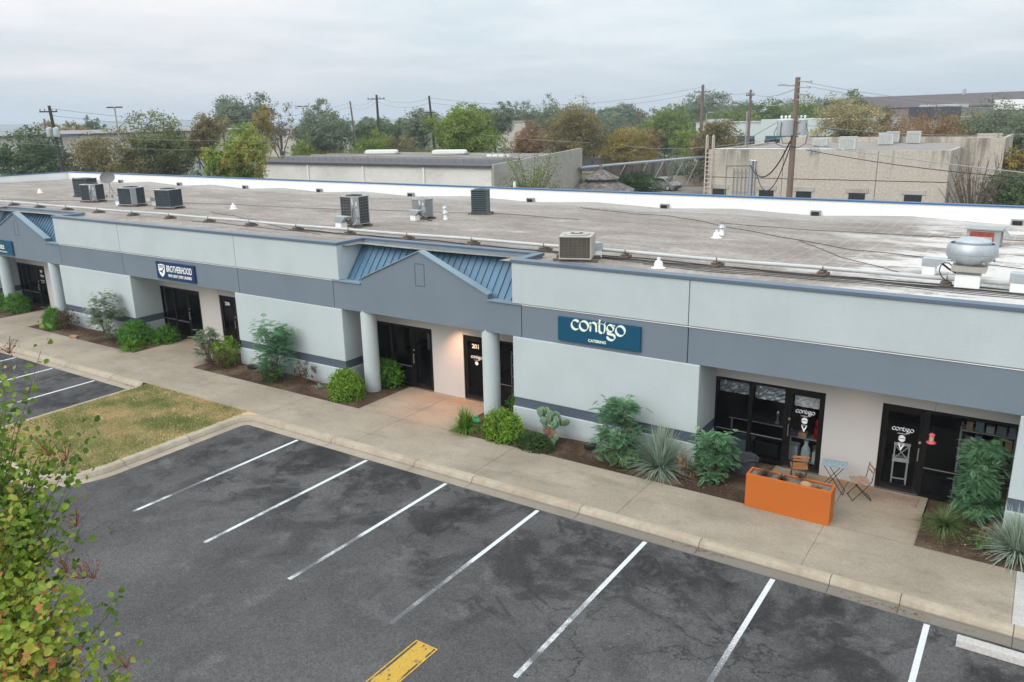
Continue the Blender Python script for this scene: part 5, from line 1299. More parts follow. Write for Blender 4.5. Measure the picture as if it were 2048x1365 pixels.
p = [RF(*q)[:2] for q in ((1600, 480), (1680, 515), (1760, 535), (1815, 552))]
roofcable(p, .009, 'loose thin wire curling down to the roof pipe')
p = [RF(*q)[:2] for q in ((420, 424), (470, 432), (540, 450), (640, 470))]
roofcable(p, .010, 'thin dark wire curving toward the roof pipe at left')
p = [RF(*q)[:2] for q in ((0, 400), (200, 402), (420, 408), (700, 420), (1000, 428), (1160, 440))]
roofcable(p, .010, 'thin grey wire lying along the middle of the roof')

# ------------------------------------------------------------------ behind: tan precast building
TY, TZ = 61.0, 6.27
T0 = empty('office_building', (-14, TY, 0), world=True); tag(T0, 'tan pebble-faced flat roofed building with dark streaks and a steel ladder', 'building')
jn = [-22.4, -16.65, -10.2, -5.75]
for x0, x1 in zip(jn, jn[1:]): MB().box(x0+.02, x1-.02, TY, TY+.25, 4.23, TZ).box(x0+.02, x1-.02, TY, TY+.25, 0, 4.17).build('wall_panel', M_TAN, T0)
MB().box(-22.3, -5.85, TY+.05, TY+.24, 0, TZ-.05).build('joint_backing', mat('joint_grey', (.12, .11, .10)), T0)  # plain dark grey backing that shows in the panel joints
MB().box(-6.0, -5.75, TY+.25, 68.0, 0, TZ).build('side_wall', M_TAN, T0)
MB().box(-22.4, -22.15, TY+.25, 78, 0, TZ).build('side_wall', M_TAN, T0)
MB().box(-5.9, -3.1, 68.02, 68.3, 0, 6.86).box(-3.35, -3.1, 68.3, 80, 0, 6.86).build('raised_wall', M_TAN, T0)
MB().box(-5.7, -3.88, 79, 79.3, 6, 6.93).build('rear_screen_wall', M_TAN, T0)
MB().add([(-22.2, TY+.2, 6.05), (-5.9, TY+.2, 6.05), (-5.9, 68.1, 6.09), (-3.3, 68.1, 6.09), (-3.3, 80, 6.15), (-22.2, 80, 6.15)], [(0, 1, 2, 3, 4, 5)]).build('roof', mat('tan_gravel_roof', (.25, .225, .205), .9, var=.15, scale=.8), T0)
MB().box(-22.2, -3.4, 79.7, 80, 6.0, 6.65).build('rear_parapet', M_TAN, T0)
MB().tube([(-22.0, TY+.1, TZ+.06), (-12.5, TY+.1, TZ+.06)], .05, 6).build('edge_conduit', M_GALV, T0)
for wx in (-21.37, -17.74, -15.01, -11.35, -7.74):
    f = MB().box(wx-.75, wx+.75, TY-.06, TY+.02, 3.32, 3.64).build('window_lintel', M_CONW, T0, bevel=.02)
    MB().box(wx-.55, wx+.55, TY-.012, TY+.03, 2.0, 3.32).build('window', M_CGLASS, f).location = (0, 0, 0)
MB().box(-5.76, -5.735, 62.2, 63.2, 1.8, 3.5).build('window', M_CGLASS, T0)
mb = MB()
for k in range(5): mb.tube([(-20.3+k*.3, TY-.08, 2), (-20.3+k*.3, TY-.08, 4.9)], .04, 6)
mb.build('conduit', M_GREYM, T0)
MB().tube([(-18.95, TY-.12, 2), (-18.95, TY-.12, 5.5)], .10, 8).tube([(-18.7, TY-.12, 2), (-18.7, TY-.12, 5.4)], .06, 8).tube([(-19.1, TY-.12, 5.5), (-18.6, TY-.12, 5.45)], .06, 6).build('service_mast', M_GALV, T0)
MB().tube([(-20.9, TY-.06, 2.2), (-20.9, TY-.06, 5.1), (-19.0, TY-.06, 5.15)], .03, 6).build('conduit', M_GREYM, T0)
MB().box(-20.4, -18.6, TY-.06, TY-.03, 4.55, 4.6).box(-20.4, -18.5, TY-.06, TY-.03, 3.1, 3.16).build('strut', M_GREYM, T0)
mb = MB()
for sx in (-22.5, -22.0):
    mb.tube([(sx, TY-.25, 1), (sx, TY-.25, 7.2), (sx, TY-.1, 7.35), (sx, TY+.1, 7.2), (sx, TY+.1, 6.3)], .05, 6)
for z in np.arange(1.2, 6.2, .32): mb.tube([(-22.5, TY-.25, z), (-22.0, TY-.25, z)], .03, 5)
mb.build('ladder', mat('pinkish_beige_metal', (.50, .43, .38), .6), T0)
def roofbox(px, py, w_, d, h, z, m, label, fan=True, rzv=.1):
    x, y = G(px, py, z); t = empty('rooftop_unit', (x, y, z), rzv); tag(t, label, 'air conditioner')
    MB().box(-w_/2, w_/2, -d/2, d/2, .08, h).build('cabinet', m, t, bevel=.03)
    mb = MB()
    for k in range(9): mb.box(-w_/2+.08+k*(w_-.16)/9, -w_/2+.11+k*(w_-.16)/9, -d/2-.02, -d/2, .15, h-.1)
    mb.build('ribs', M_GREYM, t)
    MB().box(-w_/2-.03, w_/2+.03, -d/2-.03, d/2+.03, h, h+.05).build('lid', m, t)
M_CREAM = mat('cream_unit_metal', (.50, .53, .50), .5, var=.05)
roofbox(1641, 294, 1.15, 1.0, .65, 6.07, M_CREAM, 'pale square unit, nearest the pole on the tan roof')
roofbox(1695, 301, 1.15, 1.0, .95, 6.07, M_CREAM, 'pale ribbed unit at the front edge of the tan roof')
roofbox(1771, 291, 1.15, 1.0, .95, 6.10, M_CREAM, 'pale ribbed unit in the middle of the tan roof')
roofbox(1785, 287, 1.0, 1.0, .95, 6.12, M_CREAM, 'pale unit half hidden behind the middle one on the tan roof')
roofbox(1826, 288, 1.1, 1.0, 1.0, 6.12, M_CREAM, 'pale ribbed unit, rightmost on the tan roof')
# small vent cluster on the tan roof edge
x, y = G(1621, 300, 6.3); o = MB().cyl((0, 0, 0), (0, 0, .35), .07).cyl((.25, 0, 0), (.25, 0, .35), .07).cyl((.5, .1, 0), (.5, .1, .3), .07).build('roof_vent', M_GALV); o.location = (x, y, 6.07); tag(o, 'cluster of small pipe stubs on the tan roof edge beside the pole', 'vent')

# ------------------------------------------------------------------ white concrete building with dark racks
W0 = empty('warehouse', (-56, 58.2, 0), world=True); tag(W0, 'low white concrete building with dark sloping metal roof and grey side wall', 'building')
wj = [-71.4, -61.7, -52.6, -44.9+2.2-.0, -41.0]
wj = [-71.4, un(617, 340, 'y', 58.2)[0], un(727, 340, 'y', 58.2)[0], un(848, 340, 'y', 58.2)[0], -41.0]
for x0, x1 in zip(wj, wj[1:]): MB().box(x0+.03, x1-.03, 58.2, 58.5, 0, 4.78).build('wall_panel', M_CONS, W0)
MB().box(-71.3, -41.1, 58.25, 58.48, 0, 4.7).build('joint_backing', M_WP, W0)
for x in wj[1:-1]: MB().cyl((x, 58.13, 0), (x, 58.13, 4.7), .10, n=8).build('downpipe', M_WP, W0, smooth=True)
mb = MB(); mb.prism([(58.05, 4.80), (58.05, 4.92), (63.5, 5.30), (63.5, 5.1)], -71.6, -41.0); mb.v = [(v[1], v[0], v[2]) for v in mb.v]
mb.build('metal_roof', mat('dark_grey_metal_roof', (.06, .056, .058), .6, var=.1), W0)
MB().box(-71.6, -41.0, 57.95, 58.1, 4.72, 4.92).build('gutter', mat('charcoal_gutter', (.06, .055, .055), .5), W0)
mb = MB()
for k in range(30): mb.tube([(-70.5+k*1.0, 60.2, 5.05), (-70.5+k*1.0, 60.0, 5.42)], .045, 5)
mb.box(-70.8, -41.2, 60.3, 60.4, 5.36, 5.42).build('rack_posts', M_GREYM, W0)
MB().box(-69.5, -41.2, 63.5, 63.8, 5.0, 5.42).build('inner_parapet', M_CONW, W0)
MB().box(-69, -41.2, 63.8, 72, 5.0, 5.10).build('roof', mat('grey_flat_roof', (.13, .125, .12)), W0)
MB().box(-69.5, -41.2, 66.0, 66.1, 5.35, 5.42).build('roof_rail', M_GREYM, W0)
mb = MB(); mb.prism([(58.2, 0), (74.2, 0), (74.2, 5.83), (70, 5.6), (58.2, 5.02)], -41.0, -40.75); mb.v = [(v[1], v[0], v[2]) for v in mb.v]
mb.build('side_wall', M_CONW, W0)
MB().box(-69.5, -41.2, 72, 72.3, 4, 5.32).build('rear_wall', M_CONW, W0)
for px, s_ in ((763, -58.5), (899, -51.5)):
    x, y, z = un(px, 300, 'y', 70.8); o = MB(); o.prism([(-1.9, 0), (1.9, 0), (1.9, .28), (1.7, .42), (-1.7, .42), (-1.9, .28)], -.5, .5); o = o.build('skylight', M_WP, bevel=.05); o.location = (x, y, z-.42); o.rotation_euler = (0, 0, .35)
    tag(o, 'white rounded skylight, %s of the two on the concrete building' % ('left' if px < 800 else 'right'), 'skylight')
x, y, z = far(998, 304, 78); t = empty('roof_rack', (x, y, 5.1), .3); tag(t, 'row of small white boxes on a steel frame at the roof corner', 'roof equipment')
MB().box(-1.3, 1.3, -.05, .05, .55, .6).tube([(-1.3, 0, 0), (-1.3, 0, .8)], .04, 5).tube([(1.3, 0, 0), (1.3, 0, .8)], .04, 5).build('frame', M_GREYM, t)
for k in range(4): MB().box(-1.2+k*.6, -.72+k*.6, -.2, .2, .15, .5).build('white_box', M_WP, t)
o = MB().cyl((0, 0, 0), (0, 0, 4.0), .12, n=10).build('vent_pipe', M_WP, smooth=True); p = un(1029, 360, 'y', 54); o.location = (p[0], 54, 0); tag(o, 'white upright pipe in front of the grey side wall', 'pipe')

# ------------------------------------------------------------------ gazebo, ivy mound, canopy, car, fence
t = empty('gazebo', (-38.8, 74.6, 0)); tag(t, 'wooden gazebo with two-tier shingled eight-sided roof and finial', 'gazebo')
def oct_roof(r0, z0, r1, z1):
    mb = MB(); mb.lathe([(r0, z0-.10), (r0, z0), (r0*.66+r1*.34, z0+(z1-z0)*.30), (r0*.3+r1*.7, z0+(z1-z0)*.68), (r1, z1), (r1, z1-.08)], n=8); return mb
oct_roof(3.75, 1.58, 1.6, 2.55).build('lower_roof', M_SHING, t)
MB().lathe([(1.55, 2.5), (1.5, 2.80)], n=8).build('cupola_wall', M_WOOD, t)
mb = MB()
for k in range(40):
    q = k*math.pi/20; mb.box(1.55*math.cos(q)-.025, 1.55*math.cos(q)+.025, 1.55*math.sin(q)-.025, 1.55*math.sin(q)+.025, 2.52, 2.78)
mb.build('spindles', M_SHING, t)
oct_roof(2.05, 2.80, .34, 3.62).build('upper_roof', M_SHING, t)
MB().lathe([(.34, 3.55), (.32, 3.85), (.42, 3.88), (.0, 4.25)], n=8).build('finial', M_SHING, t)
for k in range(8):
    q = (k+.5)*math.pi/4; MB().box(3.3*math.cos(q)-.08, 3.3*math.cos(q)+.08, 3.3*math.sin(q)-.08, 3.3*math.sin(q)+.08, 0, 1.6).build('post', M_WOOD, t)
shrub(-37.6, 80.2, 2.6, 2.2, 2.75, 'deep', 'dense ivy covered mound of dark green behind the gazebo', 9000, .16, 16, seed=60, z=0, cat='bush')
shrub(-43.0, 78.5, 2.2, 1.5, 2.2, 'green', 'low green shrubs left of the gazebo', 3000, .2, seed=61, z=0, cat='bush')
# solar canopy
t = empty('carport', (-38, 84, 0), world=True); tag(t, 'long thin solar panel carport on slanting steel V supports', 'carport')
mb = MB(); A = un(1160, 336, 'z', 3.9); B_ = un(1413, 312, 'z', 4.35)
mb.add([(A[0], A[1], 3.9), (B_[0]+1, B_[1], 4.35), (B_[0]-.6, B_[1]+1.5, 4.34), (A[0]-1.2, A[1]+1.5, 3.90)]+[(A[0], A[1], 3.78), (B_[0]+1, B_[1], 4.23), (B_[0]-.6, B_[1]+1.5, 4.22), (A[0]-1.2, A[1]+1.5, 3.78)], [(0, 1, 2, 3), (7, 6, 5, 4), (0, 4, 5, 1), (1, 5, 6, 2), (2, 6, 7, 3), (3, 7, 4, 0)])
mb.build('solar_roof', mat('pale_panel_edge', (.20, .21, .235), .5, var=.1), t)
mb = MB(); 
for k in range(5):
    f0 = .28+k*.155+(k%2)*.02; xa = A[0]+(B_[0]-A[0])*f0-1.5; ya = A[1]+(B_[1]-A[1])*f0; zt = 3.8+.45*f0
    f1 = f0+.05; xb = A[0]+(B_[0]-A[0])*f1-1.7; yb = A[1]+(B_[1]-A[1])*f1
    MB().tube([(xa, ya, zt), (xb, yb, .9)], .055, 6).build('brace', M_GREYM, t); MB().tube([(xb, yb, .9), (xa+.8, ya+3.4, zt)], .055, 6).build('brace', M_GREYM, t)
# fence of grey boards and block wall behind
t = empty('board_fence', (-52, 108, 0), world=True); tag(t, 'weathered grey board fence behind the carport', 'fence')
p0 = un(1200, 352, 'z', 0); p1 = un(1440, 352, 'z', 0)
MB().bar((p0[0], p0[1], 1.0), (p1[0], p1[1], 1.0), .06, 2.2).build('boards', mat('grey_fence_boards', (.16, .145, .13), .9, var=.3, scale=3, stretch=(1, 1, .1)), t)
for k in range(12):
    q = Vector((p0[0], p0[1], 0)).lerp(Vector((p1[0], p1[1], 0)), k/11); MB().box(q.x-.07, q.x+.07, q.y-.16, q.y-.04, 0, 2.2).build('post', M_WOOD, t)
shrub(un(1395, 340, 'y', 101)[0], 101, 3.4, 1.5, 3.1, 'dusk', 'ivy growing over the board fence beside the tan building', 3600, .22, seed=62, z=0, cat='bush')
p0 = un(1345, 372, 'z', 0); p1 = un(1425, 372, 'z', 0)
o = MB().bar((p0[0], p0[1], .65), (p1[0], p1[1], .65), .2, 1.3).build('block_wall', mat('tan_block', (.27, .22, .17), .9, var=.15, scale=2)); tag(o, 'low tan block wall right of the parked car', 'wall')
t = empty('parked_van', (0, 0, 0)); q = un(1190, 348, 'z', 0); t.location = (q[0], q[1], 0); t.rotation_euler = (0, 0, R_(20)); tag(t, 'grey blue box trailer parked beyond the gazebo', 'trailer')
MB().box(-7, 5, -1, 1, .5, 2.6).build('body', mat('blue_grey_trailer', (.09, .10, .125), .5), t)
for sx in (-5, 3.5): MB().cyl((sx, -1.02, .45), (sx, -.8, .45), .42, n=14).build('wheel', M_BLACK, t)
# the parked silver car
def car(loc, rzv, label, body, L_=4.5, W_=1.8, H_=1.6):
    t = empty('parked_car', loc, rzv); tag(t, label, 'car'); h = L_/2
    side = [(-h, .35), (-h+.02, .85), (-h+.25, 1.02), (-h+.55, 1.10), (-h+.95, 1.48), (-h+1.4, H_-.02), (-.1, H_), (.55, H_-.06), (1.25, 1.08), (1.55, .98), (h-.25, .82), (h-.02, .62), (h, .35), (h-.15, .22), (-h+.15, .22)]
    def hull(pts, y0, y1, tz=1.0, tuck=.18):
        n_ = len(pts); vs = []
        for s_, yy in ((0, y0), (1, y1)):
            for x_, z_ in pts:
                k = max(0, (z_-tz)/(H_-tz)); vs.append((x_, yy*(1-tuck*k), z_))
        return vs, [tuple(range(n_)), tuple(range(2*n_-1, n_-1, -1))]+[(i, n_+i, n_+(i+1) % n_, (i+1) % n_) for i in range(n_)]
    v_, f_ = hull(side, -W_/2, W_/2); MB().add(v_, f_).build('body', body, t, bevel=.05)
    gl = [(-h+1.0, 1.10), (-h+1.10, 1.38), (-h+1.45, H_-.12), (-.1, H_-.10), (.5, H_-.15), (1.12, 1.09)]
    for s_ in (-1, 1):
        vs = [(x_, s_*(W_/2*(1-.18*max(0, (z_-1)/(H_-1)))+.012), z_) for x_, z_ in gl]
        MB().add(vs, [tuple(range(len(gl)))]).build('side_window', mat('dark_car_glass', (.012, .013, .015), rough=.3, spec=.1), t)
        MB().box(.95, 1.12, s_*.92-.06, s_*.92+.06, 1.0, 1.12).build('mirror', body, t)
    MB().add([(.60, -.70, H_-.09), (.60, .70, H_-.09), (1.26, .80, 1.09), (1.26, -.80, 1.09)], [(0, 1, 2, 3)]).xf(Matrix.Translation((.02, 0, .015))).build('windscreen', M_CGLASS, t)
    for sx in (-h+.85, h-.85):
        for s_ in (-1, 1):
            w__ = MB().cyl((sx, s_*(W_/2-.2), .33), (sx, s_*(W_/2+.02), .33), .335, n=20).build('wheel', M_BLACK, t)
            MB().cyl((sx, s_*(W_/2+.02), .33), (sx, s_*(W_/2+.03), .33), .22, n=10).build('rim', M_ALU, w__)
    for s_ in (-1, 1):
        MB().box(h-.22, h-.02, s_*.62-.18, s_*.62+.18, .66, .78).build('headlight', M_ALU, t, bevel=.02)
    MB().box(h-.03, h+.015, -.4, .4, .42, .56).build('grille', M_BLACK, t); return t
q = un(1327, 380, 'z', 0); car((q[0], q[1], .0), R_(-14), 'silver hatchback parked in the lot behind the gazebo', mat('silver_car_paint', (.20, .195, .19), .35, metal=.3, var=.02), 4.3, 1.8, 1.55)

# ------------------------------------------------------------------ farther buildings
def wall_between(pa, da, pb, db):
    xa, ya, _ = far(pa, 250, da); xb, yb, _ = far(pb, 250, db); return Vector((xa, ya, 0)), Vector((xb, yb, 0))
# white and teal office row
a_, b_ = wall_between(1392, 158, 1760, 146); d = (b_-a_).normalized(); nrm = Vector((d.y, -d.x, 0)); Lw = (b_-a_).length
t = empty('office_row', tuple(a_), math.atan2(d.y, d.x)); tag(t, 'pale blue white office row with dark glazed bays behind the poles', 'building')
M_PB = mat('pale_mint_wall', (.50, .57, .57), .7, var=.03)
MB().box(0, Lw*.39, 0, 12, 0, 7.3).box(Lw*.39, Lw, -.3, 12, 0, 7.85).build('wall', M_PB, t)
MB().box(-.1, Lw*.39, -.1, 12, 7.3, 7.5).build('coping', M_CONW, t)
M_TEAL = mat('teal_spandrel', (.035, .10, .135), .3)
for k, (u0, u1) in enumerate(((.13, .24), (.255, .355), (.42, .60), (.655, .83), (.87, .98))):
    yy = -.03 if u1 < .39 else -.33
    f = MB().box(Lw*u0, Lw*u1, yy-.02, yy+.02, 4.35, 5.05).build('spandrel', M_TEAL, t)
    g = MB().box(Lw*u0, Lw*u1, yy-.01, yy+.025, 2.2, 4.35).build('window', mat('grey_glass', (.09, .09, .095), .15), t)
    mb = MB()
    for q in range(6): xx = Lw*(u0+(u1-u0)*q/5); mb.box(xx-.08, xx+.08, yy-.05, yy-.01, 2.2, 4.4)
    mb.box(Lw*u0, Lw*u1, yy-.05, yy-.01, 3.5, 3.62); mb.box(Lw*u0, Lw*u1, yy-.05, yy-.01, 4.28, 4.4); mb.build('mullions', M_BRONZE, g).location = (0, 0, 0)
for u, w_, h_ in ((.03, 1.6, .5), (.10, 2.0, .55)): MB().box(Lw*u, Lw*u+w_, 2, 4, 7.4, 7.5+h_).build('roof_unit', M_GALV, t)
# long grey warehouse, far left
a_, b_ = wall_between(-120, 118, 520, 150); d = (b_-a_).normalized(); Lw = (b_-a_).length
t = empty('long_warehouse', tuple(a_), math.atan2(d.y, d.x)); tag(t, 'long low warehouse with grey upper cladding and white lower wall, far left', 'building')
MB().box(0, Lw, 0, 30, 6.5, 7.88).build('upper_cladding', mat('grey_cladding', (.50, .47, .42), .7, var=.04), t)
MB().box(0, Lw, -.12, 29, 0, 6.6).build('lower_wall', mat('white_wall', (.58, .58, .57), .7, var=.03), t)
mb = MB(); mb.prism([(-.2, 7.86), (-.2, 8.0), (15, 8.42), (31, 8.0), (31, 7.86)], 0, Lw); mb.v = [(v[1], v[0], v[2]) for v in mb.v]; mb.build('roof', mat('mauve_grey_roof', (.21, .20, .21), .6, var=.05), t)
MB().box(0, Lw, -.34, -.2, 7.84, 8.0).build('gutter', mat('dark_gutter', (.09, .09, .10), .5), t)
for k in range(9): MB().box(Lw*(.06+k*.11), Lw*(.06+k*.11)+.25, -.25, -.1, 0, 7.6).build('downpipe', mat('dark_gutter', (.09, .09, .10), .5), t)
# small lit wall lamp in the left tree
# big brown metal-roofed hall, upper right
a_, b_ = wall_between(1600, 262, 1992, 222); d = (b_-a_).normalized(); Lw = (b_-a_).length
t = empty('metal_hall', tuple(a_), math.atan2(d.y, d.x)); tag(t, 'large hall with brown ribbed metal roof on the rise at upper right', 'building')
hh = 9.6
MB().box(0, Lw, 0, 40, 0, hh).build('wall', mat('mauve_grey_wall', (.20, .185, .19), .7, var=.05), t)
mb = MB(); mb.prism([(-.4, hh), (-.4, hh+.15), (17, 12.9), (40, hh+.15), (40, hh)], 0, Lw); mb.v = [(v[1], v[0], v[2]) for v in mb.v]; mb.build('roof', mat('brown_ribbed_roof', (.125, .10, .105), .55, var=.05), t)
mb = MB()
for k in range(70): xx = Lw*k/70; mb.bar((xx, -.4, hh+.2), (xx, 17, 12.95), .12, .08)
mb.build('roof_ribs', mat('brown_rib', (.17, .145, .15), .5), t)
MB().cyl((Lw*.665, 15.6, 12.4), (Lw*.665, 15.6, 14.0), .45, n=12).build('roof_ventilator', M_GALV, t)
# dark parapet unit below it and lit white roof
x, y, z = far(1868, 232, 175); t2 = empty('flat_roof_store', (x, y, 0), R_(-28)); tag(t2, 'flat roofed store with dark slate parapet below the metal hall', 'building')
MB().box(-6.2, 5.2, 0, 12, 0, 7.6).build('wall', mat('light_grey_wall', (.30, .29, .29), .7), t2); MB().box(-5.2, 5.3, -.3, 0, 7.2, 9.5).build('parapet', mat('dark_slate', (.05, .055, .075), .6), t2)
MB().box(-4, 4.0, 1, 4, 9.3, 9.9).build('roof_unit', M_CREAM, t2)
x, y, z = far(2040, 210, 190); t2 = empty('white_roof_building', (x, y, 0), R_(-28)); tag(t2, 'building with bright white roof at the right picture edge', 'building')
MB().box(-4.5, 14, 0, 12, 0, 8.6).build('wall', mat('light_grey_wall', (.30, .29, .29), .7), t2); MB().box(-5, 15, -.3, 12, 8.6, 10.6).build('roof', M_WHITE, t2)
# pale building through the trees
x, y, z = far(1038, 245, 210); t2 = empty('pale_building', (x, y, 0), R_(34)); tag(t2, 'pale cream building glimpsed between the trees in the centre', 'building')
MB().box(-9, 9, 0, 10, 0, 8.0).build('wall', mat('cream_wall', (.50, .47, .41), .8), t2); MB().box(-9.2, 9.2, -.2, 10, 8.0, 8.25).build('roof', M_CONW, t2)
x, y, z = far(592, 262, 230); t2 = empty('pale_building', (x, y, 0), R_(34)); tag(t2, 'small pale building behind the bare tree left of centre', 'building')
MB().box(-8, 12, 0, 10, 0, 6.0).build('wall', mat('cream_wall', (.50, .47, .41), .8), t2)
MB().box(-8.2, 12.2, -.2, 10, 6.0, 6.2).build('roof', M_CONW, t2)
# green utility cabinet and road beyond
x, y = G(1345, 306, 0); o = MB().box(-2.2, 2.2, -1, 1, 0, 2.6).build('utility_cabinet', mat('sage_green_metal', (.13, .18, .15), .6), bevel=.05); o.location = (x, y, 0); tag(o, 'sage green utility cabinet on the dry grass beyond the carport', 'utility cabinet')
rd = [G(px, py, 0) for px, py in ((1130, 345), (1175, 330), (1240, 316), (1420, 310), (1420, 300), (1240, 304), (1160, 306), (1150, 318))]
sheet('road', rd, -.03, mat('pale_road', (.34, .31, .27), .9, var=.08))

# ------------------------------------------------------------------ poles, lamps, wires
def pole(px, base_d, top_py, r, label, m=None, lean=0.0, arms=(), cans=0, streetlight=False):
    x, y, zt = far(px, top_py, base_d); t = empty('utility_pole', (x+lean, y, 0), YAW*-1*0); tag(t, label, 'utility pole')
    MB().cyl((0, 0, -.2), (-lean, 0, zt), r*1.25, r*.8, 12).build('pole', m or M_POLE, t, smooth=True)
    for z_off, L_, ang in arms:
        zz = zt-z_off; c, s_ = math.cos(ang), math.sin(ang)
        MB().bar((-lean-c*L_*.5, -s_*L_*.5-.15, zz), (-lean+c*L_*.5, s_*L_*.5-.15, zz), .10, .12).build('crossarm', m or M_POLE, t)
        for f in (-.45, -.2, .2, .45): MB().lathe([(.04, 0), (.07, .06), (.05, .12), (.07, .18), (.02, .22)], (-lean+c*L_*f, s_*L_*f-.15, zz+.06), 8).build('insulator', M_GREYM, t)
    return t, (x, y, zt)
BP, (bx, by, bz) = pole(1596, 47.2, 155, .165, 'brown wooden utility pole with two transformers behind the white parapet')
for dx, dy, rr_ in ((-.42, -.25, .43), (.22, .42, .36)):
    c = MB().lathe([(rr_*.93, 0), (rr_, .04), (rr_, .78), (rr_*1.03, .80), (rr_*.95, .86), (0, .88)], (dx, dy, bz-3.0), 24).build('transformer', mat('pale_grey_enamel', (.50, .54, .55), .45, var=.04), BP, smooth=True)
    for q in (-.22, 0, .2): MB().lathe([(.03, 0), (.06, .03), (.045, .07), (.075, .10), (.07, .15), (.0, .18)], (dx+q, dy, bz-2.13), 8).build('bushing', M_WP, c).location = (0, 0, 0)
MB().box(-.3, .3, -.05, .35, bz-2.3, bz-2.22).box(-.3, .3, -.05, .35, bz-2.9, bz-2.82).build('bracket', M_GREYM, BP)
MB().tube([(0, 0, bz-.40), (-.4, -.1, bz-.42), (-.75, -.2, bz-.35)], .04, 6).box(-.95, -.55, -.28, -.14, bz-.42, bz-.34).build('lamp_arm', M_GREYM, BP)
for zz, ll in ((.20, .75), (.50, .7), (.85, .6), (1.15, .85)): MB().tube([(0, -.1, bz-zz), (ll, -.2, bz-zz-.06)], .025, 5).lathe([(.04, 0), (.07, .05), (.03, .1)], (ll, -.2, bz-zz-.1), 8).build('insulator_arm', M_GREYM, BP)
for k, (x_, z_) in enumerate(((.42, 1.0), (.5, 1.25), (.35, .85))): MB().tube([(x_, -.15, bz-z_), (x_+.12, -.18, bz-z_-.28)], .035, 6).build('fuse_cutout', M_GREYM, BP)
for pts in ([(-.75, -.3, -2.3), (-.98, -.3, -2.9), (-.8, -.3, -3.45), (-.4, -.3, -3.62), (0, -.2, -3.55)], [(-.5, -.72, -2.3), (-.52, -.75, -2.9), (-.4, -.6, -3.4), (.0, -.2, -3.4)], [(.5, .3, -2.3), (.72, .1, -2.9), (.65, 0, -3.45), (.3, -.1, -3.65), (.0, -.2, -3.6)]):
    MB().tube([(a, b, bz+c) for a, b, c in pts], .018, 5).build('jumper_wire', M_BLACK, BP)
# service drop cables from the big pole to the tan building
hook = (-19.0, TY-.2, 5.15)
cable((bx-.15, by, bz-3.3), hook, 1.35, .045, label='thick black service cable sagging from the pole to the tan wall')
cable((bx-.15, by, bz-3.6), (-18.6, TY-.2, 4.9), 2.0, .03, label='thinner cable sagging below the service cable to the tan wall')
P = lambda px, py, d: far(px, py, d)
cable(P(1612, 165, 47.2), P(2150, 205, 62), .5, .014, label='upper overhead wire running right from the transformer pole', m=M_GREYM)
cable(P(1612, 172, 47.2), P(2150, 214, 62), .5, .014, label='second overhead wire running right from the transformer pole', m=M_GREYM)
cable(P(1600, 250, 47.2), P(2150, 262, 62), .4, .014, label='middle overhead wire running right from the transformer pole', m=M_GREYM)
cable(P(1612, 288, 47.2), P(2150, 356, 38), .1, .022, label='thick pale overhead cable crossing the tan building to the right', m=M_GREYM)
cable(P(1612, 300, 47.2), P(2150, 364, 38), .2, .018, label='dark overhead cable just below the thick pale one', m=M_BLACK)
cable(P(1590, 225, 47.2), P(1406, 330, 80), .0, .02, label='taut diagonal guy wire left of the transformer pole', m=M_GREYM)
p1, q1 = pole(1406, 112, 170, .22, 'tall wooden pole left of the pale office row', arms=((.9, 2.2, .6),))
p2, q2 = pole(1502, 84, 180, .15, 'wooden pole with climbing pipe in front of the pale office row', arms=((.5, 1.2, -.6),))
MB().cyl((-.25, 0, 0), (-.25, 0, q2[2]*.82), .06, n=6).build('riser_pipe', M_GALV, p2)
p3, q3 = pole(753, 125, 190, .20, 'dark wooden pole standing straight near the centre left', M_DPOLE, arms=((.6, 2.6, .6),))
p4, q4 = pole(858, 115, 192, .17, 'dark leaning wooden pole left of the big bright green tree', M_DPOLE, lean=.9, arms=((2.2, 1.6, .6),))
p5, q5 = pole(700, 150, 203, .18, 'wooden pole leaning slightly behind the dark oak', M_POLE, lean=1.2)
p6, q6 = pole(98, 92, 212, .17, 'dark leaning utility pole with transformers at far left', M_DPOLE, lean=1.0, arms=((.55, 1.6, .8),))
for dx in (-.75, .55):
    MB().lathe([(.26, 0), (.28, .03), (.28, .8), (0, .9)], (-.6+dx, -.2, q6[2]-2.9), 12).build('transformer', mat('pale_grey_enamel', (.50, .54, .55), .45, var=.04), p6, smooth=True)
p7, q7 = pole(88, 170, 238, .2, 'thin distant pole behind the leaning pole at far left', M_POLE)
p8, q8 = pole(823, 230, 236, .18, 'thin distant wooden pole left of the leaning pole', M_POLE, arms=((.5, 2.0, .6),))
W_ = [(q3, q4, .8, 'between the straight and the leaning dark poles'), (q5, q3, .8, 'between the two poles left of the centre'), (q4, q1, 1.6, 'the long span across the centre of the sky'), (q1, q2, .5, 'between the two poles left of the transformer pole'), (q2, (bx, by, bz-.3), .4, 'from the middle pole to the transformer pole'), (q6, q5, 2.0, 'from the far left pole into the trees')]
for i, (a, b, s_, l) in enumerate(W_):
    for k, dz in enumerate((-.25, -.9)):
        cable((a[0], a[1], a[2]+dz), (b[0], b[1], b[2]+dz), s_, .022, label=('upper' if k == 0 else 'lower')+' thin wire '+l, m=M_GREYM, n=18)
cable((q4[0], q4[1], q4[2]-4.2), P(1180, 226*1.0+60, 95), .3, .018, label='pale telephone cable crossing in front of the big green tree', m=M_GREYM)
cable(P(1600, 270, 47.2), P(1250, 292, 90), .5, .014, label='pale telephone cable left of the transformer pole', m=M_GREYM)
cable(P(-20, 283, 60), P(560, 300, 62), .2, .008, label='thin line crossing in front of the trees at far left', m=M_GREYM)
cable(P(-20, 262, 60), P(560, 282, 62), .2, .008, label='upper thin line in front of the trees at far left', m=M_GREYM)
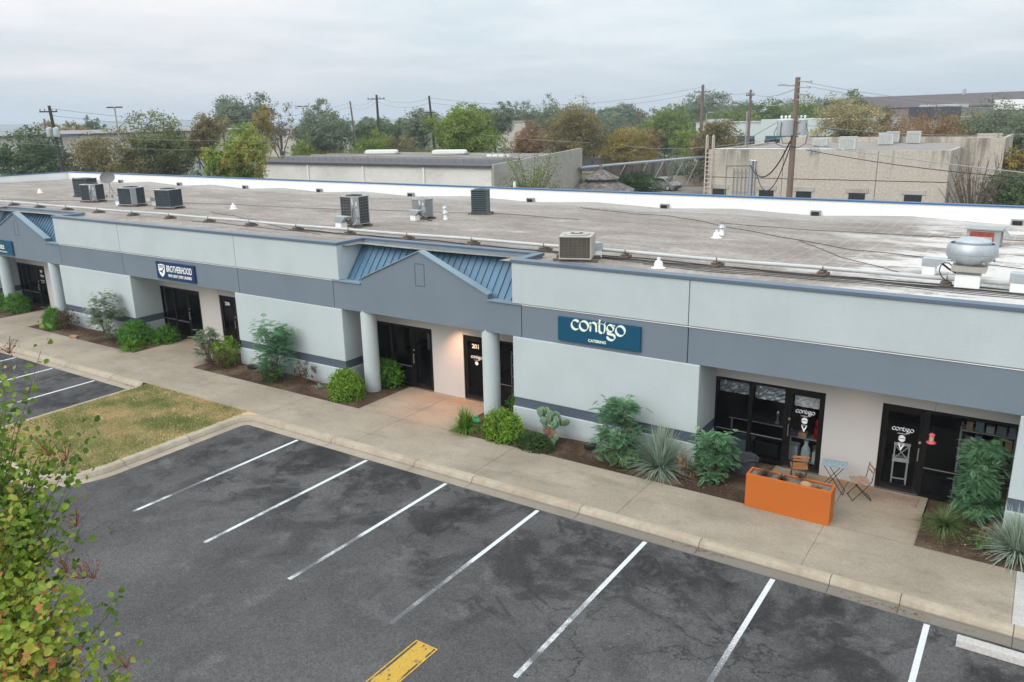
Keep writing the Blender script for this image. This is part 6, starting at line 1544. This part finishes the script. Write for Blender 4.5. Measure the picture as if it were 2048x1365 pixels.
def lamp_post(px, top, dist, label):
    x, y, zt = far(px, top, dist); t = empty('lamp_post', (x, y, 0), R_(30)); tag(t, label, 'street lamp')
    MB().cyl((0, 0, 0), (0, 0, zt), .12, .09, 8).build('pole', M_GREYM, t)
    for s_ in (-1, 1): MB().box(min(s_*.2, s_*1.0), max(s_*.2, s_*1.0), -.25, .25, zt-.1, zt+.08).build('lamp_head', mat('bronze_head', (.05, .045, .045), .5), t)
lamp_post(229, 215, 125, 'twin-headed parking lot lamp post above the left warehouse'); lamp_post(606, 213, 150, 'twin-headed lamp post in front of the dark oak')
x, y, z = far(1413, 229, 140); t = empty('lamp_post', (x, y, 0)); tag(t, 'small single-armed street lamp beside the pale office row', 'street lamp')
MB().tube([(0, 0, 0), (0, 0, z), (.3, 0, z+.25), (.9, 0, z+.3)], .09, 6).build('pole', M_GREYM, t); MB().box(.7, 1.3, -.15, .15, z+.2, z+.33).build('lamp_head', M_GREYM, t)

# ------------------------------------------------------------------ trees behind the building
T = tree
T(63, 268, 132, 98, 'dark', 'dark broad-leaved tree at the far left behind the parapet', n=6500, leaf=.36, lumps=26)
T(205, 268, 135, 96, 'olive', 'brownish thinning tree between the two dark green ones at left', n=6500, leaf=.28, lumps=24)
T(313, 236, 124, 100, 'forest', 'large rounded green tree left of the pole line', n=8500, leaf=.30, lumps=26, crown_h=7.5)
T(402, 234, 76, 104, 'olive', 'narrow brown green tree beside the large rounded green one', n=4500, leaf=.28)
T(470, 198, 135, 190, 'dusk', 'big dark live oak crown rising above the left warehouse', n=6500, leaf=.6, lumps=24, crown_h=12)
T(484, 258, 104, 74, 'mixed', 'green tree with yellow and orange turning leaves behind the parapet', n=4800, leaf=.34, lumps=30, aspect=.4, crown_h=5.2)
T(432, 296, 60, 72, 'mixed', 'smaller turning tree left of the yellow and orange one', n=3000, leaf=.30, aspect=.4)
T(520, 214, 60, 108, 'yellow', 'sparse yellowing tree in front of the live oak', n=1500, leaf=.26)
T(556, 208, 78, 118, 'twig', 'nearly bare tree with fine brown twigs left of the dark oak', n=1100, leaf=.25, lumps=22)
T(642, 208, 108, 150, 'dusk', 'dark oak with stepped crown beside the lamp post', n=7000, leaf=.45, lumps=24)
T(640, 238, 90, 118, 'dusk', 'grey green bush in front of the dark oak', n=4200, leaf=.36)
T(612, 272, 64, 116, 'bright', 'bright leafy shrub growing behind the concrete roof at left', n=2600, leaf=.28)
T(742, 266, 95, 118, 'bright', 'feathery light green shrub behind the concrete roof', n=5200, leaf=.22, lumps=20)
T(792, 272, 80, 118, 'olive', 'olive scrub right of the light green shrub', n=3200, leaf=.24)
T(735, 240, 70, 160, 'dark', 'dark tree between the two poles left of centre', n=3200, leaf=.5)
T(785, 238, 90, 165, 'dark', 'dark tree behind the straight pole', n=3800, leaf=.5)
T(842, 224, 80, 150, 'dusk', 'grey green tree beside the leaning dark pole', n=4200, leaf=.42)
T(922, 218, 138, 112, 'bright', 'big bright yellow green tree near the centre', n=11000, leaf=.34, lumps=34, crown_h=6.8)
T(988, 206, 70, 150, 'dusk', 'tall dark tree right behind the bright centre tree', n=4200, leaf=.42)
T(1062, 252, 92, 122, 'rust', 'rust red tree behind the concrete side wall', n=5200, leaf=.30)
T(1104, 198, 78, 145, 'dusk', 'tall open feathery tree above the rust trees', n=2200, leaf=.32, lumps=22)
T(1075, 232, 60, 165, 'twig', 'brownish bare-branched tree behind the rust red one', n=1500, leaf=.35)
T(1120, 222, 80, 150, 'rust', 'reddish brown tree above the big olive tree', n=3800, leaf=.36)
T(1152, 214, 118, 118, 'olive', 'big olive brown tree with visible trunk right of the concrete wall', n=9500, leaf=.32, lumps=30, crown_h=7.6)
T(1250, 257, 124, 118, 'yellow', 'rounded golden yellow green tree above the carport', n=9500, leaf=.28, lumps=30, crown_h=4.9)
T(1302, 258, 56, 128, 'rust', 'thin reddish tree at the right of the golden one', n=1800, leaf=.28)
T(1335, 216, 110, 170, 'green', 'fresh green tree in the middle distance left of the pole', n=6800, leaf=.45, lumps=22)
T(1372, 250, 60, 150, 'bright', 'light yellow green small tree beside the wooden pole', n=2400, leaf=.34)
T(1430, 247, 108, 98, 'olive', 'dark olive round tree behind the steel ladder', n=7500, leaf=.28, lumps=26, crown_h=5.5)
T(1240, 228, 110, 200, 'dusk', 'grey green tree above the golden tree', n=4500, leaf=.6)
T(1400, 190, 120, 260, 'dusk', 'tall dark tree on the skyline beside the left wooden pole', n=4500, leaf=.75)
T(1480, 204, 110, 215, 'dusk', 'grey green tree on the skyline between the two wooden poles', n=4500, leaf=.6)
T(1545, 206, 100, 205, 'green', 'bright green tree crown behind the pale office row', n=4500, leaf=.55)
T(1460, 222, 90, 190, 'green', 'lower green tree just above the pale office roof', n=3500, leaf=.5)
T(1625, 204, 110, 185, 'green', 'green tree behind the transformers', n=5000, leaf=.5)
T(1690, 188, 92, 200, 'dark', 'dark tree in front of the hall roof', n=4800, leaf=.5)
T(1650, 200, 90, 215, 'dusk', 'greyish tree left of the dark tree by the hall', n=3500, leaf=.55)
T(1705, 200, 132, 104, 'pale', 'pale yellow leaved tree left of the rust shrubs', n=6500, leaf=.26, lumps=28, crown_h=6.2)
T(1768, 214, 44, 122, 'olive', 'small sparse tree between pale yellow and rust trees', n=900, leaf=.26)
T(1800, 236, 120, 104, 'rust', 'rust orange thicket behind the tan roof, left part', n=6000, leaf=.26, lumps=26)
T(1868, 222, 110, 112, 'rust', 'taller rust orange tree behind the tan roof', n=5000, leaf=.26, lumps=26)
T(1915, 250, 70, 108, 'olive', 'sparse grey branched tree right of the rust thicket', n=1800, leaf=.26)
T(1975, 212, 120, 118, 'dusk', 'large grey green tree at the upper right', n=9500, leaf=.30, lumps=32)
T(1935, 216, 80, 135, 'yellow', 'yellowish tree crown in front of the hall end', n=3200, leaf=.30)
T(2052, 226, 90, 105, 'dusk', 'grey green tree cut by the right picture edge', n=5500, leaf=.28)
T(2040, 300, 60, 70, 'yellow', 'small yellowing tree beside the raised tan wall', n=2600, leaf=.2)
T(2050, 336, 80, 64, 'dusk', 'green tree at the right edge below the wires', n=3800, leaf=.2)
T(2010, 352, 70, 62, 'dark', 'dark shrubby tree at the foot of the tan side wall', n=2600, leaf=.2)
T(120, 242, 76, 260, 'yellow', 'yellow green crowns peeping over the left warehouse roof', n=2400, leaf=.7)
T(173, 240, 60, 265, 'dark', 'small dark crown peeping over the left warehouse roof', n=2000, leaf=.7)
T(1000, 226, 70, 235, 'dark', 'dark distant tree right of centre left', n=2400, leaf=.65)
T(1045, 210, 74, 235, 'dusk', 'distant grey green tree on the skyline in the centre', n=3200, leaf=.6)
T(970, 214, 60, 260, 'dusk', 'distant tree peeping above the bright centre tree', n=2400, leaf=.65)
# far belt of trees on the skyline, countable crowns
kinds = ['dusk', 'dark', 'dusk', 'olive', 'dusk', 'green']
rr = random.Random(8)
for i, (px, top) in enumerate([(640, 250), (690, 243), (745, 240), (800, 240), (850, 238), (1130, 220), (1165, 218), (1200, 214), (1235, 212), (1270, 219), (1305, 218), (1345, 210), (1375, 205), (1425, 204), (1460, 206), (1510, 206), (1560, 206), (1600, 205), (1790, 222), (1850, 230), (2000, 200), (2040, 198), (905, 232), (950, 228), (1085, 222)]):
    T(px, top+rr.randint(-2, 2), rr.randint(56, 84), rr.randint(285, 390), kinds[i % 6], 'hazy tree in the far belt along the skyline', 'far belt of trees on the skyline', n=1500, leaf=1.0, lumps=12)
# understory that fills between trunks (reads as one mass)
n = 26000; rng = np.random.default_rng(77); P = []; TT = []
for px0, px1, d0, d1, h in ((0, 560, 105, 150, 2.6), (560, 1000, 100, 190, 3.2), (1000, 1400, 155, 260, 3.0), (1380, 1750, 160, 240, 4.5), (1650, 2120, 95, 170, 4.0), (560, 1100, 200, 330, 5.5), (1100, 1700, 260, 380, 5.5)):
    m_ = n//7; px = rng.uniform(px0, px1, m_); dd = rng.uniform(d0, d1, m_)
    q = np.array([far(a, 300, b)[:2] for a, b in zip(px, dd)]); bump = .55+.45*np.sin(q[:, 0]*.35)*np.sin(q[:, 1]*.3)
    z = rng.random(m_)*h*bump; P.append(np.column_stack([q, z])); TT.append(rng.normal(.4+.25*np.sin(q[:, 0]*.13+q[:, 1]*.2), .15))
P = np.concatenate(P); V, F = leafquads(P, .95, .7, None, .5, rng)
stuff(npmesh('undergrowth', V, F, LM['dusk'], np.concatenate(TT)), 'mixed scrub filling the ground between the trees', 'scrub')
# tall reeds
def reeds(px0, px1, d, h, n, label, py=None):
    rng = np.random.default_rng(int(px0)); px = rng.uniform(px0, px1, n); dd = d+rng.uniform(-2.5, 2.5, n)
    q = np.array([far(a, 300, b)[:2] for a, b in zip(px, dd)]); hh_ = h*(.7+.4*rng.random(n))
    B = np.column_stack([q, np.zeros(n)]); a = rng.random(n)*6.28; S = np.column_stack([np.cos(a), np.sin(a), np.zeros(n)])*.06
    tip = B+np.column_stack([rng.normal(0, .35, n), rng.normal(0, .35, n), hh_]); mid = (B+tip)/2+S*.8
    V = np.stack([B-S*.5, mid+S*.3, tip, mid-S*1.2], 1).reshape(-1, 3)
    return stuff(npmesh('reeds', V, np.arange(n*4).reshape(n, 4), LM['reed'], rng.normal(.5, .25, n)), label, 'reeds')
reeds(255, 470, 78, 3.9, 6500, 'tall pale green reeds behind the left parapet')
reeds(590, 730, 114, 5.0, 3200, 'tall reeds with tan plumes behind the concrete roof')
reeds(760, 860, 118, 5.0, 2600, 'thin reeds with tan plumes right of the light green shrub')
# loose shrub in front of the grey side wall
def open_shrub(px, d, h, W_, kind, label, n, leaf, seed, top=None, bare=24):
    x, y, _ = far(px, 300, d); t = empty('open_shrub', (x, y, 0)); tag(t, label, 'shrub'); rng = np.random.default_rng(seed)
    mb = MB(); P = []
    for i in range(bare):
        a = rng.random()*6.28; k = W_/2*(.3+.75*rng.random()); e = np.array([math.cos(a)*k, math.sin(a)*k*.6, h*(.6+.42*rng.random())]); m_ = e*[.4, .4, .55]
        mb.tube([(0, 0, 0), tuple(m_), tuple(e)], [.05, .03, .012], 5)
        for q in range(3):
            s_ = m_+(e-m_)*rng.random(); mb.tube([tuple(s_), tuple(s_+rng.normal(0, W_*.08, 3)+[0, 0, h*.10])], [.02, .006], 4)
        u = rng.random(n//bare)**.8; P.append(m_+(e-m_)*u[:, None]+rng.normal(0, W_*.045, (len(u), 3)))
    mb.build('branches', M_BARK, t); P = np.concatenate(P); V, F = leafquads(P, leaf, .6, None, .3, rng); npmesh('foliage', V, F, LM[kind], rng.normal(.5, .2, len(P)), t); return t
open_shrub(1062, 66, 5.9, 5.6, 'green', 'tall loose shrub with open branches in front of the grey side wall', 2600, .15, 5)
shrub(un(1050, 360, 'y', 56)[0], 56.2, 2.0, 1.3, 3.5, 'olive', 'low brownish bush at the foot of the tall loose shrub', 1800, .16, seed=65, z=0, cat='bush')
shrub(un(1105, 360, 'y', 58)[0], 58, 1.2, 1.0, 3.1, 'rust', 'small rust coloured bush beside the tall loose shrub', 900, .14, seed=66, z=0, cat='bush')
open_shrub(1962, 61, 5.8, 4.6, 'twig', 'leafless many-branched shrub in front of the raised tan wall', 500, .08, 6, bare=44)

# ------------------------------------------------------------------ distant hills
a = bpy.data.materials.new('hazy_hill'); 
vs = []; fs = []; k = 90
for i in range(k+1):
    px = -500+i*32; dd = 3600; x, y, z = far(px, 262, dd)
    hgt = (25 if px < 430 else 15)+3.5*math.sin(i*.31)+2.5*math.sin(i*.83+1)
    x2, y2, _ = far(px, 262, dd+900); x0, y0, _ = far(px, 262, dd-900)
    vs += [(x0, y0, -8), (x, y, hgt), (x2, y2, hgt*.6), (x2, y2, -8)]
for i in range(k):
    b = i*4; fs += [(b, b+4, b+5, b+1), (b+1, b+5, b+6, b+2), (b+2, b+6, b+7, b+3)]
struct(MB().add(vs, fs).build('hills', mat('wooded_hills', (.05, .07, .045), .95, var=.3, scale=.01)))

# ------------------------------------------------------------------ foreground crape myrtle at the left
def leafshape(P, size, nrm, tan, tint):
    n = len(P); b = np.cross(nrm, tan); u = tan*size[:, None]; v = b*size[:, None]; w_ = nrm*size[:, None]
    pts = [(-.5, 0, 0), (-.30, .32, .05), (.08, .40, .07), (.38, .22, .03), (.56, 0, -.05), (.38, -.22, .03), (.08, -.40, .07), (-.30, -.32, .05)]
    mids = [(-.2, 0, -.03), (.2, 0, -.03)]; cv = (1+2.6*RNG.random(n))[:, None]
    A = [P+u*x+v*y+w_*z*cv for x, y, z in pts+mids]; V = np.stack(A, 1).reshape(-1, 3)
    base = (np.arange(n)*10)[:, None]; q = np.array([[0, 8, 2, 1], [8, 9, 3, 2], [9, 4, 3, 3], [0, 7, 6, 8], [8, 6, 5, 9], [9, 5, 4, 4]])
    q = np.array([[0, 8, 2, 1], [8, 9, 3, 2], [9, 5, 4, 3], [0, 7, 6, 8], [8, 6, 5, 9]])
    F = (base[:, :, None]+q[None]).reshape(-1, 4); return V, F, np.repeat(tint, len(q))
D0 = 6.3
tx, ty, tz = far(-150, 1180, D0+.2)
t = empty('crape_myrtle', (tx, ty, 0), world=True); tag(t, 'crape myrtle tree with green, yellow and red leaves at the lower left', 'tree')
rng = np.random.default_rng(21); mb = MB(); P = []; NR = []; TN = []; SZ = []; TI = []
root = np.array([tx, ty, 0.0]); 
heads = []
targets = [(-20, 800, 6.6, .2), (40, 830, 6.5, .25), (90, 890, 6.3, .3), (130, 930, 6.3, .3), (60, 960, 6.2, .3), (-10, 930, 6.6, .3), (140, 975, 6.4, .25), (20, 1030, 6.2, .35), (75, 1050, 6.3, .3), (110, 1030, 6.0, .4),
           (60, 1120, 6.0, .4), (120, 1180, 5.8, .45), (150, 1160, 5.9, .6), (90, 1230, 5.9, .5), (20, 1200, 6.1, .6), (150, 1230, 5.7, .5), (40, 1290, 5.7, .7), (110, 1300, 5.6, .6), (180, 1290, 5.6, .5), (210, 1310, 5.6, .5), (225, 1230, 5.7, .2), (70, 1350, 5.5, .7), (150, 1345, 5.5, .6), (10, 1130, 6.3, .5), (-10, 1340, 5.6, .8), (30, 1250, 5.6, .75), (100, 1140, 6.4, .4), (-30, 1050, 6.4, .3), (-60, 900, 6.7, .3), (160, 1090, 6.1, .1), (60, 900, 6.6, .2), (200, 1360, 5.4, .5), (0, 870, 6.4, .25), (50, 1010, 6.5, .3), (10, 1080, 6.0, .35), (80, 1180, 6.2, .45), (130, 1260, 6.0, .55), (60, 1230, 6.3, .5), (-20, 1160, 6.0, .5), (-20, 1260, 5.9, .6), (110, 1350, 5.8, .6), (240, 1345, 5.5, .35)]
for px, py, dd, tone in targets:
    tip = px >= 200; px = px if tip else px*.70-14
    e = np.array(far(px, py, dd)) if False else None
    d = ray(px, py); d = d/np.linalg.norm(d); e = np.array([0, 0, CAMH])+d*dd*1.12
    s0 = np.array([tx+rng.normal(0, .15), ty+rng.normal(0, .15), max(2.2, e[2]-1.6)]); m_ = s0*.5+e*.5+np.array([0, 0, -.12])
    for _ in range(1 if tip else 3 if (px > 30 and 940 < py < 1190) else (4 if py < 1100 else 6)):
        q = e+rng.normal(0, .19, 3)
        mb.tube([tuple(s0), tuple(m_+rng.normal(0, .06, 3)), tuple(q)], [.012, .006, .002], 5)
        k = 50; u = .36+.70*rng.random(k)**.75; c = s0*((1-u)**2)[:, None]+2*m_*((1-u)*u)[:, None]+q*(u**2)[:, None]
        P.append(c+rng.normal(0, .055, (k, 3))); TI.append(np.clip(rng.normal(tone*.8, .13, k)+rng.normal(0, .12)+(rng.random(k) < .03)*.5, 0, 1)); SZ.append(rng.uniform(.030, .062, k))
        nn = rng.normal(size=(k, 3))*.75+[.2, -.35, .75]; nn /= np.linalg.norm(nn, axis=1)[:, None]; tt = np.cross(nn, rng.normal(size=(k, 3))); tt /= np.linalg.norm(tt, axis=1)[:, None]; NR.append(nn); TN.append(tt)
for a in ((0, 0), (.12, .08), (-.1, .05)): mb.tube([(tx+a[0]*.3, ty+a[1]*.3, 0), (tx+a[0], ty+a[1], 1.6), (tx+a[0]*2, ty+a[1]*2, 4.6)], [.07, .06, .03], 8)
mb.build('trunk', M_BARK, t, smooth=True)
P = np.concatenate(P); V, F, TT = leafshape(P, np.concatenate(SZ), np.concatenate(NR), np.concatenate(TN), np.concatenate(TI))
npmesh('crown', V, F, LM['crape'], TT, t)
# seed clusters
for px, py, dd in ((15, 690, 6.6), (150, 1035, 6.0), (165, 1140, 5.8), (130, 1128, 5.9), (250, 1318, 5.5), (95, 895, 6.3), (130, 905, 6.3), (10, 1035, 6.2), (185, 1140, 5.8)):
    d = ray(px, py); d = d/np.linalg.norm(d); e = np.array([0, 0, CAMH])+d*dd*1.1; mb = MB()
    for k in range(26):
        q = e+rng.normal(0, .045, 3)*[1, 1, .9]; r = rng.uniform(.0045, .0075); mb.lathe([(0, -r), (r, 0), (0, r)], tuple(q), 6)
        mb.tube([tuple(e-[0, 0, .07]), tuple(q)], .0012, 3)
    mb.build('seed_cluster', mat('dark_red_seed_heads', (.16, .035, .026), .8, var=.3), t)
# soil around it (planting island in the lot)
isl2 = [(tx+math.cos(a)*1.6, ty+math.sin(a)*1.2) for a in np.linspace(0, 6.28, 20)[:-1]]
sheet('tree_island_soil', isl2, .05, M_MULCH)

# ------------------------------------------------------------------ air
hz_ = bpy.data.materials.new('haze'); hz_.use_nodes = True; t_ = hz_.node_tree; t_.nodes.clear()
o_ = t_.nodes.new('ShaderNodeOutputMaterial'); v_ = t_.nodes.new('ShaderNodeVolumePrincipled')
v_.inputs['Color'].default_value = (.78, .87, .96, 1); v_.inputs['Density'].default_value = .00045; v_.inputs['Anisotropy'].default_value = .1
t_.links.new(v_.outputs[0], o_.inputs['Volume'])
o = MB().box(-4800, 1900, -900, 4700, -12, 75).build('haze', hz_); o['kind'] = 'stuff'
